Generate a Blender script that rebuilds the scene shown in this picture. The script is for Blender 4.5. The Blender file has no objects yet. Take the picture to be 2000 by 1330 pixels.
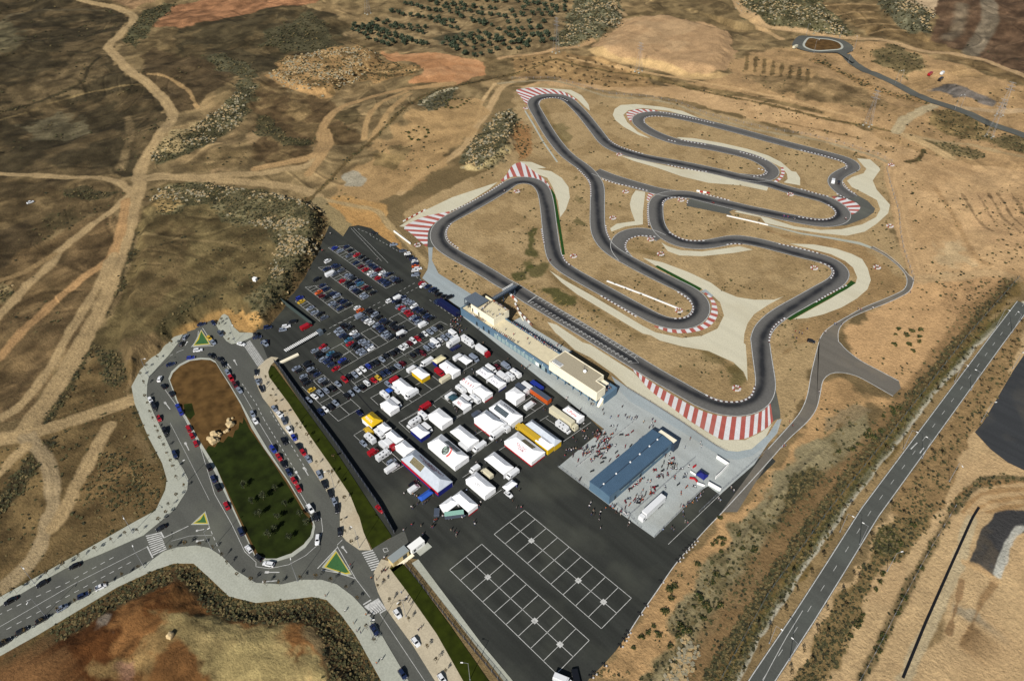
import bpy, bmesh, math, random
import numpy as np
from mathutils import Matrix, Vector

# ------------------------------------------------------------------ camera, world, sun, exposure
SC = bpy.context.scene
COL = SC.collection
CAM_H = 240.0
YAW, PIT, ROLL, FPX = 0.82209, 0.865797, -0.0235737, 1458.887      # fitted to the paint lines and lamp posts
def _rz(a): return np.array([[math.cos(a), -math.sin(a), 0], [math.sin(a), math.cos(a), 0], [0, 0, 1]])
def _rx(a): return np.array([[1, 0, 0], [0, math.cos(a), -math.sin(a)], [0, math.sin(a), math.cos(a)]])
ROT = _rz(YAW) @ _rx(PIT) @ _rz(ROLL)
cam_d = bpy.data.cameras.new("camera")
cam = bpy.data.objects.new("camera", cam_d); COL.objects.link(cam)
cam.matrix_world = Matrix.Translation((0, 0, CAM_H)) @ Matrix(ROT.tolist()).to_4x4()
cam_d.sensor_width = 36.0
cam_d.lens = FPX / 2000.0 * 36.0
cam_d.clip_start = 1.0
cam_d.clip_end = 20000.0
SC.camera = cam

SUN_ELEV, SUN_AZ = math.radians(37.5), math.radians(-66.8)            # azimuth measured from +X towards +Y
wd = bpy.data.worlds.new("World"); SC.world = wd; wd.use_nodes = True
nt = wd.node_tree
sky = nt.nodes.new("ShaderNodeTexSky"); sky.sky_type = 'NISHITA'; sky.sun_disc = False
sky.sun_elevation = SUN_ELEV
sky.sun_rotation = math.pi / 2 - SUN_AZ
nt.nodes["Background"].inputs[1].default_value = 0.05
nt.links.new(sky.outputs[0], nt.nodes["Background"].inputs[0])
sun_d = bpy.data.lights.new("sun", 'SUN'); sun_d.energy = 5.0; sun_d.angle = math.radians(0.5); sun_d.color = (1.0, 0.955, 0.885)
sun = bpy.data.objects.new("sun", sun_d); COL.objects.link(sun)
to_sun = Vector((math.cos(SUN_ELEV) * math.cos(SUN_AZ), math.cos(SUN_ELEV) * math.sin(SUN_AZ), math.sin(SUN_ELEV)))
sun.rotation_euler = to_sun.to_track_quat('Z', 'Y').to_euler()
SC.view_settings.view_transform = 'Standard'
SC.view_settings.look = 'None'
SC.view_settings.exposure = 0.30
SC.view_settings.gamma = 1.0
SC.cycles.max_bounces = 3
SC.cycles.diffuse_bounces = 2
SC.cycles.use_denoising = True

RNG = np.random.default_rng(7)
random.seed(7)

# ------------------------------------------------------------------ survey points: photo coordinates -> ground
REG = {}
for _c in range(4):
    for _r in range(4):
        REG["%d%d" % (_c, _r)] = (500 * _c, 330 * _r, 3.912)
REG.update(a=(560, 450, 10), b=(720, 450, 10), c=(560, 570, 10), d=(720, 570, 10), e=(560, 690, 10), f=(720, 690, 10),
           g=(690, 790, 10), h=(780, 900, 7.69), i=(820, 780, 10), j=(860, 690, 10), k=(960, 760, 10), l=(890, 550, 10),
           m=(1030, 660, 10), n=(1090, 780, 10), o=(1240, 810, 10), p=(1090, 900, 10), q=(1230, 930, 10), r=(280, 620, 8),
           s=(480, 690, 9.09), t=(740, 1000, 7.69), z=(0, 0, 1))
def PX(s):
    """'21:10,20 30,40 31:5,6' -> list of photo pixels"""
    out, reg = [], 'z'
    for tok in s.split():
        if ':' in tok:
            reg, tok = tok.split(':')
            if not tok: continue
        x, y = tok.split(',')
        o = REG[reg]
        out.append((o[0] + float(x) / o[2], o[1] + float(y) / o[2]))
    return out
def ray0(px, py, z=0.0):
    d = ROT @ np.array([(px - 1000) / FPX, -(py - 665) / FPX, -1.0])
    t = (z - CAM_H) / d[2]
    return (t * d)[:2]
def G0(s, z=0.0): return np.array([ray0(x, y, z) for x, y in PX(s)])

# ------------------------------------------------------------------ numpy geometry helpers
def smooth(t): t = np.clip(t, 0, 1); return t * t * (3 - 2 * t)
def poly_sd(P, poly):
    """signed distance (positive inside)"""
    x, y = P[:, 0], P[:, 1]
    ins = np.zeros(len(P), bool); d2 = np.full(len(P), 1e18)
    n = len(poly)
    for i in range(n):
        ax, ay = poly[i]; bx, by = poly[(i + 1) % n]
        ex, ey = bx - ax, by - ay
        L2 = ex * ex + ey * ey + 1e-12
        t = np.clip(((x - ax) * ex + (y - ay) * ey) / L2, 0, 1)
        d2 = np.minimum(d2, (x - ax - t * ex) ** 2 + (y - ay - t * ey) ** 2)
        c = ((ay > y) != (by > y))
        with np.errstate(divide='ignore', invalid='ignore'):
            ins ^= c & (x < (bx - ax) * (y - ay) / (by - ay + 1e-12) + ax)
    return np.where(ins, 1, -1) * np.sqrt(d2)
def line_d(P, pl):
    x, y = P[:, 0], P[:, 1]; d2 = np.full(len(P), 1e18)
    for i in range(len(pl) - 1):
        ax, ay = pl[i]; bx, by = pl[i + 1]; ex, ey = bx - ax, by - ay
        t = np.clip(((x - ax) * ex + (y - ay) * ey) / (ex * ex + ey * ey + 1e-12), 0, 1)
        d2 = np.minimum(d2, (x - ax - t * ex) ** 2 + (y - ay - t * ey) ** 2)
    return np.sqrt(d2)
def catmull(P, step=2.0, closed=False):
    P = np.asarray(P, float); n = len(P); out = []
    idx = range(n if closed else n - 1)
    for i in idx:
        if closed: p0, p1, p2, p3 = P[(i - 1) % n], P[i], P[(i + 1) % n], P[(i + 2) % n]
        else: p0, p1, p2, p3 = P[max(i - 1, 0)], P[i], P[i + 1], P[min(i + 2, n - 1)]
        m = max(2, int(np.linalg.norm(p2 - p1) / step))
        for k in range(m):
            t = k / m
            out.append(0.5 * ((2 * p1) + (-p0 + p2) * t + (2 * p0 - 5 * p1 + 4 * p2 - p3) * t * t + (-p0 + 3 * p1 - 3 * p2 + p3) * t ** 3))
    if not closed: out.append(P[-1])
    return np.array(out)
def resample(P, n):
    P = np.asarray(P, float); s = np.r_[0, np.cumsum(np.linalg.norm(np.diff(P, axis=0), axis=1))]
    u = np.linspace(0, s[-1], n)
    return np.c_[np.interp(u, s, P[:, 0]), np.interp(u, s, P[:, 1])]
def hash2(ix, iy, seed):
    h = np.sin(ix * 127.1 + iy * 311.7 + seed * 74.7) * 43758.5453
    return h - np.floor(h)
def vnoise(x, y, seed=0):
    ix, iy = np.floor(x), np.floor(y); fx, fy = smooth(x - ix), smooth(y - iy)
    a, b, c, d = hash2(ix, iy, seed), hash2(ix + 1, iy, seed), hash2(ix, iy + 1, seed), hash2(ix + 1, iy + 1, seed)
    return (a * (1 - fx) + b * fx) * (1 - fy) + (c * (1 - fx) + d * fx) * fy
def fbm(x, y, seed=0, o=4):
    s, a, t = 0, 0.5, 0
    for k in range(o):
        s = s + a * vnoise(x * 2 ** k, y * 2 ** k, seed + k); t += a; a *= .5
    return s / t

# ------------------------------------------------------------------ relief
FLAT = G0("z:640,385 700,370 800,390 940,300 1000,180 1100,160 1300,190 1500,245 1700,270 1760,330 1790,540 1660,650 1850,640 2060,500 2060,900 "
          "1560,1400 900,1400 760,1400 690,1240 640,1185 520,1180 440,1165 385,1110 330,1110 180,1190 -60,1320 -60,1180 120,1095 300,1000 322,940 250,760 340,640 400,612 450,640 520,615 600,500 630,440")
# raised ground: (outline, height, edge width inside the outline)
RISES = [
    (G0("z:336,648 372,634 400,618 432,605 470,606 492,636 520,628 552,590 590,535 620,480 634,440 628,408 600,392 560,380 470,366 400,362 310,368 275,410 262,500 240,590 215,680 250,742 282,704", 3.5), 6.5, 8.0),
    (G0("z:-80,1360 0,1290 80,1246 160,1200 240,1155 310,1124 345,1108 380,1108 406,1138 445,1173 500,1187 580,1178 612,1174 640,1184 664,1212 690,1250 740,1345 740,1500 -80,1500", 2.5), 5.0, 15.0),
    (G0("z:895,330 915,290 945,255 970,220 1000,215 1015,250 1005,300 960,325", 3), 6.0, 10.0),
    (G0("z:520,150 560,112 700,92 740,100 745,120 700,145 640,185 580,178", 2.5), 5.0, 9.0),
    (G0("z:1140,98 1190,60 1215,33 1300,25 1440,60 1436,118 1422,150 1330,142 1200,112", 3), 6.0, 18.0),
    (G0("z:1095,92 1110,40 1190,-20 1220,30 1205,58 1150,84", 3), 6.0, 16.0),
    (G0("z:1700,-10 1770,-10 1830,25 1815,70 1775,58 1725,32", 3), 7.0, 16.0),
    (G0("z:1220,-20 1430,-20 1450,38 1560,58 1665,70 1640,40 1570,-20", 3), 6.0, 20.0),
    (G0("z:1300,1345 1340,1260 1400,1150 1480,1040 1570,930 1650,860 1620,850 1540,920 1450,1030 1360,1150 1290,1250 1255,1345", 1), 2.4, 8.0),
]
def height(P):
    P = np.asarray(P, float)
    sd = poly_sd(P, FLAT)
    m = smooth((-sd - 4) / 60.0)
    h = m * ((fbm(P[:, 0] / 130, P[:, 1] / 130, 3) - .5) * 18 + (fbm(P[:, 0] / 34, P[:, 1] / 34, 9, 4) - .5) * 5.0)
    for poly, hh, w in RISES:
        lo, hi = poly.min(0) - 1, poly.max(0) + 1
        k = np.where((P[:, 0] > lo[0]) & (P[:, 0] < hi[0]) & (P[:, 1] > lo[1]) & (P[:, 1] < hi[1]))[0]
        if not len(k): continue
        d = poly_sd(P[k], poly)
        rough = (fbm(P[k, 0] / 7, P[k, 1] / 7, 5, 3) - .5) * 5
        u = smooth((d + rough * (d > 0)) / w)
        h[k] = np.maximum(h[k], 0) * (1 - u) + u * (hh + (fbm(P[k, 0] / 16, P[k, 1] / 16, 6, 3) - .5) * 2.2) if True else h[k]
    return h
def h1(x, y): return float(height(np.array([[x, y]]))[0])
def GW(s, z=None):
    """photo points -> points standing on the terrain"""
    px = PX(s) if isinstance(s, str) else s
    P = np.array([ray0(x, y) for x, y in px])
    for _ in range(5):
        H = height(P); P = np.array([ray0(x, y, h) for (x, y), h in zip(px, H)])
    return P

# ------------------------------------------------------------------ materials
KALB = 1.42
def lin(c): c = c / 255.0; return c / 12.92 if c <= .04045 else ((c + .055) / 1.055) ** 2.4
def C(r, g, b): return tuple(min(.82, lin(v) / KALB) for v in (r, g, b))
MATS = {}
def mat(name, rgb, rough=.75, metal=0.0, spec=.3, noise=0.0, nscale=1.0, bump=0.0, coat=0.0):
    if name in MATS: return MATS[name]
    m = bpy.data.materials.new(name); m.use_nodes = True; t = m.node_tree
    b = t.nodes["Principled BSDF"]
    b.inputs["Roughness"].default_value = rough; b.inputs["Metallic"].default_value = metal
    b.inputs["Specular IOR Level"].default_value = spec
    if coat: b.inputs["Coat Weight"].default_value = coat; b.inputs["Coat Roughness"].default_value = .08
    b.inputs["Base Color"].default_value = (*rgb, 1)
    if noise:
        g = t.nodes.new("ShaderNodeNewGeometry")
        n = t.nodes.new("ShaderNodeTexNoise"); n.inputs["Scale"].default_value = nscale; n.inputs["Detail"].default_value = 6
        t.links.new(g.outputs["Position"], n.inputs["Vector"])
        r = t.nodes.new("ShaderNodeMapRange"); r.inputs[1].default_value = .3; r.inputs[2].default_value = .7
        r.inputs[3].default_value = 1 - noise; r.inputs[4].default_value = 1 + noise
        t.links.new(n.outputs[0], r.inputs[0])
        x = t.nodes.new("ShaderNodeMix"); x.data_type = 'RGBA'; x.blend_type = 'MULTIPLY'; x.inputs[0].default_value = 1
        x.inputs[6].default_value = (*rgb, 1); t.links.new(r.outputs[0], x.inputs[7])
        t.links.new(x.outputs[2], b.inputs["Base Color"])
        if bump:
            u = t.nodes.new("ShaderNodeBump"); u.inputs["Strength"].default_value = bump; u.inputs["Distance"].default_value = .3
            t.links.new(n.outputs[0], u.inputs["Height"]); t.links.new(u.outputs[0], b.inputs["Normal"])
    MATS[name] = m
    return m

def asphalt_mat(name, rgb, stain=(150, 140, 115), stain_amt=.25, patch=.25):
    """asphalt: fine grain, paving lanes, pale dust and dark oil stains"""
    m = mat(name, rgb, .92, spec=.2); t = m.node_tree; b = t.nodes["Principled BSDF"]
    g = t.nodes.new("ShaderNodeNewGeometry")
    def noise(sc, det=5, vec=None):
        n = t.nodes.new("ShaderNodeTexNoise"); n.inputs["Scale"].default_value = sc; n.inputs["Detail"].default_value = det
        t.links.new(vec or g.outputs["Position"], n.inputs["Vector"]); return n.outputs[0]
    def rng(a, lo, hi, o0, o1):
        r = t.nodes.new("ShaderNodeMapRange"); r.inputs[1].default_value = lo; r.inputs[2].default_value = hi
        r.inputs[3].default_value = o0; r.inputs[4].default_value = o1; t.links.new(a, r.inputs[0]); return r.outputs[0]
    mp = t.nodes.new("ShaderNodeMapping"); mp.inputs["Scale"].default_value = (.02, .28, 1)
    t.links.new(g.outputs["Position"], mp.inputs["Vector"])
    lane = rng(noise(1.0, 3, mp.outputs[0]), .35, .65, 1 - patch, 1 + patch)
    fine = rng(noise(1.7, 4), .3, .7, .88, 1.12)
    mul = t.nodes.new("ShaderNodeMath"); mul.operation = 'MULTIPLY'; t.links.new(lane, mul.inputs[0]); t.links.new(fine, mul.inputs[1])
    x = t.nodes.new("ShaderNodeMix"); x.data_type = 'RGBA'; x.blend_type = 'MULTIPLY'; x.inputs[0].default_value = 1
    x.inputs[6].default_value = (*rgb, 1); t.links.new(mul.outputs[0], x.inputs[7])
    y = t.nodes.new("ShaderNodeMix"); y.data_type = 'RGBA'; y.inputs[7].default_value = (*C(*stain), 1)
    t.links.new(rng(noise(.05, 7), .5, .75, 0, stain_amt), y.inputs[0]); t.links.new(x.outputs[2], y.inputs[6])
    t.links.new(y.outputs[2], b.inputs["Base Color"])
    return m

WHITE = mat("white_paint", (.72, .72, .70), .6)
LINE = mat("line_paint", (.42, .42, .40), .8, noise=.25, nscale=.8)
BLACK = mat("black_rubber", (.012, .012, .013), .7)
GLASS = mat("dark_glass", (.012, .016, .022), .12, spec=.6)
STEEL = mat("galvanised_steel", (.30, .31, .33), .5, metal=.4)
DSTEEL = mat("dark_steel", (.05, .06, .07), .5)
CONC = mat("pale_concrete", C(182, 184, 172), .9, noise=.12, nscale=.25)
CREAM = mat("cream_render", (.74, .68, .52), .85, noise=.05, nscale=.5)

# ------------------------------------------------------------------ mesh builder
class MB:
    def __init__(self): self.v, self.f, self.m, self.uv = [], [], [], None
    def add(self, vs, fs, mi=0):
        o = len(self.v); self.v += [tuple(map(float, p)) for p in vs]
        for f in fs: self.f.append(tuple(i + o for i in f)); self.m.append(mi)
        return self
    def box(self, x0, x1, y0, y1, z0, z1, mi=0, tx=0, ty=0):
        """box, its top drawn in by tx and ty"""
        return self.add([(x0, y0, z0), (x1, y0, z0), (x1, y1, z0), (x0, y1, z0), (x0 + tx, y0 + ty, z1), (x1 - tx, y0 + ty, z1), (x1 - tx, y1 - ty, z1), (x0 + tx, y1 - ty, z1)],
                        [(3, 2, 1, 0), (4, 5, 6, 7), (0, 1, 5, 4), (1, 2, 6, 5), (2, 3, 7, 6), (3, 0, 4, 7)], mi)
    def tube(self, p, q, r0, r1=None, n=6, mi=0):
        r1 = r0 if r1 is None else r1
        p, q = Vector(p), Vector(q); d = (q - p).normalized()
        a = d.orthogonal().normalized(); b = d.cross(a)
        vs = [p + r0 * (math.cos(2 * math.pi * k / n) * a + math.sin(2 * math.pi * k / n) * b) for k in range(n)]
        vs += [q + r1 * (math.cos(2 * math.pi * k / n) * a + math.sin(2 * math.pi * k / n) * b) for k in range(n)]
        fs = [(k, (k + 1) % n, n + (k + 1) % n, n + k) for k in range(n)] + [tuple(range(n))[::-1], tuple(range(n, 2 * n))]
        return self.add(vs, fs, mi)
    def torus(self, c, R, r, n=10, k=5, axis='z', mi=0):
        vs, fs = [], []
        for i in range(n):
            a = 2 * math.pi * i / n
            for j in range(k):
                b = 2 * math.pi * j / k; rr = R + r * math.cos(b); h = r * math.sin(b)
                p = (rr * math.cos(a), rr * math.sin(a), h) if axis == 'z' else (rr * math.cos(a), h, rr * math.sin(a))
                vs.append((c[0] + p[0], c[1] + p[1], c[2] + p[2]))
        for i in range(n):
            for j in range(k):
                fs.append((i * k + j, ((i + 1) % n) * k + j, ((i + 1) % n) * k + (j + 1) % k, i * k + (j + 1) % k))
        return self.add(vs, fs, mi)
    def mesh(self, name, mats):
        me = bpy.data.meshes.new(name); me.from_pydata(self.v, [], self.f)
        for m in mats if isinstance(mats, (list, tuple)) else [mats]: me.materials.append(m)
        if any(self.m): me.polygons.foreach_set("material_index", self.m)
        me.update(); return me
    def obj(self, name, mats, parent=None, loc=None, rz=0): return link(name, self.mesh(name, mats), parent, loc, rz)
def link(name, me, parent=None, loc=None, rz=0):
    o = bpy.data.objects.new(name, me); COL.objects.link(o)
    if parent is not None: o.parent = parent
    if loc is not None: o.location = loc
    if rz: o.rotation_euler = (0, 0, rz)
    return o
def empty(name, loc, rz=0): return link(name, None, None, loc, rz)
USED = set()
def tag(o, label, cat, group=None, kind=None):
    o['label'] = label; USED.add(label)
    if cat: o['category'] = cat
    if group: o['group'] = group
    if kind: o['kind'] = kind
    return o
def struct(o): o['kind'] = 'structure'; return o
def kids(o): return [c for c in bpy.data.objects if c.parent is o]
def copy_tree(o, loc, rz, children):
    """copy of a thing with copies of its parts and sub-parts; children maps an object to its own children"""
    r = o.copy(); COL.objects.link(r); r.location = loc; r.rotation_euler = (0, 0, rz)
    def rec(src, dst):
        for ch in children.get(src, ()):
            k = ch.copy(); COL.objects.link(k); k.parent = dst; rec(ch, k)
    rec(o, r)
    return r
ORD = "first second third fourth fifth sixth seventh eighth ninth tenth eleventh twelfth thirteenth fourteenth fifteenth sixteenth seventeenth eighteenth nineteenth twentieth".split()
TENS = {2: "twenty", 3: "thirty", 4: "forty", 5: "fifty", 6: "sixty", 7: "seventy", 8: "eighty", 9: "ninety"}
def ordinal(n):
    if n <= 20: return ORD[n - 1]
    t, u = divmod(n, 10)
    if t > 9: return "%dth" % n
    return TENS[t] + ("-" + ORD[u - 1] if u else "th") if u else TENS[t][:-1] + "ieth"
REGISTRY = []      # (object, description, category, group, anchors, xy)
def reg(o, desc, cat, group, anchors, xy): REGISTRY.append((o, desc, cat, group, anchors, (xy[0], xy[1])))
def finish_labels():
    """each member of a family is told apart by what it looks like and by its order out from a named landmark"""
    fam = {}
    for it in REGISTRY:
        an = min(it[4], key=lambda a: math.hypot(a[1][0] - it[5][0], a[1][1] - it[5][1])) if it[4] else None
        fam.setdefault((it[3], it[1], an[0] if an else None), []).append((math.hypot(an[1][0] - it[5][0], an[1][1] - it[5][1]) if an else 0, it, an))
    for (g, d, a), L in fam.items():
        L.sort(key=lambda t: t[0])
        for k, (dist, it, an) in enumerate(L):
            lab = d if an is None else (d + " closest to " + a if len(L) == 1 else "%s, %s from %s" % (d, ordinal(k + 1), a))
            tag(it[0], lab, it[2], g)

PAVED = []
def sheet(name, poly, z, m):
    """flat paved area"""
    PAVED.append(np.asarray(poly, float))
    b = MB(); b.add([(x, y, z) for x, y in poly], [tuple(range(len(poly)))])
    me = b.mesh(name, m)
    bm = bmesh.new(); bm.from_mesh(me); bmesh.ops.triangulate(bm, faces=bm.faces)
    for f in bm.faces:
        if f.normal.z < 0: f.normal_flip()
    bm.to_mesh(me); bm.free()
    return struct(link(name, me))
def slab(name, poly, z0, z1, m):
    """raised kerbed area"""
    PAVED.append(np.asarray(poly, float))
    n = len(poly); b = MB()
    b.add([(x, y, z1) for x, y in poly] + [(x, y, z0) for x, y in poly], [tuple(range(n))] + [(k, n + k, n + (k + 1) % n, (k + 1) % n) for k in range(n)])
    me = b.mesh(name, m); bm = bmesh.new(); bm.from_mesh(me)
    bmesh.ops.triangulate(bm, faces=[f for f in bm.faces if len(f.verts) > 4]); bmesh.ops.recalc_face_normals(bm, faces=bm.faces)
    bm.to_mesh(me); bm.free()
    return struct(link(name, me))
def ribbon(b, P, w, z, mi=0, off=0.0, terrain=False, dash=None):
    """strip of width w along P, shifted sideways by off"""
    P = np.asarray(P, float)
    if len(P) < 2: return
    T = np.gradient(P, axis=0); T /= np.linalg.norm(T, axis=1)[:, None] + 1e-9
    N = np.c_[-T[:, 1], T[:, 0]]
    A, B = P + N * (off + w / 2), P + N * (off - w / 2)
    za = height(A) + z if terrain else np.full(len(P), z); zb = height(B) + z if terrain else np.full(len(P), z)
    if terrain: za = zb = np.maximum(np.maximum(za, zb), height(P) + z)
    vs = [(A[k, 0], A[k, 1], za[k]) for k in range(len(P))] + [(B[k, 0], B[k, 1], zb[k]) for k in range(len(P))]
    n = len(P)
    fs = [(k, n + k, n + k + 1, k + 1) for k in range(n - 1) if dash is None or (k // dash) % 2 == 0]
    b.add(vs, fs, mi)
def dens(P, step):
    P = np.asarray(P, float); L = np.linalg.norm(np.diff(P, axis=0), axis=1).sum()
    return resample(P, max(2, int(L / step) + 1))
# ------------------------------------------------------------------ ground: one sheet, finer where the camera's side is near
view_az = math.atan2(-(ROT @ np.array([0, 0, 1.0]))[1], -(ROT @ np.array([0, 0, 1.0]))[0])
ang = np.unique(np.concatenate([np.linspace(-math.pi, -.88, 40), np.linspace(-.88, .88, 1650), np.linspace(.88, math.pi, 40)]))[:-1]
rad = [4.0]
while rad[-1] < 1500: rad.append(rad[-1] * 1.0026 + .04 if rad[-1] > 95 else rad[-1] * 1.12)
while rad[-1] < 9000: rad.append(rad[-1] * 1.15)
rad = np.array(rad); na, nr = len(ang), len(rad)
A, Rr = np.meshgrid(ang + view_az, rad)
VP = np.c_[(Rr * np.cos(A)).ravel(), (Rr * np.sin(A)).ravel()]
VH = height(VP)
NV = len(VP)
COLR = np.empty((NV, 3)); SHR = np.zeros(NV)
def setc(rgb):
    c = np.array([lin(v) / KALB for v in rgb]); l = c @ np.array([.3, .59, .11])
    return c * .95 + l * np.array([.035, .052, .03])
TRAIL = np.zeros(NV)
# default: dry tan steppe with broad drifts of darker grass
f1 = fbm(VP[:, 0] / 90, VP[:, 1] / 90, 21, 4); f2 = fbm(VP[:, 0] / 24, VP[:, 1] / 24, 31, 4)
COLR[:] = setc((134, 113, 79))
def blend(k, a, rgb): COLR[k] = COLR[k] * (1 - a[:, None]) + setc(rgb) * a[:, None]
blend(slice(None), smooth((f1 - .42) / .2) * .6, (108, 90, 60))
blend(slice(None), smooth((f2 - .5) / .15) * .35, (170, 140, 98))
def bbox(P, m): 
    lo, hi = P.min(0) - m, P.max(0) + m
    return np.where((VP[:, 0] > lo[0]) & (VP[:, 0] < hi[0]) & (VP[:, 1] > lo[1]) & (VP[:, 1] < hi[1]))[0]
def area(s, rgb, feather=6.0, alpha=1.0, shr=None, ragged=1.3, mott=0.0, mrgb=(90, 75, 50), msc=14):
    P = GW(s) if isinstance(s, str) else s
    k = bbox(P, feather)
    if not len(k): return
    x, y = VP[k, 0], VP[k, 1]
    d = poly_sd(VP[k], P) + (fbm(x / 11, y / 11, 41, 5) - .5) * feather * 2 * ragged
    a = smooth(d / (feather * .45) + .5) * alpha
    blend(k, a, rgb)
    if mott: blend(k, a * smooth((fbm(x / msc, y / msc, 51, 4) - .5) / .14) * mott, mrgb)
    if shr is not None: SHR[k] = SHR[k] * (1 - a) + shr * a
def stroke(s, w, rgb, feather=2.0, alpha=1.0, shr=None, wob=1.2, curve=True, trk=False):
    P = GW(s) if isinstance(s, str) else s
    P = catmull(P, 6) if curve and len(P) > 2 else P
    k = bbox(P, w + feather + 2)
    if not len(k): return
    x, y = VP[k, 0], VP[k, 1]
    d = w / 2 - line_d(VP[k], P) + (fbm(x / 6, y / 6, 61, 3) - .5) * wob * 2
    a = smooth(d / (feather * .6) + .5) * alpha
    blend(k, a, rgb)
    if shr is not None: SHR[k] = SHR[k] * (1 - a) + shr * a
    if trk: TRAIL[k] = np.maximum(TRAIL[k], a)

# --- fields west of the circuit
area("z:-300,-60 165,-10 222,12 252,24 250,42 205,90 240,130 322,190 326,225 300,268 285,305 268,345 -300,345", (69, 59, 41), 8, shr=.25, mott=.5, mrgb=(118, 98, 68), msc=22)
area("z:0,170 110,150 150,110 195,100 220,140 150,180 60,215 0,215", (112, 94, 66), 14, .8)
area("z:50,240 110,225 180,235 170,260 110,275 60,270", (108, 98, 74), 12, .8)
area("z:-60,120 20,100 40,60 10,40 -60,60", (100, 92, 68), 12, .7)
stroke("z:0,218 60,205 140,172 165,155 175,130 195,112", 3.5, (52, 46, 32), 2, .8, .8)
stroke("z:0,235 90,205 180,180 275,165", 2.5, (140, 118, 80), 2, .7)
stroke("00:-20,240 90,110 200,100 700,80 900,60", 5, (120, 108, 82), 6, .5)
stroke("z:250,230 255,260 245,300 235,330", 6, (140, 118, 84), 5, .6)
area("z:-100,345 225,352 250,375 240,390 120,450 60,480 -100,560", (110, 91, 62), 6, shr=.2, mott=.4)
area("z:-60,350 150,352 60,385 -60,400", (84, 70, 48), 10, .9)
area("z:-40,470 50,432 95,488 60,515 -40,560", (80, 66, 46), 6, .9)
area("z:130,372 160,365 235,375 180,392 140,388", (74, 66, 46), 5, .9, .8)
area("z:80,420 150,400 170,420 130,450 90,450", (92, 80, 54), 8, .7, .5)
area("z:-60,560 120,450 228,400 240,420 200,540 120,680 20,800 -60,800", (116, 94, 64), 6, shr=.15, mott=.4)
area("z:110,500 215,420 218,470 190,530 140,545", (100, 80, 54), 10, .7)
area("z:-60,760 0,760 60,700 130,600 160,620 90,760 60,830 -60,840", (122, 99, 68), 8, shr=.3, mott=.3)
area("z:-60,548 10,555 30,568 15,590 -60,590", (150, 130, 92), 4, .9, .9)
area("z:60,845 90,800 130,740 180,670 250,720 258,790 300,900 325,950 300,1000 200,1060 100,1110 -60,1180 -60,850", (116, 95, 62), 8, shr=.35, mott=.5, mrgb=(104, 84, 54))
area("z:205,870 240,862 285,930 310,960 290,1000 240,1000 150,1000 140,960", (120, 96, 62), 10, .8, .6, mott=.5)
stroke("z:85,870 60,910 30,950 0,985", 8, (58, 50, 34), 4, .9, .9)
stroke("z:178,662 160,700 120,775 85,830", 5, (78, 68, 46), 3, .9, .9)
stroke("z:190,665 215,700 225,740", 10, (96, 84, 58), 5, .9, .9)
# plateau with the rock crown above the car park
area("z:268,440 290,372 330,358 560,382 625,405 634,440 618,500 560,582 500,640 430,600 330,650 210,680 185,660 240,560", (116, 100, 66), 6, shr=.2, mott=.6, mrgb=(86, 72, 46), msc=10)
area("z:272,480 300,430 330,420 360,450 350,520 300,600 240,620", (92, 76, 50), 12, .7, mott=.5, mrgb=(128, 106, 72), msc=7)
area("z:290,395 330,365 400,360 470,368 560,384 622,405 633,440 620,498 565,575 520,625 480,600 500,560 535,500 522,452 460,440 400,400 330,420", (126, 116, 84), 7, shr=.8, mott=.7, mrgb=(66, 64, 42), msc=7)
area("z:310,375 350,380 370,400 330,410 290,408", (172, 142, 92), 6, .8, .7)
stroke("z:600,392 628,418 636,450 622,490 600,530 570,580 545,615 512,642", 9, (108, 86, 56), 4, .8, .9)
stroke("z:345,650 380,634 410,618 440,604", 7, (176, 138, 84), 3, .9, .2)
area("z:425,598 470,590 500,630 490,650 465,648 440,610", (196, 152, 92), 5, .9)
stroke("z:265,462 350,467 440,475 480,490", 2, (150, 128, 88), 2, .6); stroke("z:330,480 450,530", 2.5, (90, 76, 50), 2, .7)
stroke("z:405,575 360,600 320,640", 9, (70, 66, 44), 5, .6, .7)
area("z:250,460 268,455 262,500 240,560 205,640 195,640 230,540", (66, 58, 40), 4, .9, .9)
# --- middle west
area("z:272,120 330,95 440,110 500,135 450,155 380,130 320,125", (90, 76, 52), 6, shr=.5)
area("z:345,60 420,30 500,20 560,8 650,30 720,62 640,98 560,130 470,150 400,140 350,100", (80, 69, 48), 8, shr=.3, mott=.5, mrgb=(120, 100, 68))
area("z:520,60 600,25 650,60 660,90 570,100 520,90", (86, 82, 60), 10, .8, .8)
area("z:280,105 300,95 450,130 455,155 440,165 380,215 345,225 310,180 275,150", (88, 72, 50), 6, .95, .3)
stroke("z:290,145 330,152 365,175 385,210", 3, (180, 146, 100), 2, .9)
area("z:405,225 450,190 495,165 510,190 460,250 400,290 310,318 285,310 330,270 380,245", (96, 92, 66), 6, .95, .95, mott=.6, mrgb=(60, 60, 40), msc=7)
area("z:330,262 390,235 385,250 350,290 310,300", (196, 170, 122), 8, .9)
area("z:395,110 440,105 500,130 505,170 480,200 450,190 470,150 420,135", (98, 94, 70), 7, .9, .95)
area("z:260,40 290,20 320,5 345,8 300,50 265,95 240,80", (84, 82, 58), 5, .95, .9)
area("z:500,195 520,150 570,185 650,190 690,250 640,285 600,322 500,322 480,300", (100, 80, 54), 9, shr=.3, mott=.6, mrgb=(150, 124, 84))
area("z:400,345 440,300 500,250 510,265 470,300 440,335", (176, 146, 104), 8, .9)
area("z:340,325 400,300 480,275 500,290 480,325 380,335", (146, 122, 84), 6, .9, .4)
area("z:500,222 530,230 560,270 600,275 620,285 560,285 500,260", (84, 78, 54), 6, .9, .9)
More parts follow.
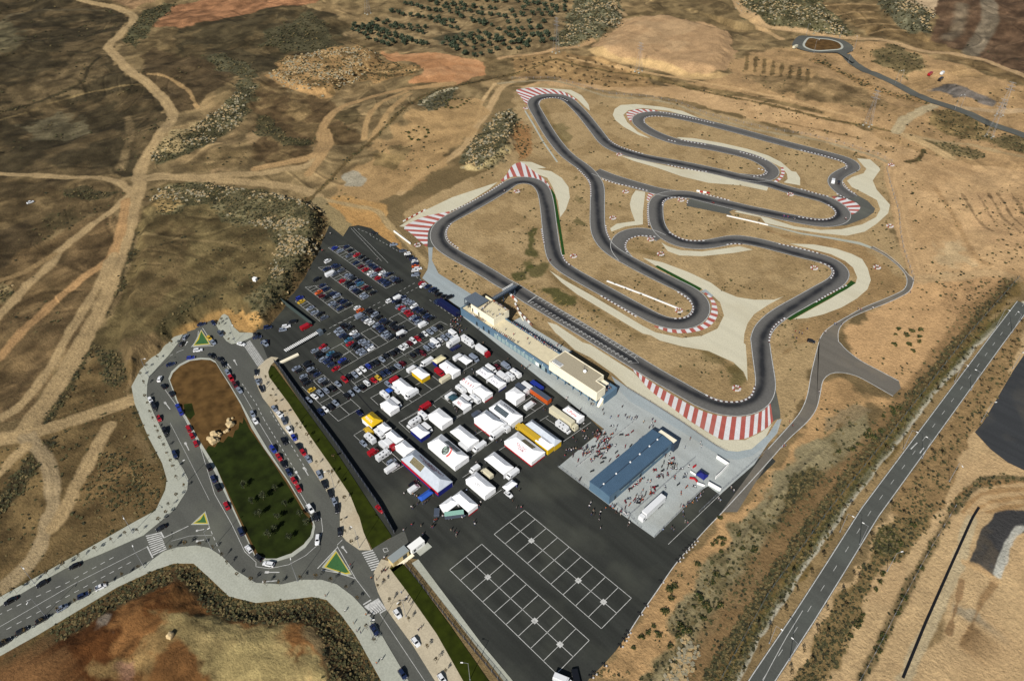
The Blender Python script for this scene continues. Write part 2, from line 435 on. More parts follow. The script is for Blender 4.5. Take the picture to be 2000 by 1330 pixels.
area("z:650,222 700,205 705,240 670,248", (84, 72, 48), 6, .9); area("z:640,245 700,250 720,285 650,280", (104, 84, 56), 6, .9)
area("z:300,52 335,12 500,-20 640,-20 620,8 520,15 430,40 350,55", (158, 112, 78), 4)
area("z:175,-20 500,-20 310,0 255,18", (150, 118, 86), 6, .8)
area("z:520,152 560,110 700,90 735,98 745,115 830,130 810,146 690,162 640,192 580,178", (180, 142, 94), 6, shr=.6, mott=.7, mrgb=(110, 90, 58), msc=6)
stroke("z:525,148 570,170 640,188", 7, (196, 154, 102), 4, .9, .3)
stroke("z:715,132 760,140 810,138", 3, (206, 170, 118), 2, .9); stroke("z:715,142 770,148 815,140", 4, (76, 66, 44), 3, .8, .9)
area("z:742,100 830,104 945,122 944,146 880,166 800,162 830,138 800,122 748,118", (192, 138, 94), 5, mott=.5, mrgb=(206, 156, 112))
area("z:672,66 770,28 832,-20 1112,-20 1090,70 1076,104 960,115 900,110 750,94", (142, 120, 86), 6, shr=.1, mott=.35)
area("z:840,75 905,60 920,72 860,85", (86, 82, 62), 5, .8)
area("z:1110,40 1125,-20 1195,-20 1216,30 1206,56 1150,80 1098,96 1085,85", (118, 114, 88), 6, shr=.95, mott=.6, mrgb=(64, 64, 44), msc=6)
area("z:1150,92 1190,66 1216,38 1262,30 1400,52 1432,92 1432,116 1418,142 1330,136 1196,106", (186, 150, 110), 5, mott=.4, mrgb=(196, 164, 124), msc=30)
stroke("z:1160,96 1200,108 1290,122 1345,138 1420,148", 10, (208, 172, 120), 4, .9); 
area("z:1200,-20 1430,-20 1452,40 1505,48 1560,62 1665,74 1668,60 1632,28 1580,-20 1440,-20", (112, 106, 76), 6, shr=.9, mott=.6, mrgb=(72, 72, 48), msc=8)
area("z:1600,5 1715,8 1722,40 1775,62 1815,72 1880,88 1960,104 2060,150 2060,190 1850,112 1700,70 1660,48 1630,28", (128, 104, 70), 6, shr=.2)
for s_ in ("z:1615,12 1660,8 1710,10", "z:1635,30 1665,24 1705,24", "z:1655,42 1680,36 1712,37", "z:1672,52 1700,47 1750,48", "z:1700,66 1725,59 1770,60"): stroke(s_, 3, (182, 150, 106), 2, .8)
area("z:1700,-20 1765,-20 1824,24 1818,68 1778,58 1724,30", (116, 112, 88), 5, shr=.95, mott=.5, mrgb=(60, 60, 44), msc=6)
area("z:1755,-20 1845,-20 1832,28 1780,12", (206, 178, 142), 5)
area("z:1840,-30 2100,-30 2100,190 1990,146 1890,104 1816,74 1828,30", (104, 80, 60), 5, mott=.3, mrgb=(122, 98, 74), msc=20)
stroke("z:1922,-20 1934,30 1925,60 1895,105", 15, (136, 124, 104), 6, .7); stroke("z:1880,10 1868,60 1850,75", 12, (124, 112, 92), 12, .6)
# --- east and north of the circuit: bare graded earth
area("z:1000,170 1150,150 1300,170 1500,190 1700,255 1800,295 2060,330 2060,600 1960,552 1780,540 1750,450 1735,330 1500,240 1300,190 1150,172", (206, 168, 122), 5, shr=.12, mott=.35, mrgb=(178, 140, 96), msc=26)
area("z:1430,120 1520,92 1700,80 1790,100 2060,180 2060,335 1800,300 1690,255 1500,190 1300,165 1420,150", (186, 150, 106), 7, shr=.25, mott=.4, mrgb=(150, 122, 82))
area("z:1455,150 1500,142 1600,150 1700,180 1735,202 1690,212 1600,200 1500,178", (146, 120, 84), 8, .9, .3, mott=.4)
area("z:1455,108 1500,112 1590,140 1585,152 1450,142", (186, 150, 104), 4)
for q in range(8): stroke("z:%d,%d %d,%d" % (1460 + q * 17, 108 + q * 4, 1457 + q * 17, 138 + q * 3), 3, (112, 92, 60), 2, .8, .5)
area("z:1700,100 1760,90 1800,110 1810,140 1760,148 1715,128", (122, 108, 74), 8, .9, .7)
stroke("z:1595,118 1660,150 1720,178 1790,195 1830,205", 11, (176, 138, 92), 8, .8, .95)
area("z:1820,218 1860,212 1940,250 1935,278 1880,275 1815,245", (138, 116, 76), 6, .9, .7)
area("z:1800,270 1850,280 1920,300 1900,310 1830,305", (128, 112, 78), 6, .9, .8)
area("z:1950,270 2060,250 2060,310 1960,285", (128, 112, 76), 6, .9, .8)
area("z:1640,640 1785,552 1965,552 1830,732 1770,752 1660,692", (206, 164, 116), 6, shr=.12, mott=.3, mrgb=(206, 166, 120), msc=20)
area("z:1860,545 1975,545 1900,690 1830,735 1810,700 1850,640", (190, 150, 106), 10, .9, .5)
area("z:1825,480 1870,470 1890,510 1850,530", (206, 178, 136), 12, .8)
area("z:1878,378 1980,375 2060,430 2060,520 1940,470", (202, 162, 118), 10, .6)
for dx in (0, 30, 52, 72, 98): stroke("z:%d,378 %d,425 %d,452" % (1878 + dx, 1906 + dx, 1940 + dx), 1.6, (120, 98, 70), 1.5, .7)
area("z:1580,735 1640,735 1700,770 1760,790 1690,800 1620,860 1540,930 1480,1010 1400,1150 1320,1330 1150,1330 1250,1200 1370,1060 1520,910 1560,850", (196, 156, 108), 5, shr=.1, mott=.3)
area("z:1255,1345 1300,1220 1400,1085 1500,950 1600,850 1690,795 1705,830 1660,880 1570,960 1490,1090 1420,1200 1340,1345", (150, 136, 102), 6, shr=.42, mott=.6, mrgb=(104, 92, 60), msc=8)
area("z:1610,815 1680,785 1710,800 1660,830 1600,860", (150, 130, 98), 5, .9, .4)
area("z:1480,960 1570,870 1640,840 1620,880 1560,940 1480,1010", (156, 142, 108), 5, .8, .3)
area("z:1540,965 1580,910 1600,925 1570,990 1520,1040 1500,1060", (80, 72, 44), 8, .9, .95)
stroke("z:1350,1360 1440,1210 1540,1070 1640,945", 16, (140, 110, 74), 6, .8, .42); stroke("z:1640,945 1780,770 1905,610 1985,545", 9, (150, 118, 80), 5, .8, .55)
stroke("z:1395,1330 1500,1160 1620,990 1750,830 1860,690 1985,545", 7, (98, 82, 54), 3, .85, .92)
stroke("z:1418,1345 1520,1180 1640,1000 1770,835 1890,690 2000,560", 8, (126, 104, 62), 4, .95, .4)
area("z:1425,1345 1500,1215 1640,1005 1775,830 1920,660 2005,555 2060,510 2060,560 1960,670 1850,800 1700,980 1560,1200 1475,1345", (158, 132, 92), 5, shr=.2, mott=.4)
stroke("z:1432,1330 1500,1210 1560,1118 1651,990 1705,918 1755,857 1822,767 1868,718 1914,665 2000,590", 2.6, (196, 188, 168), 1.2, .95, wob=.8)
stroke("z:1424,1330 1492,1210 1552,1118 1643,990 1747,857 1814,767 1906,665 1990,590", 3, (96, 92, 50), 3, .8, .7)
area("z:1510,1330 1600,1180 1700,1050 1800,900 1920,740 2060,570 2060,1400 1510,1400", (200, 168, 124), 6, shr=.03, mott=.35, mrgb=(198, 162, 118), msc=24)
area("z:1545,1340 1590,1245 1645,1160 1690,1080 1735,1025 1765,990 1820,988 1790,1040 1725,1125 1680,1190 1660,1240 1605,1340", (140, 116, 76), 4, .95, .66)
area("z:1735,1000 1790,900 1860,820 1875,800 1915,740 1965,650 2010,610 2000,640 1960,740 1920,810 1890,860 1870,890 1850,950 1820,1000 1750,1010", (156, 126, 86), 4, .95, .52)
area("z:1705,1050 1730,1030 1745,1060 1725,1085 1700,1080", (64, 76, 34), 5, .8, .9)
stroke("33:1430,0 1240,320 1020,720 850,1060 700,1330", 3, (120, 102, 70), 2.5, .8, .6)
stroke("z:1862,1000 1890,960 1930,938 2000,935", 4, (104, 92, 66), 2, .8, .9)
for q in range(4): stroke("32:%d,1330 %d,%d 1956,%d" % (1400 + 90 * q, 1560 + 70 * q, 1130 + 60 * q, 1095 + 60 * q), 2, (164, 126, 82), 2, .7)
area("33:1320,710 1390,700 1390,800 1310,1010 1140,1130 1180,1000", (140, 116, 80), 3, .9); area("33:1390,720 1600,800 1580,830 1380,810", (154, 140, 116), 5, .9)
stroke("33:1720,590 1640,720 1540,950 1470,1180", 2, (150, 116, 78), 2, .8); stroke("33:1956,790 1800,900 1700,1150", 2, (212, 180, 134), 2, .7)
stroke("33:1560,90 1400,560 1200,990 1030,1320", 4, (196, 176, 140), 2, .9)
# second asphalt pad, half buried in sand
area("33:1730,45 1830,15 2100,30 2100,160 1880,200 1830,290 1750,515 1700,525 1530,420 1600,300 1640,170", (60, 62, 66), 1.6, .97, 0, mott=.25, mrgb=(130, 112, 84), msc=10)
stroke("33:1956,160 1880,200 1830,290 1750,515", 2.2, (196, 192, 180), 1.2, .9); stroke("33:1500,420 1620,470 1740,560", 1.8, (206, 168, 120), 1.2, .8); stroke("33:1480,560 1440,760 1380,960", 2, (150, 116, 80), 1.2, .8)
# --- lower left mound
area("z:-80,1400 -80,1330 0,1275 100,1228 190,1180 300,1132 340,1120 392,1140 440,1180 520,1195 600,1212 650,1330 660,1400", (142, 98, 56), 6, mott=.5, mrgb=(150, 108, 64), msc=20)
area("z:100,1262 150,1205 190,1182 240,1196 250,1240 230,1300 240,1400 120,1400 135,1330", (82, 47, 20), 10, .9)
area("z:-60,1290 60,1268 110,1270 130,1330 120,1400 -60,1400", (136, 97, 60), 10, .9)
area("z:300,1150 345,1135 360,1160 370,1200 330,1190", (106, 66, 32), 12, .9)
area("z:190,1200 215,1200 222,1235 195,1225", (150, 136, 120), 4, .8)
area("z:335,1200 400,1190 520,1215 590,1228 645,1330 660,1400 430,1400 400,1290", (160, 140, 94), 10, .95, mott=.5, mrgb=(178, 158, 106), msc=8)
area("z:430,1285 520,1240 585,1240 620,1330 620,1400 480,1400", (170, 150, 100), 10, .9)
area("z:220,1280 300,1260 345,1290 300,1330 200,1310", (158, 128, 82), 10, .9); area("z:230,1290 260,1290 270,1340 240,1340", (150, 110, 90), 5, .8)
stroke("z:60,1248 130,1210 220,1162 300,1128 345,1112 385,1113 410,1140 450,1172 505,1188 575,1182 612,1178 640,1192 668,1222 700,1270 745,1350", 15, (88, 70, 46), 5, .95, .75)
area("z:340,1110 392,1112 420,1148 460,1178 510,1192 580,1186 620,1184 650,1205 690,1260 735,1345 660,1345 610,1240 585,1216 520,1210 440,1190 380,1160", (84, 64, 42), 5, .95, .6, mott=.6, mrgb=(116, 92, 60), msc=5)
stroke("z:-20,1280 77,1240 153,1194 230,1148 302,1116 345,1104 380,1104 409,1132 447,1168 500,1181 577,1173 612,1168 640,1176 668,1206 696,1242 750,1340", 2.4, (112, 92, 56), 1.5, .9, .9)
stroke("z:280,735 262,760 268,800 290,850 318,905 330,940 325,960 306,1000 258,1026 180,1070 100,1114 0,1170", 3.5, (92, 78, 48), 2, .8, .9)
# --- circuit in- and outfield: mown dry grass with green spots
area("z:780,430 850,380 950,318 1000,250 1005,180 1060,165 1150,178 1300,195 1500,245 1690,305 1735,330 1748,450 1780,548 1650,640 1580,740 1545,840 1480,880 1200,720 1000,620 900,575 845,510 825,470", (180, 152, 110), 5, shr=.06, mott=.5, mrgb=(144, 118, 80), msc=16)
area("z:1500,450 1690,480 1770,560 1700,600 1640,640 1540,690 1520,700 1600,600 1680,540", (164, 132, 90), 5, .8, mott=.3)
for s_, al in (("21:100,480 180,460 200,560 170,660 90,660", .8), ("21:60,690 150,690 140,740 60,740", .7), ("21:130,750 240,740 220,810 150,810", .7), ("21:440,370 540,360 540,410 450,420", .6),
               ("21:410,430 480,430 470,490 410,490", .5), ("21:240,930 330,910 480,1000 470,1040 380,1010", .8), ("21:20,810 100,790 100,840 30,850", .8), ("20:310,960 400,940 460,1040 420,1080 350,1050", .45),
               ("22:1620,210 1720,200 1780,300 1690,340", .55), ("22:1480,110 1640,150 1600,200 1500,170", .4), ("21:480,180 540,260 510,280", .4), ("11:1870,650 1956,680 1956,720 1880,710", .6)):
    area(s_, (58, 68, 24), 5, al, .3)
for s_ in ("21:280,780 500,990 800,1180 1000,1290", "21:900,620 1050,640 1150,670", "22:1200,20 1500,110 1700,240", "21:390,820 560,950 780,1090", "11:1480,620 1700,760 1900,870", "20:230,800 330,1000 430,1130"):
    stroke(s_, 4, (112, 92, 52), 5, .5, .2)
area("z:1000,235 1040,250 1040,300 1015,310 1000,280", (168, 120, 74), 6, .8, .7)
# --- dirt roads and trails
DR = (176, 149, 108)
def trail(s, w, rgb=DR, a=.95, f=2.2): 
    stroke(s, w, rgb, f, a, 0.0, trk=True); P = GW(s); P = catmull(P, 6) if len(P) > 2 else P
    for sg in (-.22, .22):
        T = np.gradient(P, axis=0); T /= np.linalg.norm(T, axis=1)[:, None]; stroke(P + np.c_[-T[:, 1], T[:, 0]] * w * sg, w * .16, tuple(min(255, c * 1.09) for c in rgb), 1, .6, curve=False)
trail("z:100,-20 165,2 222,14 255,27 260,40 240,62 212,88 220,104 255,140 300,175 333,212 335,235 310,268 287,305 272,340 272,362 262,400 250,450 235,500 215,560 188,620 160,672 130,722 100,772 70,812 50,845", 8.5)
trail("z:-30,336 100,345 210,350 240,362 258,378", 6); trail("z:268,350 300,342 350,348 500,358 590,370 620,384", 8)
trail("z:290,350 400,345 520,338 560,330 610,320 622,290", 7)
trail("10:0,1290 250,1240 430,1190 495,1120 500,1000 560,900 660,820 800,770 950,725 1150,680 1300,665 1500,640", 7, (176, 142, 98))
trail("10:400,1330 500,1200 560,1100 540,1000", 6, (176, 142, 98))
trail("01:1000,190 870,310 600,510 440,640 380,740 200,900 0,1110 -200,1300", 6); trail("01:420,650 200,780 0,850", 4.5, (158, 130, 90))
trail("01:965,240 930,430 880,600 800,720 600,860 400,1030 100,1320 02:0,150", 6, (176, 138, 94)); trail("01:860,660 790,800 650,1050 480,1330 02:330,300 100,560 -80,640", 5)
trail("02:-80,790 200,740 500,650 800,545 1020,470", 8); trail("02:200,750 300,850 370,960 400,1100 400,1330 03:370,60 340,200 250,400 90,560", 6, (164, 142, 108))
trail("02:830,680 760,800 650,1000 480,1330 03:400,160", 6); trail("02:-40,1060 90,930 200,830", 5); trail("02:680,0 480,330 330,520 200,690", 6)
trail("10:825,1060 840,950 880,860 980,770 1150,700", 5, (182, 148, 102)); trail("10:880,1080 950,960 1040,830 1170,720", 5, (182, 148, 102))
trail("20:100,605 10:1930,640 1860,690 1800,800 1740,900 1690,960 1600,1110 1450,1230 1250,1340 1100,1480", 6, (192, 160, 116)); trail("10:1700,930 1720,800 1780,700 1830,640", 3, (206, 172, 124))
area("z:700,330 780,240 860,190 940,190 960,220 900,290 860,330 800,370 720,400 650,390", (188, 152, 104), 10, .8, .08, mott=.3, mrgb=(170, 136, 92))
area("z:628,400 660,385 760,400 760,425 740,440 730,480 760,500 800,540 800,500 740,440 700,435 680,440", (200, 156, 98), 5, .9, .3)
area("z:640,390 690,410 740,420 770,455 800,500 815,520 790,520 740,470 690,440 655,430", (196, 150, 92), 5, .9, .3)
trail("z:620,388 680,400 735,412 760,440 800,480 835,520", 4, (176, 150, 108)); trail("z:618,392 640,410 670,440", 9, (150, 132, 96))
area("z:640,400 660,412 682,440 672,462 640,480 634,450", (158, 138, 98), 4, .95)
area("z:668,345 690,336 712,350 700,362 676,360", (176, 170, 152), 4, .8, .3); area("z:760,290 780,282 812,292 790,312 758,300", (140, 118, 80), 3, .8, .2); area("z:722,300 745,296 795,310 770,335 735,320", (140, 118, 78), 4, .8, .2)
area("z:815,205 845,180 890,172 885,185 855,215 835,220", (104, 104, 86), 4, .9, .9); stroke("z:820,205 850,184 890,173", 3.5, (206, 192, 158), 2, .9)
stroke("z:600,395 660,335 720,280 800,205 850,178 905,165 1000,145 1075,118", 3, (98, 80, 50), 2, .85, .8)
area("z:895,322 915,285 945,255 970,222 1000,212 1008,240 985,300 940,320", (108, 104, 80), 5, .95, .95, mott=.6, mrgb=(56, 58, 46), msc=5)
stroke("z:905,326 930,328 970,305 1000,285", 4, (200, 178, 128), 3, .8)
area("20:0,440 300,400 620,420 1000,560 1130,660 700,660 300,600 0,590", (168, 134, 90), 6, .9, .1)
trail("20:770,-20 800,70 870,120", 5, (180, 150, 110)); trail("20:-100,450 0,430 200,410 500,360 620,310", 4.5, (186, 150, 108))
trail("20:1680,-40 1780,100 1956,180 30:200,225 500,262 800,300 1100,370 1500,430 1800,520 2000,600", 8, (192, 158, 116)); trail("30:-200,120 0,250 100,300", 6, (190, 156, 112))
stroke("20:0,580 290,462 380,465 500,500 700,540 1000,585 1300,660 1956,800 30:400,900 750,965 1000,1020", 3.2, (108, 90, 56), 2, .9, .7)
stroke("20:1080,585 1300,640 1956,770 30:400,860", 6, (132, 110, 74), 3, .9, .4); trail("20:430,440 800,520 1050,560 1400,620 1956,730 30:400,830 750,920", 3.5, (196, 160, 114))
trail("20:-100,640 0,630 300,618 480,660 600,700 750,742 1000,755 1250,800 1500,900 1956,1010 30:300,1055 600,1130 850,1210 940,1260", 3.2, (168, 150, 118), f=1.5)
trail("30:980,1010 1040,920 1130,870 1280,800", 8, (188, 168, 132)); trail("30:1300,800 1500,830 1750,850 2000,850", 8, (192, 162, 124)); trail("30:1040,1030 1300,1080 1600,1120 1956,1200", 4, (176, 150, 110))
trail("30:1060,1040 1250,1120 1380,1200", 9, (198, 166, 120)); trail("30:960,1260 31:940,80 985,200 1020,400 1060,560 1110,720 1150,850", 9, (196, 160, 116))
area("30:1380,650 1500,660 1600,710 1740,780 1720,820 1650,800 1560,740 1420,740 1330,700 1250,700 1300,670", (96, 96, 98), 5, .85); trail("31:1120,840 1400,830 1700,790 1900,840", 7, (192, 160, 118), .6)
for s_ in ("30:850,1140 930,1130 1010,1150 1000,1170 900,1160",): area(s_, (150, 120, 80), 5, .7, .7)
stroke("30:1060,1240 1150,1220 1190,1150", 3, (92, 78, 48), 2, .9, 1); stroke("30:100,935 350,985 700,1060", 2, (120, 96, 62), 2, .7, .8)
stroke("31:1280,150 1380,300 1480,480 1580,660 1680,730", 4, (176, 138, 94), 5, .6, .6)

# plough lines, terraces and sheep tracks: thin lines that follow the lie of the land
gx, gy = VP[:, 0], VP[:, 1]
LUM = COLR @ np.array([.3, .59, .11]); outside = smooth((-poly_sd(VP, FLAT) - 3) / 12) * (1 - TRAIL) * (1 - .72 * smooth((LUM - .16) / .08))
def contour(scale, seed, K, thick, dark, pale, mask):
    v = fbm(gx / scale, gy / scale, seed, 3) * K; fr = v - np.floor(v); gap = fbm(gx / 22, gy / 22, seed + 7, 3)
    dl = smooth(1 - np.abs(fr - .5) / thick) * smooth((gap - .42) / .12) * mask; pl_ = smooth(1 - np.abs(fr - .5 - thick * 1.6) / (thick * .8)) * smooth((gap - .46) / .1) * mask
    global COLR
    COLR = COLR * (1 - (dl * dark)[:, None]) ; COLR = COLR * (1 + (pl_ * pale)[:, None])
contour(150, 101, 15, .09, .38, .42, outside)
contour(60, 121, 9, .07, .25, .25, outside * smooth((fbm(gx / 120, gy / 120, 131, 2) - .45) / .1))
mound = bbox(G0("z:-80,1280 330,1120 640,1180 760,1400 -80,1400"), 5); mk = np.zeros(NV); mk[mound] = 1
contour(46, 141, 26, .2, .20, .16, outside * mk)
# erosion: pale crusts and dark damp hollows at bush size
e1 = fbm(gx / 9, gy / 9, 151, 5); COLR *= (1 + outside * np.clip((e1 - .5) * 2.0, -.35, .35))[:, None]
rut = fbm(gx / 4 + fbm(gx / 18, gy / 18, 161, 2) * 6, gy / 26, 171, 3); COLR *= (1 + outside * np.clip((rut - .5) * .9, -.16, .16))[:, None]
# fine mottling and streaks everywhere
SHR = np.clip(SHR, 0, 1)
grain = .82 + .36 * fbm(VP[:, 0] / 5, VP[:, 1] / 5, 71, 4)
streak = .90 + .20 * fbm(VP[:, 0] / 3 + VP[:, 1] / 28, VP[:, 1] / 28 - VP[:, 0] / 60, 81, 3)
COLR *= (grain * streak)[:, None]
me = bpy.data.meshes.new("ground")
me.vertices.add(NV); me.vertices.foreach_set("co", np.c_[VP, VH].ravel().astype(np.float32))
ii, jj = np.meshgrid(np.arange(nr - 1), np.arange(na), indexing='ij')
j2 = (jj + 1) % na
F = np.stack([ii * na + jj, (ii + 1) * na + jj, (ii + 1) * na + j2, ii * na + j2], -1).reshape(-1, 4)
nF = len(F)
# cap under the camera side
cap = np.arange(na)
me.loops.add(nF * 4 + na); me.loops.foreach_set("vertex_index", np.r_[F.ravel(), cap])
me.polygons.add(nF + 1); me.polygons.foreach_set("loop_start", np.r_[np.arange(nF) * 4, nF * 4])
me.update(calc_edges=True); me.validate()
ca = me.color_attributes.new("soil", 'FLOAT_COLOR', 'POINT')
ca.data.foreach_set("color", np.c_[np.clip(COLR, 0, 1), SHR].astype(np.float32).ravel())
gm = bpy.data.materials.new("ground_soil"); gm.use_nodes = True; t = gm.node_tree; bs = t.nodes["Principled BSDF"]
bs.inputs["Roughness"].default_value = .95; bs.inputs["Specular IOR Level"].default_value = .1
at = t.nodes.new("ShaderNodeAttribute"); at.attribute_name = "soil"
ge = t.nodes.new("ShaderNodeNewGeometry")
def _n(sc, det=6, rough=.6):
    n = t.nodes.new("ShaderNodeTexNoise"); n.inputs["Scale"].default_value = sc; n.inputs["Detail"].default_value = det; n.inputs["Roughness"].default_value = rough
    t.links.new(ge.outputs["Position"], n.inputs["Vector"]); return n.outputs[0]
def _r(a, lo, hi, o0, o1):
    r = t.nodes.new("ShaderNodeMapRange"); r.inputs[1].default_value = lo; r.inputs[2].default_value = hi; r.inputs[3].default_value = o0; r.inputs[4].default_value = o1
    t.links.new(a, r.inputs[0]); return r.outputs[0]
nA, nB = _n(.9, 8, .7), _n(.35, 5)
x = t.nodes.new("ShaderNodeMix"); x.data_type = 'RGBA'; x.blend_type = 'MULTIPLY'; x.inputs[0].default_value = 1
t.links.new(at.outputs["Color"], x.inputs[6]); t.links.new(_r(nA, .3, .7, .72, 1.28), x.inputs[7])
# scrub cover: dark olive tufts where the cover mask is high
mm = t.nodes.new("ShaderNodeMath"); mm.operation = 'MULTIPLY'
t.links.new(at.outputs["Alpha"], mm.inputs[0]); t.links.new(_r(nB, .46, .60, 0, 1), mm.inputs[1])
y = t.nodes.new("ShaderNodeMix"); y.data_type = 'RGBA'; y.inputs[7].default_value = (*setc((74, 68, 42)), 1)
sc_ = t.nodes.new("ShaderNodeMath"); sc_.operation = 'MULTIPLY'; sc_.inputs[1].default_value = .55; t.links.new(mm.outputs[0], sc_.inputs[0])
t.links.new(sc_.outputs[0], y.inputs[0]); t.links.new(x.outputs[2], y.inputs[6]); t.links.new(y.outputs[2], bs.inputs["Base Color"])
bu = t.nodes.new("ShaderNodeBump"); bu.inputs["Strength"].default_value = .8; bu.inputs["Distance"].default_value = .7
hm = t.nodes.new("ShaderNodeMath"); hm.operation = 'ADD'; t.links.new(nA, hm.inputs[0]); t.links.new(nB, hm.inputs[1])
t.links.new(hm.outputs[0], bu.inputs["Height"]); t.links.new(bu.outputs[0], bs.inputs["Normal"])
me.materials.append(gm)
me.polygons.foreach_set("use_smooth", np.ones(nF + 1, bool))
ground = struct(link("ground", me))
# ------------------------------------------------------------------ paved areas
A_LOT = asphalt_mat("car_park_asphalt", C(54, 56, 52), (104, 106, 92), .32, .18)
A_ROAD = asphalt_mat("street_asphalt", C(92, 93, 87), (140, 142, 122), .25, .08)
A_GREY = asphalt_mat("service_road_asphalt", C(112, 107, 98), (160, 144, 118), .4, .08)
A_PAD = asphalt_mat("far_pad_asphalt", C(60, 62, 64), (120, 112, 96), .35, .12)
P_CONC = asphalt_mat("pavement_concrete", C(180, 182, 168), (158, 158, 130), .3, .05)
P_SAND = asphalt_mat("sandy_pavement", C(196, 184, 158), (176, 150, 112), .5, .06)
P_YARD = asphalt_mat("yard_concrete", C(176, 182, 180), (152, 150, 138), .45, .07)
P_BLUE = asphalt_mat("pit_lane_concrete", C(164, 174, 176), (150, 150, 142), .4, .06)
P_GRAV = asphalt_mat("gravel_trap", C(213, 207, 182), (190, 178, 146), .35, .04)
M_TURF = asphalt_mat("artificial_turf", C(34, 74, 20), (44, 84, 26), .5, .03)
M_GRASS = mat("lawn", C(46, 54, 8), .95, spec=.1, noise=.35, nscale=.25, bump=.4)
M_LAWN = mat("island_lawn", C(38, 47, 13), .95, spec=.1, noise=.5, nscale=.18, bump=.5)
M_ISLE = mat("island_soil", C(98, 74, 42), .95, spec=.1, noise=.42, nscale=.22, bump=.5)
M_GREENPAINT = asphalt_mat("green_paint", C(64, 108, 62), (80, 120, 72), .4, .04)
M_YELPAINT = mat("yellow_paint", C(206, 186, 62), .7)
M_KRED = asphalt_mat("red_kerb_paint", C(178, 92, 82), (196, 140, 126), .5, .08)
M_KWHITE = asphalt_mat("white_kerb_paint", C(226, 226, 226), (200, 196, 190), .5, .04)

LOT = ("z:643,440 638,453 628,473 607,519 577,560 546,603 500,647 520,700 536,708 594,795 655,880 735,1003 760,1046 800,1090 817,1092 871,1164 940,1256 998,1325 1050,1395 "
       "1110,1380 1151,1325 1179,1297 1204,1269 1225,1240 1250,1200 1281,1156 1322,1097 1378,1033 1419,990 1441,975 1515,901 1500,885 1383,949 1374,954 1278,1050 1189,986 1149,956 1090,912 1138,872 1175,840 1150,815 905,620 "
       "900,606 822,545 816,520 800,502 770,478 745,462 725,446 700,440 682,443 670,462")
sheet("car_park", G0(LOT), .02, A_LOT)
ROAD = ("z:374,637 360,649 347,672 330,694 305,721 291,737 288,750 287,775 300,806 314,836 335,880 358,916 368,936 366,957 345,990 330,1005 281,1045 204,1079 128,1110 64,1146 0,1184 -60,1216 "
        "-60,1290 0,1261 64,1223 141,1179 204,1143 256,1118 302,1090 320,1077 345,1069 383,1065 409,1070 435,1087 460,1113 500,1138 551,1141 589,1132 628,1132 658,1141 689,1164 712,1189 730,1212 756,1258 794,1322 830,1390 "
        "890,1390 850,1330 807,1261 771,1212 753,1187 738,1156 731,1133 730,1118 745,1092 800,1065 790,1036 738,1064 725,1074 702,1074 676,1056 664,1041 664,1000 643,967 610,916 582,872 550,833 529,797 513,777 505,760 496,736 505,717 "
        "524,703 505,655 492,659 467,670 452,672 442,666 430,650 422,634 412,626 392,636")
sheet("street", G0(ROAD), .06, A_ROAD)
slab("pavement", G0("z:336,650 374,637 360,649 347,672 330,694 305,721 291,737 288,750 287,775 300,806 314,836 335,880 358,916 368,936 366,957 345,990 330,1005 281,1045 204,1079 128,1110 64,1146 0,1184 -60,1216 "
     "-60,1198 0,1166 51,1138 102,1110 179,1067 256,1023 304,997 323,957 326,936 317,905 289,852 263,788 257,755 280,712"), .01, .18, P_CONC)
slab("pavement", G0("z:-60,1290 0,1261 64,1223 141,1179 204,1143 256,1118 302,1090 320,1077 345,1069 383,1065 409,1070 435,1087 460,1113 500,1138 551,1141 589,1132 628,1132 658,1141 689,1164 712,1189 730,1212 756,1258 794,1322 830,1390 "
     "775,1390 745,1330 694,1238 666,1200 638,1171 610,1165 577,1169 500,1177 447,1164 409,1128 378,1100 340,1100 302,1113 230,1146 153,1192 77,1238 0,1281 -60,1312"), .01, .18, P_CONC)
slab("pavement", G0("z:505,717 496,736 505,760 513,777 529,797 550,833 582,872 610,916 643,967 664,1000 664,1041 676,1056 702,1074 725,1074 710,1039 702,1010 697,1000 684,967 643,905 607,854 564,788 526,737 524,726 529,714 544,699 530,697 518,704"), .01, .18, P_SAND)
slab("pavement", G0("z:745,1092 730,1118 731,1133 738,1156 753,1187 771,1212 807,1261 850,1330 890,1390 950,1390 905,1330 853,1238 794,1154 761,1110 768,1098"), .01, .18, P_SAND)
slab("pavement", G0("z:422,634 430,650 442,666 452,672 467,670 492,659 498,652 488,650 468,650 455,638 446,618 436,612"), .01, .18, P_CONC)
struct(slab("grass_verge", G0("z:529,714 524,728 526,737 564,788 607,854 643,905 684,967 697,1000 702,1010 710,1039 727,1072 765,1048 757,1035 735,1003 655,880 594,796 535,716"), .01, .22, M_GRASS))
struct(slab("grass_verge", G0("z:761,1110 794,1154 853,1238 905,1330 950,1390 990,1390 955,1330 878,1220 814,1133 786,1100"), .01, .22, M_GRASS))
slab("pavement", G0("z:804,1100 817,1092 871,1164 940,1256 998,1325 1050,1395 1030,1395 984,1330 925,1255 858,1168"), .01, .15, P_CONC)
ISLE = "z:340,770 329,740 335,726 350,712 370,702 392,699 410,700 421,706 432,724 447,747 471,786 496,832 523,877 564,939 600,1000 610,1010 616,1028 612,1049 597,1069 572,1087 538,1097 515,1095 500,1092 486,1062 452,990 419,921 383,859 343,780"
slab("island", G0(ISLE), .05, .20, CONC)
def inset(P, d):
    c = P.mean(0); v = P - c; L = np.linalg.norm(v, axis=1)[:, None]; return c + v * (1 - d / L)
PI_ = inset(G0(ISLE), 1.6)
sheet("island_soil", PI_, .22, M_ISLE)
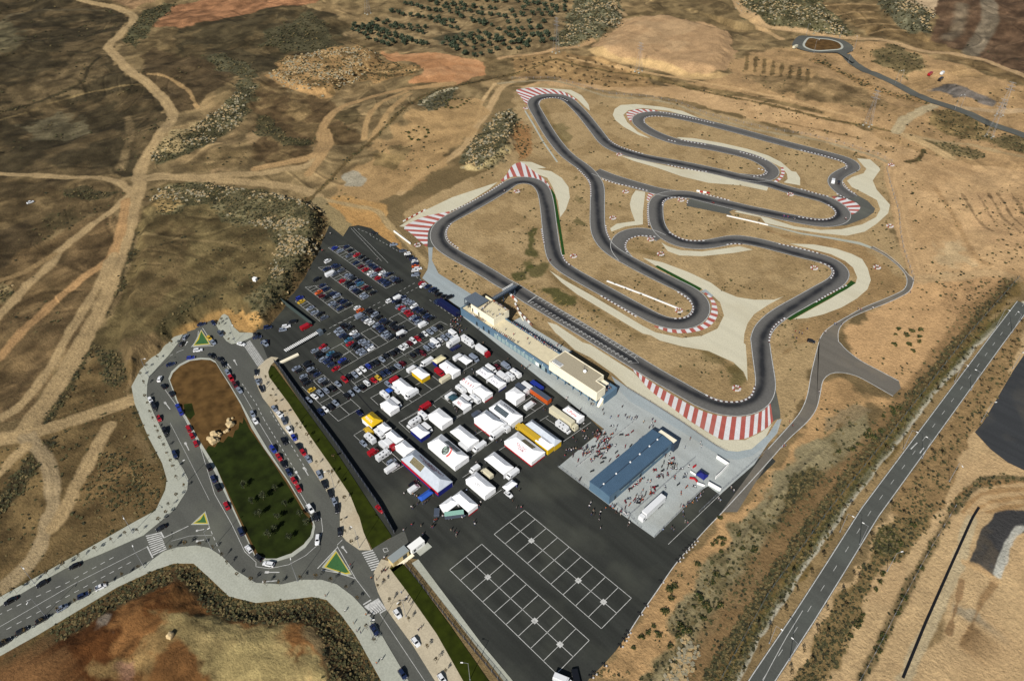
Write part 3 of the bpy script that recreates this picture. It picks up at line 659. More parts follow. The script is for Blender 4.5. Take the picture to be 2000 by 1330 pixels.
sheet("island_lawn", G0("z:402,880 408,871 420,874 427,862 436,865 446,852 455,855 459,842 466,838 468,824 474,828 476,815 487,838 520,884 560,945 595,1004 606,1014 611,1030 606,1048 592,1064 568,1081 540,1091 520,1091 505,1083 491,1058 456,984 424,916"), .235, M_LAWN)
sheet("island_lawn", G0("z:359,790 375,788 381,810 372,820 362,812"), .235, M_LAWN)
# traffic islands painted green at the three junctions
for k, s_ in enumerate(("r:905,205 1040,420 785,445 850,340", "03:1565,45 1590,128 1475,128 1520,95", "13:612,338 722,508 690,515 520,460")):
    slab("traffic_island", inset(G0(s_), -.8), .05, .19, P_CONC)
    sheet("island_paint", G0(s_), .20, M_YELPAINT); sheet("island_paint", inset(G0(s_), .8), .21, M_GREENPAINT)
YARD = "z:1090,912 1138,872 1180,838 1150,815 905,620 910,608 930,622 1040,700 1130,762 1206,758 1194,734 1225,757 1268,783 1332,824 1399,870 1419,880 1440,882 1468,877 1500,849 1518,820 1527,818 1518,846 1500,866 1473,907 1406,966 1383,949 1374,954 1278,1050 1189,986 1149,956"
sheet("yard", G0(YARD), .05, P_YARD)
sheet("pit_lane", G0("z:1206,758 1194,734 1225,757 1268,783 1332,824 1399,870 1419,880 1440,882 1468,877 1500,849 1521,818 1516,846 1495,870 1470,890 1440,898 1415,895 1390,880 1330,842 1270,806 1230,784"), .08, P_BLUE)
sheet("service_road", G0("11:1315,590 1350,590 1345,700 1395,800 1640,955 1720,1000 1610,1110 1270,835 1310,770 1320,700"), .05, P_BLUE)
sheet("pit_apron", G0("z:1000,628 1020,618 1040,640 1118,687 1108,694 1090,690"), .05, P_YARD)
# link roads east of the circuit
sheet("service_road", G0("31:780,605 800,592 905,655 1005,735 1075,815 1110,840 1105,890 1070,945 910,1025 750,1085 620,1145 555,1200 535,1260 540,1330 32:545,30 585,80 700,170 850,250 1000,330 1015,385 950,445 850,385 745,325 660,285 560,265 480,272 430,310 412,350 400,420 370,540 300,640 150,780 0,950 22:1720,1330 1600,1330 1956,840 32:100,730 180,650 250,560 300,440 335,250 395,0 31:385,1320 420,1255 500,1190 620,1120 740,1055 900,990 1035,925 1062,870 1050,810 990,740 895,665"), .05, A_GREY)
sheet("service_road", G0("31:0,425 0,436 250,500 500,540 700,580 790,612 800,598 700,560 500,525 250,488"), .05, P_CONC)
b = MB(); ribbon(b, dens(G0("31:1956,1030 1730,1330 32:780,1330 33:492,500 270,850 -50,1330 -180,1540"), 8), 6.9, .06)
struct(b.obj("road", asphalt_mat('road_asphalt', C(86, 88, 83), (110, 117, 110), .25, .1)))
b = MB(); PR = dens(G0("31:1956,1030 1730,1330 32:780,1330 33:492,500 270,850 -50,1330 -180,1540"), 1.5)
ribbon(b, PR, .28, .075, off=3.15); ribbon(b, PR, .28, .075, off=-3.15); ribbon(b, dens(G0('33:265,790 130,1010 0,1250 -60,1370'), 4), .18, .08); 
for k in range(0, len(PR) - 3, 7): ribbon(b, PR[k:k + 3], .14, .075)
b2 = dens(G0("31:1650,960 1590,1110"), 2)
struct(b.obj("road_lines", LINE))
sheet("second_track", G0("32:1956,130 1880,240 1740,480 1640,650 1580,720 1700,850 1830,950 1956,1010 2200,1080 2300,500 2100,0"), .05, A_PAD)
# far roundabout road
RB = G0("30:415,348"); RBC = RB[0]
cx0 = G0("30:185,345 265,350 415,285 415,305 650,370 570,365 415,412 415,395")
ring_o = catmull(GW("30:185,340 230,300 330,285 450,290 570,315 640,355 645,385 600,420 500,412 350,405 240,385 195,365"), 3, True)
ring_i = catmull(GW("30:262,350 300,315 370,302 460,308 540,330 572,362 560,388 480,398 370,395 290,378"), 3, True)
hz = float(height(ring_o).max()) + .1
sheet("roundabout", ring_o, hz, A_ROAD)
slab("roundabout_island", ring_i, hz - .2, hz + .12, CONC); sheet("roundabout_soil", inset(ring_i, 2.0), hz + .14, M_ISLE)
b = MB(); FR = dens(catmull(GW("30:590,420 640,480 800,570 1000,660 1200,755 1400,830 1600,905 1800,985 1956,1040 2300,1160"), 6), 5)
ribbon(b, FR, 8.5, .25, terrain=True); struct(b.obj("far_road", A_ROAD))
sheet("far_road_mouth", GW("30:520,410 640,372 650,400 600,415 600,440 660,490 640,500 580,450"), hz + .02, A_ROAD)

# ------------------------------------------------------------------ the kart circuit
M_TRACK = bpy.data.materials.new("track_asphalt"); M_TRACK.use_nodes = True; t = M_TRACK.node_tree; bs = t.nodes["Principled BSDF"]
bs.inputs["Roughness"].default_value = .85; bs.inputs["Specular IOR Level"].default_value = .25
at = t.nodes.new("ShaderNodeAttribute"); at.attribute_name = "rubber"
ge = t.nodes.new("ShaderNodeNewGeometry")
def tn(sc, det=5):
    n = t.nodes.new("ShaderNodeTexNoise"); n.inputs["Scale"].default_value = sc; n.inputs["Detail"].default_value = det
    t.links.new(ge.outputs["Position"], n.inputs["Vector"]); return n.outputs[0]
def tr(a, lo, hi, o0, o1):
    r = t.nodes.new("ShaderNodeMapRange"); r.inputs[1].default_value = lo; r.inputs[2].default_value = hi; r.inputs[3].default_value = o0; r.inputs[4].default_value = o1
    t.links.new(a, r.inputs[0]); return r.outputs[0]
ad = t.nodes.new("ShaderNodeMath"); ad.operation = 'MULTIPLY_ADD'; t.links.new(at.outputs["Fac"], ad.inputs[0]); t.links.new(tr(tn(.12), .3, .7, .75, 1.15), ad.inputs[1]); ad.inputs[2].default_value = 0
x = t.nodes.new("ShaderNodeMix"); x.data_type = 'RGBA'; x.inputs[6].default_value = (*C(112, 110, 106), 1); x.inputs[7].default_value = (*C(42, 43, 46), 1)
t.links.new(ad.outputs[0], x.inputs[0])
y = t.nodes.new("ShaderNodeMix"); y.data_type = 'RGBA'; y.blend_type = 'MULTIPLY'; y.inputs[0].default_value = 1
t.links.new(x.outputs[2], y.inputs[6]); t.links.new(tr(tn(.9), .3, .7, .88, 1.12), y.inputs[7])
t.links.new(y.outputs[2], bs.inputs["Base Color"])

def track(name, s, w, z, rub=.75, closed=False, wide=None, lines=(1, 1)):
    P = catmull(G0(s), 2.0); P = resample(P, max(8, int(np.linalg.norm(np.diff(P, axis=0), axis=1).sum() / 2)))
    for _ in range(6): P[1:-1] = (P[:-2] + 2 * P[1:-1] + P[2:]) / 4
    T = np.gradient(P, axis=0); T /= np.linalg.norm(T, axis=1)[:, None]; N = np.c_[-T[:, 1], T[:, 0]]
    th = np.unwrap(np.arctan2(T[:, 1], T[:, 0])); k = np.gradient(th)
    ker = np.hanning(25); ker /= ker.sum(); ks = np.convolve(np.pad(k, 12, 'edge'), ker, 'valid')
    line = np.clip(ks * 9, -.55, .55)                       # where the karts run: towards the inside of the bends
    ker2 = np.hanning(41); ker2 /= ker2.sum(); line = np.convolve(np.pad(line, 20, 'edge'), ker2, 'valid')
    n, mth = len(P), 13
    vs, rb = [], []
    for i in range(n):
        for j in range(mth):
            v = j / (mth - 1) * 2 - 1
            q = P[i] + N[i] * v * w / 2; vs.append((q[0], q[1], z))
            rb.append(rub * math.exp(-((v - line[i]) / .42) ** 2) + .12)
    fs = [(i * mth + j, (i + 1) * mth + j, (i + 1) * mth + j + 1, i * mth + j + 1) for i in range(n - 1) for j in range(mth - 1)]
    me = bpy.data.meshes.new(name); me.from_pydata(vs, [], [f[::-1] for f in fs]); me.materials.append(M_TRACK)
    a = me.attributes.new("rubber", 'FLOAT', 'POINT'); a.data.foreach_set("value", np.array(rb, np.float32))
    struct(link(name, me))
    for sg, on in zip((1, -1), lines):
        if on: ribbon(LN, P, .28, z + .03, off=sg * (w / 2 - .3))
    PAVED.append(np.r_[P + N * (w / 2 + 1), (P - N * (w / 2 + 1))[::-1]]); return P
LN = MB()
TW = 9.4
MAIN = ("20:1250,1085 1080,1020 985,960 955,915 985,885 1080,872 1200,880 1400,920 1700,995 30:0,1065 225,1125 475,1190 600,1225 650,1262 645,1310 31:625,5 560,40 515,75 512,120 560,170 640,220")
P_far = track("kart_track", "31:640,220 560,170 512,120 515,72 560,38 640,0 30:660,1290 648,1258 600,1225 475,1190 225,1125 0,1065 20:1700,995 1400,920 1200,880 1080,872 990,885 958,915 985,960 1080,1020 1250,1083 1450,1115 1650,1155 1830,1200 1925,1245 30:30,1290 31:38,20 20,55 -40,78 21:1830,70 1740,62", TW, .10, .35)
P_mid = track("kart_track", "21:640,20 760,68 900,112 1040,152 1150,180 1250,192", TW, .105, .25, lines=(1, 1))
P_b2 = track("kart_track", "21:870,690 812,620 808,575 838,520 900,490 970,480 1050,488 1140,530", TW, .11, .15)
P_main = track("kart_track",
  "21:400,1149 300,1090 100,970 0,905 11:1900,880 1800,815 1640,722 1540,668 1450,612 1402,565 1385,510 1402,447 1460,393 1560,340 1700,265 1820,195 1915,135 "
  "21:0,100 75,86 150,92 208,120 245,175 268,280 290,470 315,640 350,715 440,785 600,875 800,985 1000,1095 1140,1165 1260,1188 1350,1178 1420,1135 1450,1075 1440,1015 1390,955 1280,898 1100,812 925,722 760,625 685,540 655,450 652,300 652,140 622,72 560,0 "
  "20:450,1212 370,1135 285,1020 205,885 162,805 170,765 220,742 300,734 375,742 430,765 478,810 545,880 640,1000 720,1098 820,1150 1000,1203 1300,1258 1550,1310 21:1750,68 1956,112 31:150,160 350,210 440,235 530,285 572,327 575,370 520,405 420,416 300,400 150,372 0,340 "
  "21:1800,308 1600,260 1430,218 1380,202 1290,194 1210,198 1140,215 1102,255 1098,325 1105,400 1140,480 1200,528 1290,568 1400,582 1500,576 1600,558 1690,539 1800,548 1956,582 31:240,645 400,683 480,712 540,752 562,800 520,865 425,918 225,1032 150,1072 35,1150 21:1910,1240 1893,1330 22:1893,0 1907,120 1925,240 1938,330 1933,410 1885,490 1800,534 1700,546 1600,537 1500,504 1400,455 1300,395 1100,283 900,160 700,38 500,-83 400,-142", TW, .12, .95)
# the open tarmac between the hairpin and the far loop, and the short run-off by the infield bend
sheet("run_off_tarmac", G0("31:480,210 560,205 660,190 760,245 818,305 808,335 750,375 600,432 480,446 560,430 620,395 638,345 600,290"), .08, A_ROAD)
sheet("run_off_tarmac", G0("21:1350,232 1332,285 1500,318 1680,356 1658,328 1700,310 1800,325 1956,362 1956,330 1500,235"), .08, A_ROAD)
sheet("run_off_tarmac", G0("32:-30,300 10,0 40,250 60,400 92,560 95,615 60,625 40,640 -20,540 -60,430"), .07, A_ROAD)
sheet("run_off_tarmac", G0("11:1300,400 1345,410 1352,560 1360,600 1312,600"), .07, A_ROAD)
struct(LN.obj("track_lines", LINE))

GRAVEL = [
 "20:770,880 785,835 830,805 950,798 1150,820 1300,850 1490,930 1400,908 1200,850 1000,828 890,845 850,880 880,935 960,1010 1060,1062 970,1035 850,970 790,920",
 "20:1255,1050 1400,1060 1600,1095 1800,1140 1956,1190 30:100,1240 180,1310 31:215,25 245,70 245,127 120,105 150,80 145,40 30:110,1285 0,1228 20:1850,1190 1740,1155 1470,1100 1290,1065",
 "20:825,1190 900,1205 1050,1240 1300,1295 21:1350,5 1650,55 1956,110 31:0,150 -10,168 21:1750,128 1500,108 1300,60 1100,-10 20:930,1232",
 "20:60,670 160,668 300,678 450,690 530,730 585,800 595,850 560,820 500,760 430,712 300,685",
 "21:945,165 1018,178 1000,330 1000,425 870,440 760,480 750,455 800,420 940,400 910,320 900,270 915,210",
 "21:1140,562 1190,592 1290,622 1450,632 1600,612 1740,592 1838,618 1700,642 1450,668 1280,662 1190,630",
 "21:1000,680 1150,715 1350,790 1520,870 1600,930 1720,980 1850,1000 2000,1000 31:120,975 100,985 21:1956,1040 1850,1110 1800,1180 1775,1260 1770,1330 22:1785,50 1795,180 1800,330 1770,260 1690,185 1500,100 1300,65 1130,20 1060,-20 21:1000,1258 900,1200 700,1080 500,960 380,870 285,775 400,850 600,962 800,1080 1000,1200 1100,1250 1300,1292 1450,1275 1570,1220 1620,1120 1590,1020 1540,975 1450,920 1280,830 1100,742",
 "30:680,1212 780,1220 850,1282 858,1300 835,1330 31:800,90 830,160 932,275 918,340 830,420 740,480 600,512 400,492 200,462 -20,415 21:1900,370 1700,330 1720,320 1956,375 31:200,440 400,468 560,462 720,425 825,370 858,310 832,240 740,190 640,140 603,92 640,65 730,35 752,0 30:730,1270",
 "31:165,572 350,578 520,610 640,650 720,690 762,760 786,850 760,920 680,990 560,1060 420,1112 300,1140 195,1148 300,1090 480,990 600,915 668,875 682,830 650,755 590,705 480,652 300,605",
 "11:1095,440 1290,318 1500,218 1845,103 1780,157 1640,245 1500,322 1420,340 1280,365 1135,445",
 "21:190,0 300,20 380,70 432,140 442,220 412,310 368,372 350,250 310,140 270,70 20:170,1325 60,1236 150,1240 260,1285",
 "21:270,1170 340,1190 540,1325 22:600,52 930,262 1040,385 1180,500 1340,622 1480,712 1600,778 1780,780 1900,722 1960,678 32:30,660 -20,760 22:1830,852 1720,868 1640,862 1560,815 1300,635 1050,475 880,372 780,278 600,150 480,92 380,0 21:330,1250",
]
for s_ in GRAVEL: sheet("gravel_trap", G0(s_), .04, P_GRAV)
for s_ in ("21:300,150 330,200 365,400 405,655 385,660 350,440 310,250 295,190", "21:1088,745 1112,738 1452,915 1430,932", "31:635,852 672,872 600,920 170,1158 130,1140 480,960 600,888", "21:1440,935 1480,920 1540,970 1520,980"):
    if s_.startswith("21:1440"): sheet("concrete_patch", G0(s_), .05, P_BLUE)
    else: sheet("artificial_turf", G0(s_), .06, M_TURF)
def fan(inner, outer, n, z=.09, start=1):
    I, O = resample(catmull(G0(inner), 1.5), n + 1), resample(catmull(G0(outer), 1.5), n + 1)
    PAVED.append(np.r_[I, O[::-1]]); b = MB()
    for k in range(n):
        b.add([(*I[k], z), (*I[k + 1], z), (*O[k + 1], z), (*O[k], z)], [(0, 1, 2, 3)], (k + start) % 2)
    o = b.obj("striped_run_off", [M_KWHITE, M_KRED]); struct(o)
    for p in o.data.polygons: 
        if p.normal.z < 0: p.flip()
fan("22:900,215 1000,292 1150,392 1320,490 1430,548 1550,588 1680,602 1800,598 1900,566 1956,522 32:15,480", "22:915,235 1040,385 1180,500 1340,620 1480,710 1600,775 1700,778 1780,770 1890,720 1956,680 32:40,635", 37)
fan("21:1465,950 1510,990 1527,1050 1515,1110 1480,1165 1420,1205 1330,1225 1230,1228 1090,1198", "21:1480,945 1530,985 1562,1040 1572,1110 1547,1165 1492,1215 1400,1245 1310,1255 1200,1248 1085,1205", 25)
fan("11:1880,100 1956,62 21:70,62 150,68 220,100 292,160", "11:1870,88 1910,50 21:0,-22 70,-50 140,0 240,75 300,150", 17)
fan("20:120,805 140,768 200,732 300,720 400,730 490,770", "20:100,790 65,740 30,690 90,680 150,672 250,682 330,690 400,708 450,735 500,766", 25)
fan("20:912,925 925,890 960,870 1020,860 1115,856", "20:905,935 875,880 890,855 950,838 1040,838 1115,850", 17)
fan("11:1485,332 1400,388 1340,440 1315,490 1310,590", "11:1480,326 1380,345 1280,368 1130,445 1180,490 1300,595", 17)
fan("31:490,218 560,262 610,300 638,348", "31:494,210 600,232 670,258 706,292 690,322 645,350", 11)
fan("21:1112,188 1070,208 1042,250", "21:1065,170 1040,195 1028,238", 8)
fan("31:95,-10 102,30 82,70 42,98", "31:117,-10 127,35 102,78 60,108", 10)
def kerb(s, w=.75, n_m=1.6, z=.17):
    n_m = 1.15
    P = catmull(G0(s), 1.0); L = np.linalg.norm(np.diff(P, axis=0), axis=1).sum(); n = max(4, int(L / n_m)); P = resample(P, n + 1)
    T = np.gradient(P, axis=0); T /= np.linalg.norm(T, axis=1)[:, None]; N = np.c_[-T[:, 1], T[:, 0]] * w / 2
    for k in range(n):
        a, c = P[k] + N[k], P[k] - N[k]; a2, c2 = P[k + 1] + N[k + 1], P[k + 1] - N[k + 1]
        KB.add([(*a, .05), (*a2, .05), (*c2, .05), (*c, .05), (*a, z), (*a2, z), (*c2, z), (*c, z)], [(4, 5, 6, 7), (0, 1, 5, 4), (1, 2, 6, 5), (2, 3, 7, 6), (3, 0, 4, 7)], k % 2)
KB = MB()
for s_ in ("20:205,800 225,765 290,750 360,750 425,775", "20:740,1070 830,1125 1000,1177", "20:1130,858 1300,890 1545,945", "20:1012,940 1012,910 1060,891 1150,893", "20:1290,1070 1380,1090 1480,1107", "20:1740,1163 1860,1195 1940,1225",
    "20:1190,1262 1300,1285 1450,1312 21:1500,20", "21:500,0 560,60 596,110 602,210", "21:690,80 800,115 900,135 1035,168", "21:1040,260 1036,340 1046,440", "21:1150,280 1155,250 1200,225 1290,220 1340,240 1335,270", "21:1430,185 1540,210 1660,242",
    "21:1200,485 1270,525 1350,548 1470,550", "21:1640,580 1700,573 1760,578", "21:880,638 864,590 885,545 940,520 1000,512 1095,520", "21:716,435 722,480 748,540", "21:225,460 235,520 246,575", "21:386,660 402,700 450,742",
    "21:680,970 800,1040 950,1130", "21:1265,940 1340,990 1382,1050 1376,1100 1330,1135 1240,1145", "31:80,573 250,610 400,650", "31:395,715 470,745 502,790 480,838", "31:600,890 480,950 365,1018", "31:130,1140 60,1190 20,1250 8,1330",
    "31:230,368 380,390 470,382 515,350 505,310 450,270", "31:250,155 360,187 460,212", "31:572,105 610,155 675,197", "31:525,192 610,235", "30:250,1150 400,1185 540,1225 592,1255 602,1280 583,1298", "22:1480,435 1560,475 1660,490 1760,482 1830,440 1855,368",
    "11:1480,330 1600,275 1740,200 1850,130 1895,98", "11:1490,420 1458,470 1465,540 1545,608", "20:1880,1290 1945,1312 21:1925,48 1830,60", "20:1250,1085 1180,1068"): kerb(s_)
struct(KB.obj("serrated_kerbs", [M_KWHITE, mat("dull_red", C(92, 66, 62), .8)]))

# ------------------------------------------------------------------ painted lines
PK = MB()
def pl(s, w=.16, z=.075, dash=None):
    P = G0(s)
    for k in range(len(P) - 1):
        q = np.array([P[k], P[k + 1]])
        ribbon(PK, dens(q, 1.5) if dash else q, w, z, dash=1 if dash else None)
def stalls(L, B, R, ticks=2.5, hatch=6.0):
    L, B, R = (G0(v)[0] for v in (L, B, R)); x0, x1 = L[0], (B[0] + R[0]) / 2; y0, y1 = (L[1] + B[1]) / 2, R[1]
    def seg(a, c, d, e, w=.15): ribbon(PK, [(a, c), (d, e)], w, .075)
    ym = (y0 + y1) / 2
    seg(x0, y0, x1, y0); seg(x0 + hatch * .5, ym, x1, ym); seg(x0 + hatch, y1, x1, y1); seg(x1, y0, x1, y1); seg(x0, y0, x0 + hatch, y1)
    q = x1 - ticks
    while q > x0 + 1: seg(q, y0, q, ym); (seg(q, ym, q, y1) if q > x0 + hatch else 0); q -= ticks
    return x0, x1, y0, y1
ROW1 = stalls("a:805,345", "11:995,912", "11:1105,858"); ROW2 = stalls("a:612,730", "11:810,1000", "11:925,945")
ROW3 = stalls("a:362,1110", "11:628,1102", "11:742,1045"); 
r4 = G0("c:165,185 660,585 710,570 390,180"); x0, y0, x1, y1 = r4[0][0], r4[0][1], r4[1][0], r4[3][1]
for a_, b_ in (((x0, y0), (x1, y0)), ((x0, y1), (x1, y1))): ribbon(PK, [a_, b_], .15, .075)
q = x0
while q < x1 + .1: ribbon(PK, [(q, y0), (q, y1)], .15, .075); q += 2.5
for s_ in ("c:1450,810 1700,680", "c:1450,810 1795,1085", "c:1630,715 1985,985 d:380,975", "c:1600,950 1810,850", "c:1390,1310 1795,1085 1990,980 d:540,885 1010,640", "c:1060,1020 1400,1310", "c:850,1130 1060,1020 1110,990", "c:1080,1265 1280,1135", "c:900,1330 1060,1250 1290,1130",
    "d:400,525 640,400", "d:400,525 570,650", "d:575,425 935,670", "d:570,650 740,560", "d:930,280 1290,490", "e:1010,330 1400,110", "e:1130,440 1700,120 d:540,1090 1260,660 1400,580 1540,650", "e:1320,590 1900,270 d:520,1330 1070,1020 1530,750", "e:1490,760 f:0,690 660,310 1190,0 d:1540,970",
    "d:1280,700 1610,920", "d:1170,850 1450,1040", "d:970,960 1260,1150", "d:800,1060 890,1120", "d:640,1180 830,1330", "d:430,1270 500,1330", "f:20,300 200,440", "f:230,180 380,310", "f:660,0 900,180", "f:420,70 600,215", "f:-120,420 60,580",
    "e:520,535 720,425 1120,780 1440,1070", "e:520,535 840,850 1225,1195", "e:300,650 820,1150 1010,1325 1440,1070", "e:560,770 870,590", "e:650,975 1060,745", "e:820,1150 1250,910", "e:1240,520 1490,760", "f:210,780 40,870 190,1010", "f:440,1215 1240,710 2000,250 2140,165", "f:900,720 1040,840", "f:1040,560 1240,710",
    "f:1240,440 1430,590", "f:640,790 850,960", "f:900,630 1050,550", "f:700,475 840,400", "f:640,1330 1120,1070 1620,700", "f:1410,840 1600,980", "f:1670,170 1760,120", "g:190,490 10,600 650,1180 770,1320", "g:890,350 1300,110", "g:890,350 1110,550", "g:740,940 930,1110", "g:770,1320 1050,1150",
    "g:1550,0 1620,60", "i:430,540 840,290 1220,20", "i:600,400 900,240", "i:980,1140 1720,600", "i:1220,610 1060,700", "h:950,250 1070,170", "h:1330,575 1540,430", "k:490,355 800,140", "k:730,100 1040,300", "k:650,560 1210,180", "k:740,360 860,430", "k:930,630 1110,520", "k:1060,570 1240,690", "k:1390,1030 1940,650",
    "k:1690,740 1760,780", "k:140,1200 280,1110", "k:1170,150 1210,180", "j:1030,190 1130,130 1180,170"): pl(s_)
for s_ in ("c:720,770 1390,430", "c:790,840 920,770", "c:900,670 1870,180", "c:1210,610 1970,230", "b:600,1195 900,1030", "b:740,1230 1000,1090", "b:20,90 600,420", "d:1190,160 1660,480", "b:930,910 1030,980", "11:780,460 880,500"): pl(s_, .2, dash=1)
for s_, w in (("11:725,455 960,705", .12), ("11:745,452 1010,720", .12)): pl(s_, w)
def cells(L, T, R, B, n):
    L, T, R, B = (G0(v)[0] for v in (L, T, R, B))
    for k in range(n + 1):
        u = k / n; ribbon(PK, [L + (B - L) * u, T + (R - T) * u], .2, .075)
    for v in (0, .5, 1): ribbon(PK, [L + (T - L) * v, B + (R - B) * v], .2, .075)
    for k in (2, 6, 8) if n == 9 else (): 
        c = (L + (B - L) * k / n + T + (R - T) * k / n) / 2; ribbon(PK, [c - (.9, 0), c + (.9, 0)], 1.8, .074)
cells("z:965.2,1043.2", "z:1024.3,996.5", "z:1233.1,1167.7", "z:1174.6,1227.2", 9)
cells("z:878.3,1112.7", "z:940.9,1062.3", "z:1150.8,1250.2", "z:1086.9,1315.2", 9)
# zebra crossings
def zebra(a, b_, c, n):
    a, b_, c = (G0(v)[0] for v in (a, b_, c)); e = (b_ - a); f = c - a
    for k in range(n):
        o = a + e * ((k + .5) / n); ribbon(PK, [o, o + f], np.linalg.norm(e) / n * .52, .08)
for s_ in ("31:780,600 895,662 990,737 1050,808 1062,870 1035,925 900,990 740,1055 620,1120 500,1190 420,1255 385,1325 32:395,5 335,250 300,440 250,560 180,650 100,740 0,850", "31:800,592 905,650 1005,732 1075,812 1110,840 1105,890 1070,945 910,1025 750,1085 620,1145 555,1200 535,1260 540,1330 32:545,30 585,80 700,170 850,250 1000,330", "32:955,445 850,385 745,325 660,285 560,265 480,272 430,310 412,350 400,420 370,540 300,640 150,780 0,950 23:1640,5 1480,172 1260,422 1100,652 980,822 880,980"):
    ribbon(PK, dens(catmull(G0(s_), 3), 3), .3, .09)
zebra("r:1570,380", "r:1800,775", "r:1680,350", 24) if False else None
zebra("r:1560,430", "r:1790,775", "r:1665,355", 22); zebra("13:805,345", "13:885,490", "13:890,322", 9); zebra("13:825,755", "13:920,815", "13:900,700", 1) if False else None
za = G0("13:825,760 935,695 990,775 905,820"); 
for k in range(6):
    u = (k + .5) / 6; ribbon(PK, [za[0] + (za[1] - za[0]) * u, za[3] + (za[2] - za[3]) * u], .9, .08)
zb = G0("03:1112,215 1222,190 1275,325 1170,375")
for k in range(10):
    u = (k + .5) / 10; ribbon(PK, [zb[0] + (zb[3] - zb[0]) * u, zb[1] + (zb[2] - zb[1]) * u], .55, .08)
for s_, w in (("13:820,745 880,708", .5), ("13:945,812 995,780", .5), ("13:945,812 1150,1120 1290,1330", .15), ("13:760,545 870,690", .18), ("03:1125,300 1168,388", .5), ("03:1228,190 1252,235", .5), ("03:1125,305 560,590 -20,925", .16), ("03:1252,235 1440,145", .3), ("13:470,470 620,310", .3), ("13:620,300 760,545", .25),
    ("13:500,480 620,500 755,545", .25), ("12:20,640 110,790 300,1120 400,1290 13:440,25 500,90 510,180 470,290 380,370 250,440 100,470 0,455 03:1956,420 1870,340 1770,130 1640,-100 02:1530,830 1380,560 1250,380", .18), ("r:925,165 1010,300", .25), ("r:860,215 850,330 750,465", .25), ("r:780,462 1100,445", .3),
    ("r:1560,1190 1700,1430", .15), ("r:1290,740 1340,820", .2), ("02:1300,650 1430,900 1600,1240", .12), ("03:1310,260 1450,220 1620,215", .12)): pl(s_, w)
for s_ in ("r:415,600 560,530 700,475", "03:1595,140 1680,345", "13:620,290 660,250", "02:1850,350 1956,500 12:60,620 330,1060", "12:110,560 400,1030", "03:-20,830 200,720 500,585 900,365", "03:50,935 500,690 1000,420"): pl(s_, .22, dash=1)
for s_ in ("02:1265,500 1300,545", "02:1420,810 1445,860", "r:1425,680 1465,750", "r:1320,740 1370,790", "13:90,498 180,498", "13:70,570 160,562", "12:370,1000 400,1050", "12:310,1030 340,1080", "r:680,390 655,440", "03:1510,180 1560,170", "03:1510,260 1560,250", "13:665,310 695,350"):
    pl(s_, .35); P = G0(s_); ribbon(PK, [P[0] - (P[1] - P[0]) * .25, P[0] + (P[1] - P[0]) * .1], .9, .08)
pl("32:1090,850 1140,800", .4); pl("32:1160,880 1190,840", .4); pl("q:750,1330 2000,130", .16)
pl("n:350,1330 1520,410", .18)
for s_ in ("13:970,318 1000,312 1012,338 980,345 970,318",): pl(s_, .2)
struct(PK.obj("painted_lines", LINE))
DR_ = MB(); ribbon(DR_, dens(G0('z:661,724 673,735 690,760 745,823 790,868 862,964'), 3), .45, .07); struct(DR_.obj('drain', mat('drain_grate', C(26, 27, 29), .8)))
# starting grid
GR = MB(); st = G0("21:120,1020 190,970"); ribbon(GR, st, .45, .16)
P0, P1 = G0("21:205,992 22:940,148"); Q0, Q1 = G0("21:148,1022 22:895,182")
for (A0, A1, sh) in ((P0, P1, 0), (Q0, Q1, .5)):
    for k in range(26):
        c = A0 + (A1 - A0) * (k / 25); ribbon(GR, [c + (0, .9), c - (0, .9)], .3, .16); ribbon(GR, [c + (.0, .9), c + (.9, .9)], .3, .16)
for s_ in ("21:385,1165 22:640,20 905,190", "21:430,1145 22:660,-20 960,170 970,195 905,190"): ribbon(GR, dens(G0(s_), 4), .2, .16)
struct(GR.obj("starting_grid", LINE))
YL = MB(); e0, e1 = G0("21:60,870 740,1255")
for k in range(17):
    c = e0 + (e1 - e0) * k / 16; ribbon(YL, [c, c + (0, 3.6)], .22, .08)
struct(YL.obj("yellow_lines", mat("dull_yellow", C(190, 160, 90), .8)))
# ------------------------------------------------------------------ buildings
BLUEP = mat("blue_grey_panel", C(96, 124, 146), .55, noise=.08, nscale=.4)
BLUER = mat("blue_metal_roof", C(80, 106, 130), .5, metal=.05, noise=.06, nscale=.3)
DARKB = mat("dark_blue_cladding", C(52, 66, 84), .6)
ROOFG = mat("roof_gravel", C(176, 166, 142), .9, noise=.1, nscale=1.5)
TERR = mat("terrace_screed", C(226, 214, 180), .9, noise=.08, nscale=.6)
WINDOW = mat("pale_window_glass", C(150, 172, 172), .15, spec=.6)
DOOR = mat("dark_door", C(40, 54, 66), .5)
GREYM = mat("grey_metal_sheet", C(112, 124, 136), .45, metal=.3)
FONTMATS = {}
def fmat(rgb): return FONTMATS.setdefault(rgb, mat("lettering_%d_%d_%d" % rgb, C(*rgb), .7))
def letters(parent, body, size, M, rgb, name="lettering"):
    cu = bpy.data.curves.new(name, 'FONT'); cu.body = body; cu.size = size; cu.align_x = 'CENTER'; cu.align_y = 'CENTER'; cu.extrude = .004; cu.offset = .012 * size
    cu.materials.append(fmat(rgb)); o = bpy.data.objects.new(name, cu); COL.objects.link(o); o.parent = parent; o.matrix_local = M; return o
def frame_M(c, xd, yd):
    xd = Vector(xd).normalized(); yd = Vector(yd); zd = xd.cross(yd).normalized(); yd = zd.cross(xd)
    M = Matrix((xd, yd, zd)).transposed().to_4x4(); M.translation = Vector(c); return M

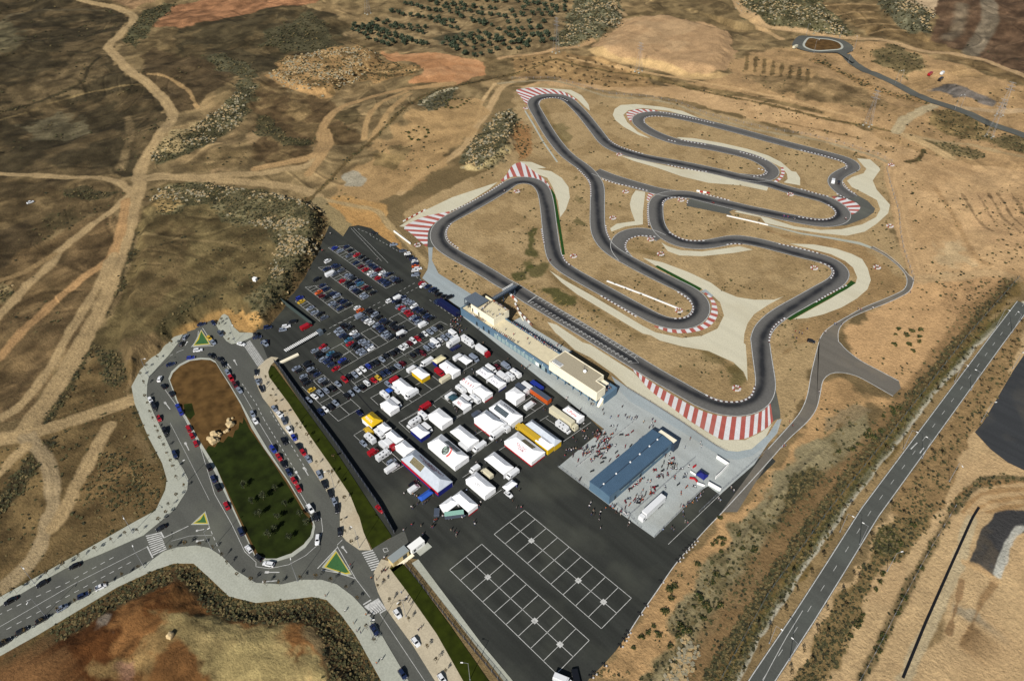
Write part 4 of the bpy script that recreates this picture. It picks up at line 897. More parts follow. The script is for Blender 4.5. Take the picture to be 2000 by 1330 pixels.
def pit_building():
    ox, oy = -190.0, 193.0
    t = empty("pit_building", (ox, oy, 0)); tag(t, "long blue pit building with cream upper blocks and crowded roof terrace", "building")
    def part(name, m, *boxes, parent=t):
        b = MB()
        for (x0, x1, y0, y1, z0, z1) in boxes: b.box(x0 - ox, x1 - ox, y0 - oy, y1 - oy, z0, z1)
        return b.obj(name, m, parent)
    part("ground_floor", BLUEP, (-240, -176.7, 187.4, 198, 0, 4.0), (-176.7, -147.4, 188.7, 197.8, 0, 3.1))
    part("parapet", BLUEP, (-240, -176.7, 187.4, 187.7, 4.0, 4.75), (-217.4, -176.7, 197.7, 198, 4.0, 4.75), (-240, -239.7, 187.7, 192, 4.0, 4.75))
    part("terrace_floor", TERR, (-239.6, -176.8, 187.75, 197.65, 4.0, 4.1))
    # tower block with its own viewing roof
    tw = part("tower_block", CREAM, (-234.8, -217.6, 190.2, 200.6, 4.1, 7.6))
    part("tower_parapet", CREAM, (-234.8, -217.6, 190.2, 190.5, 7.6, 8.3), (-234.8, -217.6, 200.3, 200.6, 7.6, 8.3), (-217.9, -217.6, 190.5, 200.3, 7.6, 8.3))
    part("tower_floor", TERR, (-234.7, -217.95, 190.55, 200.25, 7.6, 7.7))
    part("tower_base", DARKB, (-234.8, -217.6, 198.02, 200.6, 0, 4.08))
    for x in (-233.6, -228.9): part("door", DOOR, (x - .45, x + .45, 190.15, 190.2, 4.1, 6.3))
    part("poster", WHITE, (-232.6, -229.8, 190.14, 190.19, 4.4, 6.3))
    # right-hand block
    part("upper_block", CREAM, (-176.6, -147.2, 187.2, 193.0, 3.1, 8.0), (-176.6, -152.6, 193.0, 198, 3.1, 8.0))
    part("roof_edge", CREAM, (-176.6, -147.2, 187.2, 187.5, 8.0, 8.3), (-176.6, -176.3, 187.5, 198, 8.0, 8.3), (-176.3, -152.6, 197.7, 198, 8.0, 8.3), (-147.5, -147.2, 187.5, 193, 8.0, 8.3), (-152.9, -147.5, 192.7, 193, 8.0, 8.3), (-152.9, -152.6, 193, 197.7, 8.0, 8.3))
    part("roof_surface", ROOFG, (-176.25, -147.55, 187.55, 192.65, 8.0, 8.06), (-176.25, -152.95, 192.65, 197.65, 8.0, 8.05))
    part("roof_hatch", WHITE, (-175.6, -170.2, 187.9, 190.2, 8.06, 8.5)); b = MB()
    for k in range(5): b.box(-175.4 - ox, -170.4 - ox, 188.1 + k * .42 - oy, 188.3 + k * .42 - oy, 8.5, 8.56)
    b.obj("roof_louvre", DSTEEL, t)
    d = MB(); d.tube((-160 - ox, 193.2 - oy, 8.06), (-160 - ox, 193.2 - oy, 9.2), .08); d.obj("mast", STEEL, t)
    d = MB(); d.tube((-160 - ox, 193.2 - oy, 9.2), (-159.6 - ox, 192.9 - oy, 9.45), .75, .75, 12); d.obj("satellite_dish", WHITE, t)
    d = MB()
    for a_, b_ in (((-161.5, 194.6), (-162.6, 195.6)), ((-161.5, 194.6), (-160.4, 195.7)), ((-161.5, 194.6), (-161.5, 193.0))): d.tube((a_[0] - ox, a_[1] - oy, 8.06), (b_[0] - ox, b_[1] - oy, 11.5), .05)
    d.obj("antenna", DSTEEL, t)
    part("balcony_roof", CREAM, (-152.5, -149.3, 193.1, 198.0, 5.2, 5.6))
    # end terrace with outside stair
    part("end_terrace", BLUEP, (-152.4, -145.6, 198.9, 199.5, 0, 4.4), (-146.1, -145.6, 190.6, 198.9, 0, 4.4), (-152.4, -146.1, 190.6, 198.9, 0, 3.4), (-152.4, -146.1, 190.4, 190.6, 0, 3.4))
    b = MB(); b.add([(-147.2 - ox, 187.4 - oy, 0), (-147.2 - ox, 188.7 - oy, 0), (-145.8 - ox, 187.4 - oy, 0), (-145.8 - ox, 188.7 - oy, 0), (-147.2 - ox, 190.4 - oy, 3.4), (-145.8 - ox, 190.4 - oy, 3.4), (-147.2 - ox, 190.4 - oy, 0), (-145.8 - ox, 190.4 - oy, 0)],
                    [(0, 2, 5, 4), (2, 7, 5), (0, 4, 6), (4, 5, 7, 6)]); b.obj("stair", CREAM, t)
    # front openings
    for k in range(13):
        x = -214.5 + k * 2.75
        part("window", WINDOW, (x, x + 2.2, 187.33, 187.4, .4, 2.9))
    for x in (-218.5, -222.4, -227.5, -178.6, -182.4): part("door", DOOR, (x - .6, x + .6, 187.33, 187.4, 0.05, 2.4))
    for k in range(12):
        x = -175.5 + k * 2.4
        part("door" if k % 3 == 1 else "window", DOOR if k % 3 == 1 else WINDOW, (x, x + 1.5, 188.62, 188.7, .1 if k % 3 == 1 else .6, 2.5))
    for k in range(7): part("column", BLUEP, (-176.4 + k * 4.83, -176.0 + k * 4.83, 187.4, 187.8, 0, 3.1))
    part("banner", WHITE, (-185.5, -183.4, 187.28, 187.33, .5, 2.4))
    for k in range(6): part("wall_lamp", WHITE, (-212 + k * 6.2, -211.6 + k * 6.2, 187.1, 187.33, 3.4, 3.7))
    # stair tower on steel legs
    P = G0("l:150,340 360,215 655,345 450,505", 8.8); x0, x1, y0, y1 = (P[0][0] + P[1][0]) / 2, (P[2][0] + P[3][0]) / 2, (P[0][1] + P[3][1]) / 2, (P[1][1] + P[2][1]) / 2
    part("tower_canopy", GREYM, (x0, x1, y0, y1, 8.6, 8.85)); b = MB(); n = int((x1 - x0) / .8)
    for k in range(n): b.box(x0 + k * .8 - ox, x0 + k * .8 + .06 - ox, y0 - oy, y1 - oy, 8.85, 8.9)
    b.obj("canopy_seam", STEEL, t)
    b = MB()
    for x in (x0 + .2, (x0 + x1) / 2 - 2.5):
        for y in (y0 + .2, y1 - .2): b.box(x - .12 - ox, x + .12 - ox, y - .12 - oy, y + .12 - oy, 0, 8.6)
    for z in (2.6, 5.4): b.box(x0 + .1 - ox, x0 + .3 - ox, y0 - oy, y1 - oy, z, z + .2); b.box(x0 - ox, -235 - ox, y0 + .1 - oy, y0 + .3 - oy, z, z + .2)
    b.obj("steel_frame", DARKB, t)
    b = MB()
    for z0, z1, ya, yb in ((0, 2.6, y0 + .6, y1 - .8), (2.6, 5.4, y1 - .8, y0 + .6), (5.4, 8.0, y0 + .6, y1 - .8)):
        b.add([(x0 + .5 - ox, ya - oy, z0), (x0 + 2.2 - ox, ya - oy, z0), (x0 + 2.2 - ox, yb - oy, z1), (x0 + .5 - ox, yb - oy, z1)], [(0, 1, 2, 3), (3, 2, 1, 0)])
    b.obj("stair", GREYM, t)
    # gutter of dark railings along the track side
    part("track_side_base", DARKB, (-217.5, -152.5, 198.02, 198.5, 0, 3.6))
    return t
pit_building()

def hall():
    ox, oy = -113.0, 170.0
    t = empty("paddock_hall", (ox, oy, 0)); tag(t, "long blue steel hall with ribbed roof on the concrete yard", "hall")
    x0, x1, y0, y1 = -118.2 - ox, -107.9 - ox, 150.1 - oy, 189.7 - oy
    b = MB(); b.box(x0, x1, y0, y1, 0, 5.2); b.obj("wall", BLUEP, t)
    b = MB(); xm = (x0 + x1) / 2
    for a_, e_, za, zb in ((x0 - .15, xm, 5.25, 5.75), (xm, x1 + .15, 5.75, 5.25)):
        b.add([(a_, y0 - .1, za), (e_, y0 - .1, zb), (e_, y1 + .1, zb), (a_, y1 + .1, za), (a_, y0 - .1, za - .2), (e_, y0 - .1, zb - .2), (e_, y1 + .1, zb - .2), (a_, y1 + .1, za - .2)],
              [(0, 1, 2, 3), (4, 7, 6, 5), (0, 4, 5, 1), (2, 6, 7, 3), (0, 3, 7, 4), (1, 5, 6, 2)])
    rf = b.obj("roof", BLUER, t)
    b = MB(); k = y0 + .4
    while k < y1:
        b.add([(x0 - .1, k, 5.27), (xm, k, 5.77), (xm, k + .09, 5.77), (x0 - .1, k + .09, 5.27), (x0 - .1, k, 5.33), (xm, k, 5.83), (xm, k + .09, 5.83), (x0 - .1, k + .09, 5.33)], [(4, 5, 6, 7), (0, 1, 5, 4), (2, 3, 7, 6)])
        b.add([(x1 + .1, k, 5.27), (xm, k, 5.77), (xm, k + .09, 5.77), (x1 + .1, k + .09, 5.27), (x1 + .1, k, 5.33), (xm, k, 5.83), (xm, k + .09, 5.83), (x1 + .1, k + .09, 5.33)], [(7, 6, 5, 4), (4, 5, 1, 0), (6, 7, 3, 2)]); k += .6
    b.obj("roof_rib", BLUER, rf)
    b = MB(); b.box(xm - .18, xm + .18, y0, y1, 5.74, 5.84); b.obj("ridge", DARKB, rf)
    b = MB()
    for (px, py) in ("p", (890, 450)), ("p", (1135, 250)), ("p", (1410, 25)), ("o", (95, 770)), ("o", (285, 615)), ("o", (440, 485)):
        q = G0("%s:%d,%d" % (px, *py), 5.8)[0]; bb = MB(); bb.torus((q[0] - ox, q[1] - oy, 5.85), .18, .2, 10, 5); bb.tube((q[0] - ox, q[1] - oy, 5.6), (q[0] - ox, q[1] - oy, 6.1), .3, .3, 10); bb.obj("roof_vent", WHITE, rf)
    for k in range(4):
        a_ = y0 + 7 + k * 7.2; b = MB(); b.box(x1, x1 + .06, a_, a_ + 5, 2.2, 3.4); b.obj("window", WINDOW, t)
    for a_ in (y0 + 3.2, y0 + 19): b = MB(); b.box(x1, x1 + .07, a_, a_ + 1.1, 0.05, 2.3); b.obj("door", DOOR, t)
    b = MB(); b.box(x1, x1 + .5, y0 + 6, y1 - 3, 3.9, 4.1); b.obj("canopy", DARKB, t)
    b = MB(); b.box(-116.5 - ox, -106.6 - ox, 189.85 - oy, 193.3 - oy, 0, 4.6); b.obj("annex", DARKB, t)
    b = MB(); b.box(-115.7 - ox, -107.4 - ox, 190.4 - oy, 192.6 - oy, 4.6, 4.72); b.obj("annex_roof", CREAM, t)
hall()

def gatehouse():
    P = G0("t:125,680 392,512 440,588 182,738", 3.0); c = P.mean(0); Q = [p - c for p in P]
    t = empty("gatehouse", (c[0], c[1], 0)); tag(t, "small cream gatehouse with grey flat roof beside the zebra crossing", "gatehouse")
    x0, x1 = min(q[0] for q in Q), max(q[0] for q in Q); y0, y1 = min(q[1] for q in Q), max(q[1] for q in Q)
    b = MB(); b.box(x0 + .15, x1 - .15, y0 + .15, y1 - .15, 0, 2.8); b.obj("wall", mat("gate_cream", C(216, 196, 142), .8), t)
    b = MB(); b.box(x0, x1, y0, y1, 2.8, 3.0); b.obj("roof", mat("gate_roof", C(150, 158, 158), .8), t)
    b = MB(); b.box(x1 - .15, x1 - .1, y1 - 3, y1 - 1.2, .1, 2.3); b.obj("door", DOOR, t)
    for k in range(2): b = MB(); b.box(x1 - .15, x1 - .1, y0 + .8, y0 + 2.4, .8 + k * .9, 1.2 + k * .9); b.obj("letter_panel", mat("ochre_panel", C(160, 130, 70), .8), t)
    b = MB(); b.box(x1, x1 + 1.4, y0 - 1.2, y1 + 1, .02, .22); b.obj("step", CREAM, t)
    P = G0("t:430,490 635,385 690,445 478,562", 2.8); c = P.mean(0)
    t = empty("ticket_cabin", (c[0], c[1], 0)); tag(t, "white ticket cabin on a concrete slab beside the gatehouse", "cabin")
    Q = [p - c for p in P]; x0, x1 = min(q[0] for q in Q) + .4, max(q[0] for q in Q) - .4; y0, y1 = min(q[1] for q in Q), max(q[1] for q in Q)
    b = MB(); b.box(x0, x1, y0, y1, .3, 2.7); b.obj("wall", WHITE, t); b = MB(); b.box(x0 - .1, x1 + .1, y0 - .1, y1 + .1, 2.7, 2.82); b.obj("roof", WHITE, t)
    b = MB(); b.box(x1, x1 + .04, y0 + .8, y0 + 1.8, 1.0, 2.2); b.obj("window", GLASS, t)
    b = MB(); b.box(x1 - .2, x1 + 2.4, y0 + 1.8, y1 + 1.4, .02, .3); b.obj("slab", CONC, t)
    letters(t, "MOTOR", .55, frame_M((x1 + .06, y0 + 3.6, 1.7), (0, 1, 0), (0, 0, 1)), (70, 70, 80))
gatehouse()

def gantry():
    P = G0("l:705,315 1190,90", 6.2); a_, e_ = P; x = (a_[0] + e_[0]) / 2
    t = empty("start_gantry", (x, a_[1], 0)); tag(t, "dark blue footbridge gantry over the start straight carrying a white board", "gantry"); L = e_[1] - a_[1]
    b = MB(); b.box(-1.1, 1.1, 0, L, 5.4, 6.2); b.obj("beam", DARKB, t)
    b = MB(); b.box(-.8, .8, .1, L - .1, 6.2, 6.26); b.obj("deck", GREYM, t)
    for y in (L - .5, L * .46): b = MB(); b.box(-.25, .25, y - .25, y + .25, 0, 5.4); b.obj("post", DARKB, t)
    b = MB(); b.box(-1.3, -1.12, L * .5, L - .6, 5.6, 7.4); b.obj("sign_board", WHITE, t)
    for sx in (-1.05, 1.05): b = MB(); b.box(sx - .03, sx + .03, 0, L, 7.15, 7.22); [b.box(sx - .03, sx + .03, k * L / 14, k * L / 14 + .06, 6.2, 7.15) for k in range(15)]; b.obj("railing", STEEL, t)
gantry()

# ------------------------------------------------------------------ tents and marquees
CANV = {"w": mat("white_canvas", (.74, .745, .75), .7, noise=.10, nscale=.7, bump=.25), "y": mat("yellow_canvas", C(226, 186, 20), .7), "c": mat("cream_canvas", C(232, 222, 178), .7), "B": mat("blue_canvas", C(42, 92, 190), .7),
        "n": mat("navy_canvas", C(24, 34, 120), .7), "r": mat("red_canvas", C(186, 20, 36), .7), "g": mat("grey_canvas", C(196, 204, 214), .7, noise=.08, nscale=.7, bump=.2), "t": mat("teal_canvas", C(44, 78, 90), .7), "k": mat("clear_panel", C(110, 124, 132), .3), "d": mat("beige_panel", C(170, 158, 120), .6)}
TENTS = {}
def tent(key, L, T, R, B, z, rise, roof, walls, label, name="marquee", text=None, trgb=(180, 40, 50), tsz=1.2, face="y0", hem=None, panel=None, legs=True, cat="tent"):
    P = G0("%s %s %s %s" % (L, T, R, B), z); x0, x1 = (P[0][0] + P[1][0]) / 2, (P[2][0] + P[3][0]) / 2; y0, y1 = (P[0][1] + P[3][1]) / 2, (P[1][1] + P[2][1]) / 2
    cx, cy = (x0 + x1) / 2, (y0 + y1) / 2; w, d = (x1 - x0) / 2, (y1 - y0) / 2
    t = empty(name, (cx, cy, 0)); tag(t, label, cat, "team tents in the paddock"); TENTS[key] = (cx, cy)
    r_ = min(w, d) * .8
    rx, ry = (w - r_, 0) if w >= d else (0, d - r_)
    v = [(-w, -d, z), (w, -d, z), (w, d, z), (-w, d, z), (-rx, -ry, z + rise), (rx, ry, z + rise)]
    if w >= d: f = [(0, 1, 5, 4), (2, 3, 4, 5), (3, 0, 4), (1, 2, 5)]
    else: f = [(0, 1, 4), (2, 3, 5), (3, 0, 4, 5), (1, 2, 5, 4)]
    b = MB(); b.add(v, f)                                     # sagging roof planes
    va = [(-w, -d, z - .3), (w, -d, z - .3), (w, d, z - .3), (-w, d, z - .3)]
    b.add(va + v[:4], [(0, 1, 5, 4), (1, 2, 6, 5), (2, 3, 7, 6), (3, 0, 4, 7)])
    b.obj("roof", CANV[roof], t)
    e = .06
    spec = {"y0": (-w + e, w - e, -d + e, -d + .1), "y1": (-w + e, w - e, d - .1, d - e), "x0": (-w + e, -w + .1, -d + .12, d - .12), "x1": (w - .1, w - e, -d + .12, d - .12)}
    for sd, m in walls.items():
        q = spec[sd]; lo = .05
        if hem and sd in hem:
            b = MB(); b.box(*q, .05, .9); b.obj("hem", CANV[hem[sd]], t); lo = .9
        b = MB(); b.box(*q, lo, z - .3); b.obj("wall", CANV[m], t)
    if legs:
        for sx in (-1, 1):
            for sy in (-1, 1): b = MB(); b.box(sx * (w - .25) - .05, sx * (w - .25) + .05, sy * (d - .25) - .05, sy * (d - .25) + .05, .02, z - .1); b.obj("pole", STEEL, t)
    sl = Vector((0, d - ry, rise)) if w >= d else Vector((0, r_, rise))
    if text:
        for k, ln in enumerate(text.split("|")):
            u = .5 - .26 * k + (.1 if '|' in text else -.04)
            if face == "y0": c = Vector((0, -d, z)) + sl * u; M = frame_M(c + Vector((0, -.03, .05)), (1, 0, 0), sl)
            else: c = Vector((0, d, z)) + Vector((0, -sl.y, sl.z)) * u; M = frame_M(c + Vector((0, .03, .05)), (-1, 0, 0), (0, -sl.y, sl.z))
            letters(t, ln, tsz, M, trgb)
    if panel:                                                 # translucent skylight panel on a roof slope
        pm, u0, u1, v0, v1, side = panel
        s_ = -1 if side == "y0" else 1
        def pt(u, vv): return (-w + 2 * w * u, s_ * (d - (d - ry) * vv), z + rise * vv + .06)
        b = MB(); q = [pt(u0, v0), pt(u1, v0), pt(u1, v1), pt(u0, v1)]; b.add(q, [(0, 1, 2, 3), (3, 2, 1, 0)]); b.obj("skylight", CANV[pm], t)
        b = MB()
        for k in range(1, 8):
            u = u0 + (u1 - u0) * k / 8; p, r2 = Vector(pt(u, v0)), Vector(pt(u, v1)); b.tube(p, r2, .03, n=4)
        b.obj("skylight_bar", STEEL, t)
    return t
W4 = {"y0": "w", "y1": "w", "x0": "w", "x1": "w"}
def WW(m): return {"y0": m, "y1": m, "x0": m, "x1": m}
tent("yellow", "g:150,265", "g:375,130", "g:570,310", "g:370,440", 3, 1.9, "y", {"y0": "w", "x0": "w", "y1": "y"}, "yellow hipped tent at the head of the long tent row", text="MAXX", trgb=(240, 225, 220), tsz=1.7)
tent("rowa", "g:470,435", "g:600,325", "g:745,460", "g:605,545", 2.9, 1.2, "w", {"y1": "w"}, "smallest white tent, wedged beside the yellow tent in the long row")
tent("rowb", "g:620,570", "g:770,485", "g:980,665", "g:835,770", 2.9, 1.4, "w", {"y1": "w", "y0": "w"}, "white tent two places after the yellow tent in the long row")
tent("rowc", "g:830,800", "g:990,685", "g:1215,860", "g:1000,1000", 2.9, 1.5, "w", {"y1": "w", "y0": "w"}, "white tent adjoining the long red and blue sided tent")
tent("long", "g:935,1065", "g:1215,870", "h:800,310", "h:575,470", 3.2, 2.2, "g", {"y1": "w", "x1": "n", "y0": "r", "x0": "w"}, "longest grey roofed tent with red and blue sides and lettering", text="GERMANY|LYPOCOMPETITION", trgb=(110, 60, 70), tsz=1.7, face="y1", hem={"x1": "n", "y0": "n"}, panel=("d", .18, .48, .3, .95, "y0"))
lt = tent("logo", "i:145,860", "i:430,665", "i:955,1125", "i:680,1310", 3.0, 2.2, "w", W4, "big white tent with a round emblem and red arc on its roof", panel=("k", .3, .75, .15, .75, "y1"))
tent("plain", "i:590,625", "i:790,490", "i:1155,795", "i:950,930", 3.0, 1.6, "w", {"y1": "w", "x1": "w"}, "plain white hipped tent between the emblem tent and the domed tent")
tent("dome", "i:1110,370", "i:1270,180", "i:1625,440", "i:1385,670", 4.0, 2.6, "w", W4, "tall domed white tent with a thin red hem along its open side", hem={"y0": "r"})
tent("window", "i:1345,160", "i:1600,0", "i:1990,320", "i:1785,500", 3.4, 2.0, "w", W4, "large white tent with a window strip and grey lettering on its roof", text="KODAK", trgb=(90, 95, 105), tsz=2.0, face="y1", panel=("k", .15, .72, .2, .8, "y0"))
tent("boxy", "i:175,295", "i:375,155", "i:625,365", "i:430,535", 3.2, 1.1, "w", W4, "boxy white tent with folded roof panels beside the red van")
tent("bluewall", "g:1110,490", "g:1280,370", "g:1500,540", "g:1320,660", 2.8, 1.4, "w", WW("n"), "white roofed tent with deep blue side walls")
tent("awn", "f:220,985", "f:410,870", "f:600,1050", "f:410,1150", 2.8, 1.3, "w", {"y0": "w", "x1": "w"}, "white awning tent behind the white van near the yellow tent")
tent("gp", "f:465,570", "f:630,475", "f:880,670", "f:710,790", 3.0, 1.5, "w", W4, "white tent flanked by a caravan and a parked van by the car park")
tent("yw", "f:835,350", "f:990,250", "f:1195,410", "f:1040,510", 2.8, 1.4, "w", WW("y"), "white roofed tent with bright yellow walls")
tent("fox", "f:1380,230", "f:1530,120", "f:1790,330", "f:1640,420", 3.0, 1.4, "w", W4, "white tent with a faint swirl on its roof next to the red van", text="S", trgb=(150, 120, 130), tsz=2.4)
tent("cream", "f:1240,140", "f:1420,20", "f:1520,95", "f:1330,195", 2.7, .8, "c", {"y0": "n"}, "cream awning over a dark blue side wall", name="awning")
tent("pagoda", "j:350,110", "j:470,20", "j:630,140", "j:510,220", 2.7, 1.0, "w", {}, "open sided white gazebo on four legs", name="gazebo")
tent("ka", "j:690,360", "j:835,255", "j:1050,400", "j:900,495", 2.9, 1.4, "w", {"y1": "w", "x1": "w", "x0": "w"}, "upper of the two linked tents with dark lettering and blue trim", text="KAOS", trgb=(80, 76, 110), tsz=1.7)
tent("kb", "j:905,505", "j:1075,420", "j:1290,580", "j:1130,680", 2.9, 1.4, "w", {"y1": "w", "x1": "w"}, "lower of the two linked tents with dark lettering and blue hem", text="KAOS", trgb=(80, 76, 110), tsz=1.7, hem={"x1": "n"})
tent("da", "j:370,560", "j:560,420", "j:800,600", "j:625,715", 3.1, 1.5, "w", W4, "white tent with spaced red letters on its roof", text="D E R B I", trgb=(170, 40, 60), tsz=1.9)
tent("db", "j:645,710", "j:805,610", "j:1020,760", "j:860,890", 3.1, 1.4, "w", W4, "white tent with red hem joined to the red lettered tent", hem={"x1": "r"})
tent("bel", "j:235,950", "j:400,835", "j:610,1010", "j:440,1100", 2.9, 1.3, "w", {"y1": "w", "x1": "w", "x0": "w"}, "white tent with a compact red logo and motorbikes outside", text="BEL", trgb=(150, 30, 50), tsz=2.0)
tent("qbox", "j:1265,790", "j:1440,655", "j:1665,790", "j:1490,920", 3.6, .8, "w", W4, "square white tent with high walls next to the lorry")
tent("redhem", "k:245,1020", "k:505,825", "k:1060,1220", "22:150,950", 3.0, 1.8, "w", {"y1": "w", "x1": "w", "y0": "w"}, "white tent with red hem and faint lettering beside the yellow lorry", text="RACING|TEAM", trgb=(190, 130, 140), tsz=1.6, hem={"x1": "r", "y0": "r"}, panel=("d", .35, .75, .35, .95, "y1"))
tent("greyhip", "k:655,690", "k:800,585", "k:1370,1010", "k:1225,1110", 3.4, 1.6, "g", {"x1": "y", "y1": "g"}, "grey roofed tent with a yellow end wall along the yellow lorry", hem=None)
tent("yend", "k:865,985", "k:1010,880", "k:1235,1095", "k:1082,1200", 3.3, 1.2, "w", {"x1": "y", "y0": "y"}, "white roofed awning with yellow walls at the rear of the yellow lorry", name="awning")
tent("gpone", "k:1390,400", "k:1500,310", "k:1830,530", "k:1690,610", 3.0, 1.4, "w", W4, "white tent with red lettering beside the white trailer", text="GPone", trgb=(190, 30, 40), tsz=2.0)
tent("lowa", "z:945.5,896", "z:966,881", "z:1003.7,913", "z:982.9,926", 3.0, 1.6, "w", {"y1": "w", "x1": "w"}, "white tent behind the cream and white vans", )
tent("dbl", "h:990,290", "h:1140,160", "h:1460,395", "h:1290,520", 3.0, 1.5, "w", W4, "white tent with small grey logos near its open corner", text="CRS", trgb=(150, 150, 155), tsz=1.5)
tent("mini", "h:1530,400", "h:1690,275", "h:1775,340", "h:1640,440", 2.6, 1.0, "w", {"y1": "n"}, "small white awning with navy back wall beside a white estate", name="awning")
tent("cornera", "h:605,660", "h:785,525", "h:890,630", "h:710,770", 2.8, 1.2, "w", {"y1": "w", "y0": "w"}, "white tent joined to the red hemmed tent by the open asphalt")
tent("cornerb", "h:800,525", "h:945,430", "h:1170,670", "h:1010,780", 3.0, 1.6, "w", {"y1": "w", "x1": "w"}, "white tent with red hem at the edge of the open asphalt", hem={"x1": "r"})
tent("blueaw", "h:285,550", "h:440,410", "h:520,480", "h:325,600", 2.6, .6, "B", {}, "bright blue awning at the corner of the longest tent", name="awning")
tent("navy", "o:1190,1190", "o:1240,1085", "o:1440,1140", "o:1390,1275", 2.8, .9, "n", {}, "navy blue gazebo in the walled corner of the concrete yard", name="gazebo")
tent("smallblue", "f:325,710", "f:400,665", "f:480,715", "f:390,770", 2.5, .6, "B", {}, "small bright blue gazebo between two white caravans", name="gazebo")
tent("teal", "j:165,840", "j:230,780", "j:370,850", "j:210,930", 2.3, .5, "t", {}, "dark teal awning beside a white van", name="awning")
# round emblem and red arc on the roof of the big white tent
c = G0("i:500,1000", 4.2)[0]; o_ = (c[0] - lt.location.x, c[1] - lt.location.y)
P = G0("i:145,860 430,665 955,1125 680,1310", 3.0); dd = abs(P[1][1] - P[0][1]) / 2
def slope(x, y): return 3.0 + 2.2 * max(0, (dd - abs(y))) / dd + .1
b = MB(); n = 20
for k in range(n):
    for r0, r1, mi in ((0, .75, 0), (.75, 1.5, 1), (1.5, 1.75, 2)):
        a0, a1 = 2 * math.pi * k / n, 2 * math.pi * (k + 1) / n; q = [(o_[0] + r * math.cos(a), o_[1] + r * math.sin(a)) for r, a in ((r0, a0), (r1, a0), (r1, a1), (r0, a1))]
        b.add([(x, y, slope(x, y)) for x, y in q], [(0, 1, 2, 3)], 2 if mi == 2 else (k // 3 + mi) % 3)
b.obj("emblem", [fmat((150, 170, 160)), fmat((110, 120, 112)), fmat((72, 80, 76))], lt)
b = MB()
for k in range(14):
    a0, a1 = math.radians(-35 + 10 * k), math.radians(-25 + 10 * k); w0, w1 = .9 * math.sin(math.pi * (1 - k / 14) * .6), .9 * math.sin(math.pi * (1 - (k + 1) / 14) * .6)
    q = [(o_[0] + r * math.cos(a), o_[1] + r * math.sin(a)) for r, a in ((2.2, a0), (2.2 + w0, a0), (2.2 + w1, a1), (2.2, a1))]
    b.add([(x, y, slope(x, y)) for x, y in q], [(0, 1, 2, 3)])
b.obj("red_arc", fmat((226, 96, 90)), lt)

# ------------------------------------------------------------------ cars
PAINT = {"w": ("white", C(238, 240, 242)), "s": ("silver", C(134, 144, 160)), "g": ("grey", C(82, 90, 104)), "b": ("dark blue", C(34, 46, 78)), "B": ("bright blue", C(38, 56, 150)), "k": ("black", C(26, 27, 31)),
         "r": ("red", C(168, 22, 34)), "m": ("maroon", C(92, 22, 30)), "o": ("orange", C(206, 92, 34)), "y": ("yellow", C(214, 176, 50)), "t": ("teal", C(60, 110, 140)), "c": ("cream", C(226, 218, 188)), "n": ("navy", C(20, 26, 70))}
PM = {k: mat("paint_" + v[0].replace(" ", "_"), v[1], .32, spec=.5, coat=.5) for k, v in PAINT.items()}
RIM = mat("wheel_rim", (.35, .36, .38), .4, metal=.6)
LAMPG = mat("headlamp_glass", (.5, .5, .5), .2); TAIL = mat("tail_lamp", C(120, 14, 16), .3)
KINDS_ = {  # hull stations (x, half width, belt height), cabin (x rear low, x rear top, x front top, x front low), roof height
    "hatchback": ([(-1.95, .74, .78), (-1.8, .84, .93), (-.6, .87, .95), (.9, .87, .93), (1.75, .80, .78), (1.98, .66, .58)], (-1.86, -1.45, .15, 1.0), 1.45, 3.95),
    "saloon": ([(-2.25, .72, .80), (-2.1, .84, .93), (-.8, .87, .96), (.9, .87, .93), (1.95, .80, .78), (2.22, .64, .58)], (-1.55, -.85, .2, 1.0), 1.42, 4.45),
    "estate": ([(-2.3, .76, .85), (-2.2, .85, .95), (-.8, .88, .97), (.9, .88, .95), (1.95, .81, .80), (2.22, .66, .6)], (-2.25, -1.9, .2, 1.02), 1.50, 4.5),
    "minivan": ([(-2.15, .80, .95), (-2.05, .90, 1.05), (-.6, .92, 1.08), (1.1, .92, 1.03), (1.95, .84, .88), (2.2, .7, .65)], (-2.1, -1.8, .45, 1.45), 1.72, 4.3),
}
CARMESH = {}
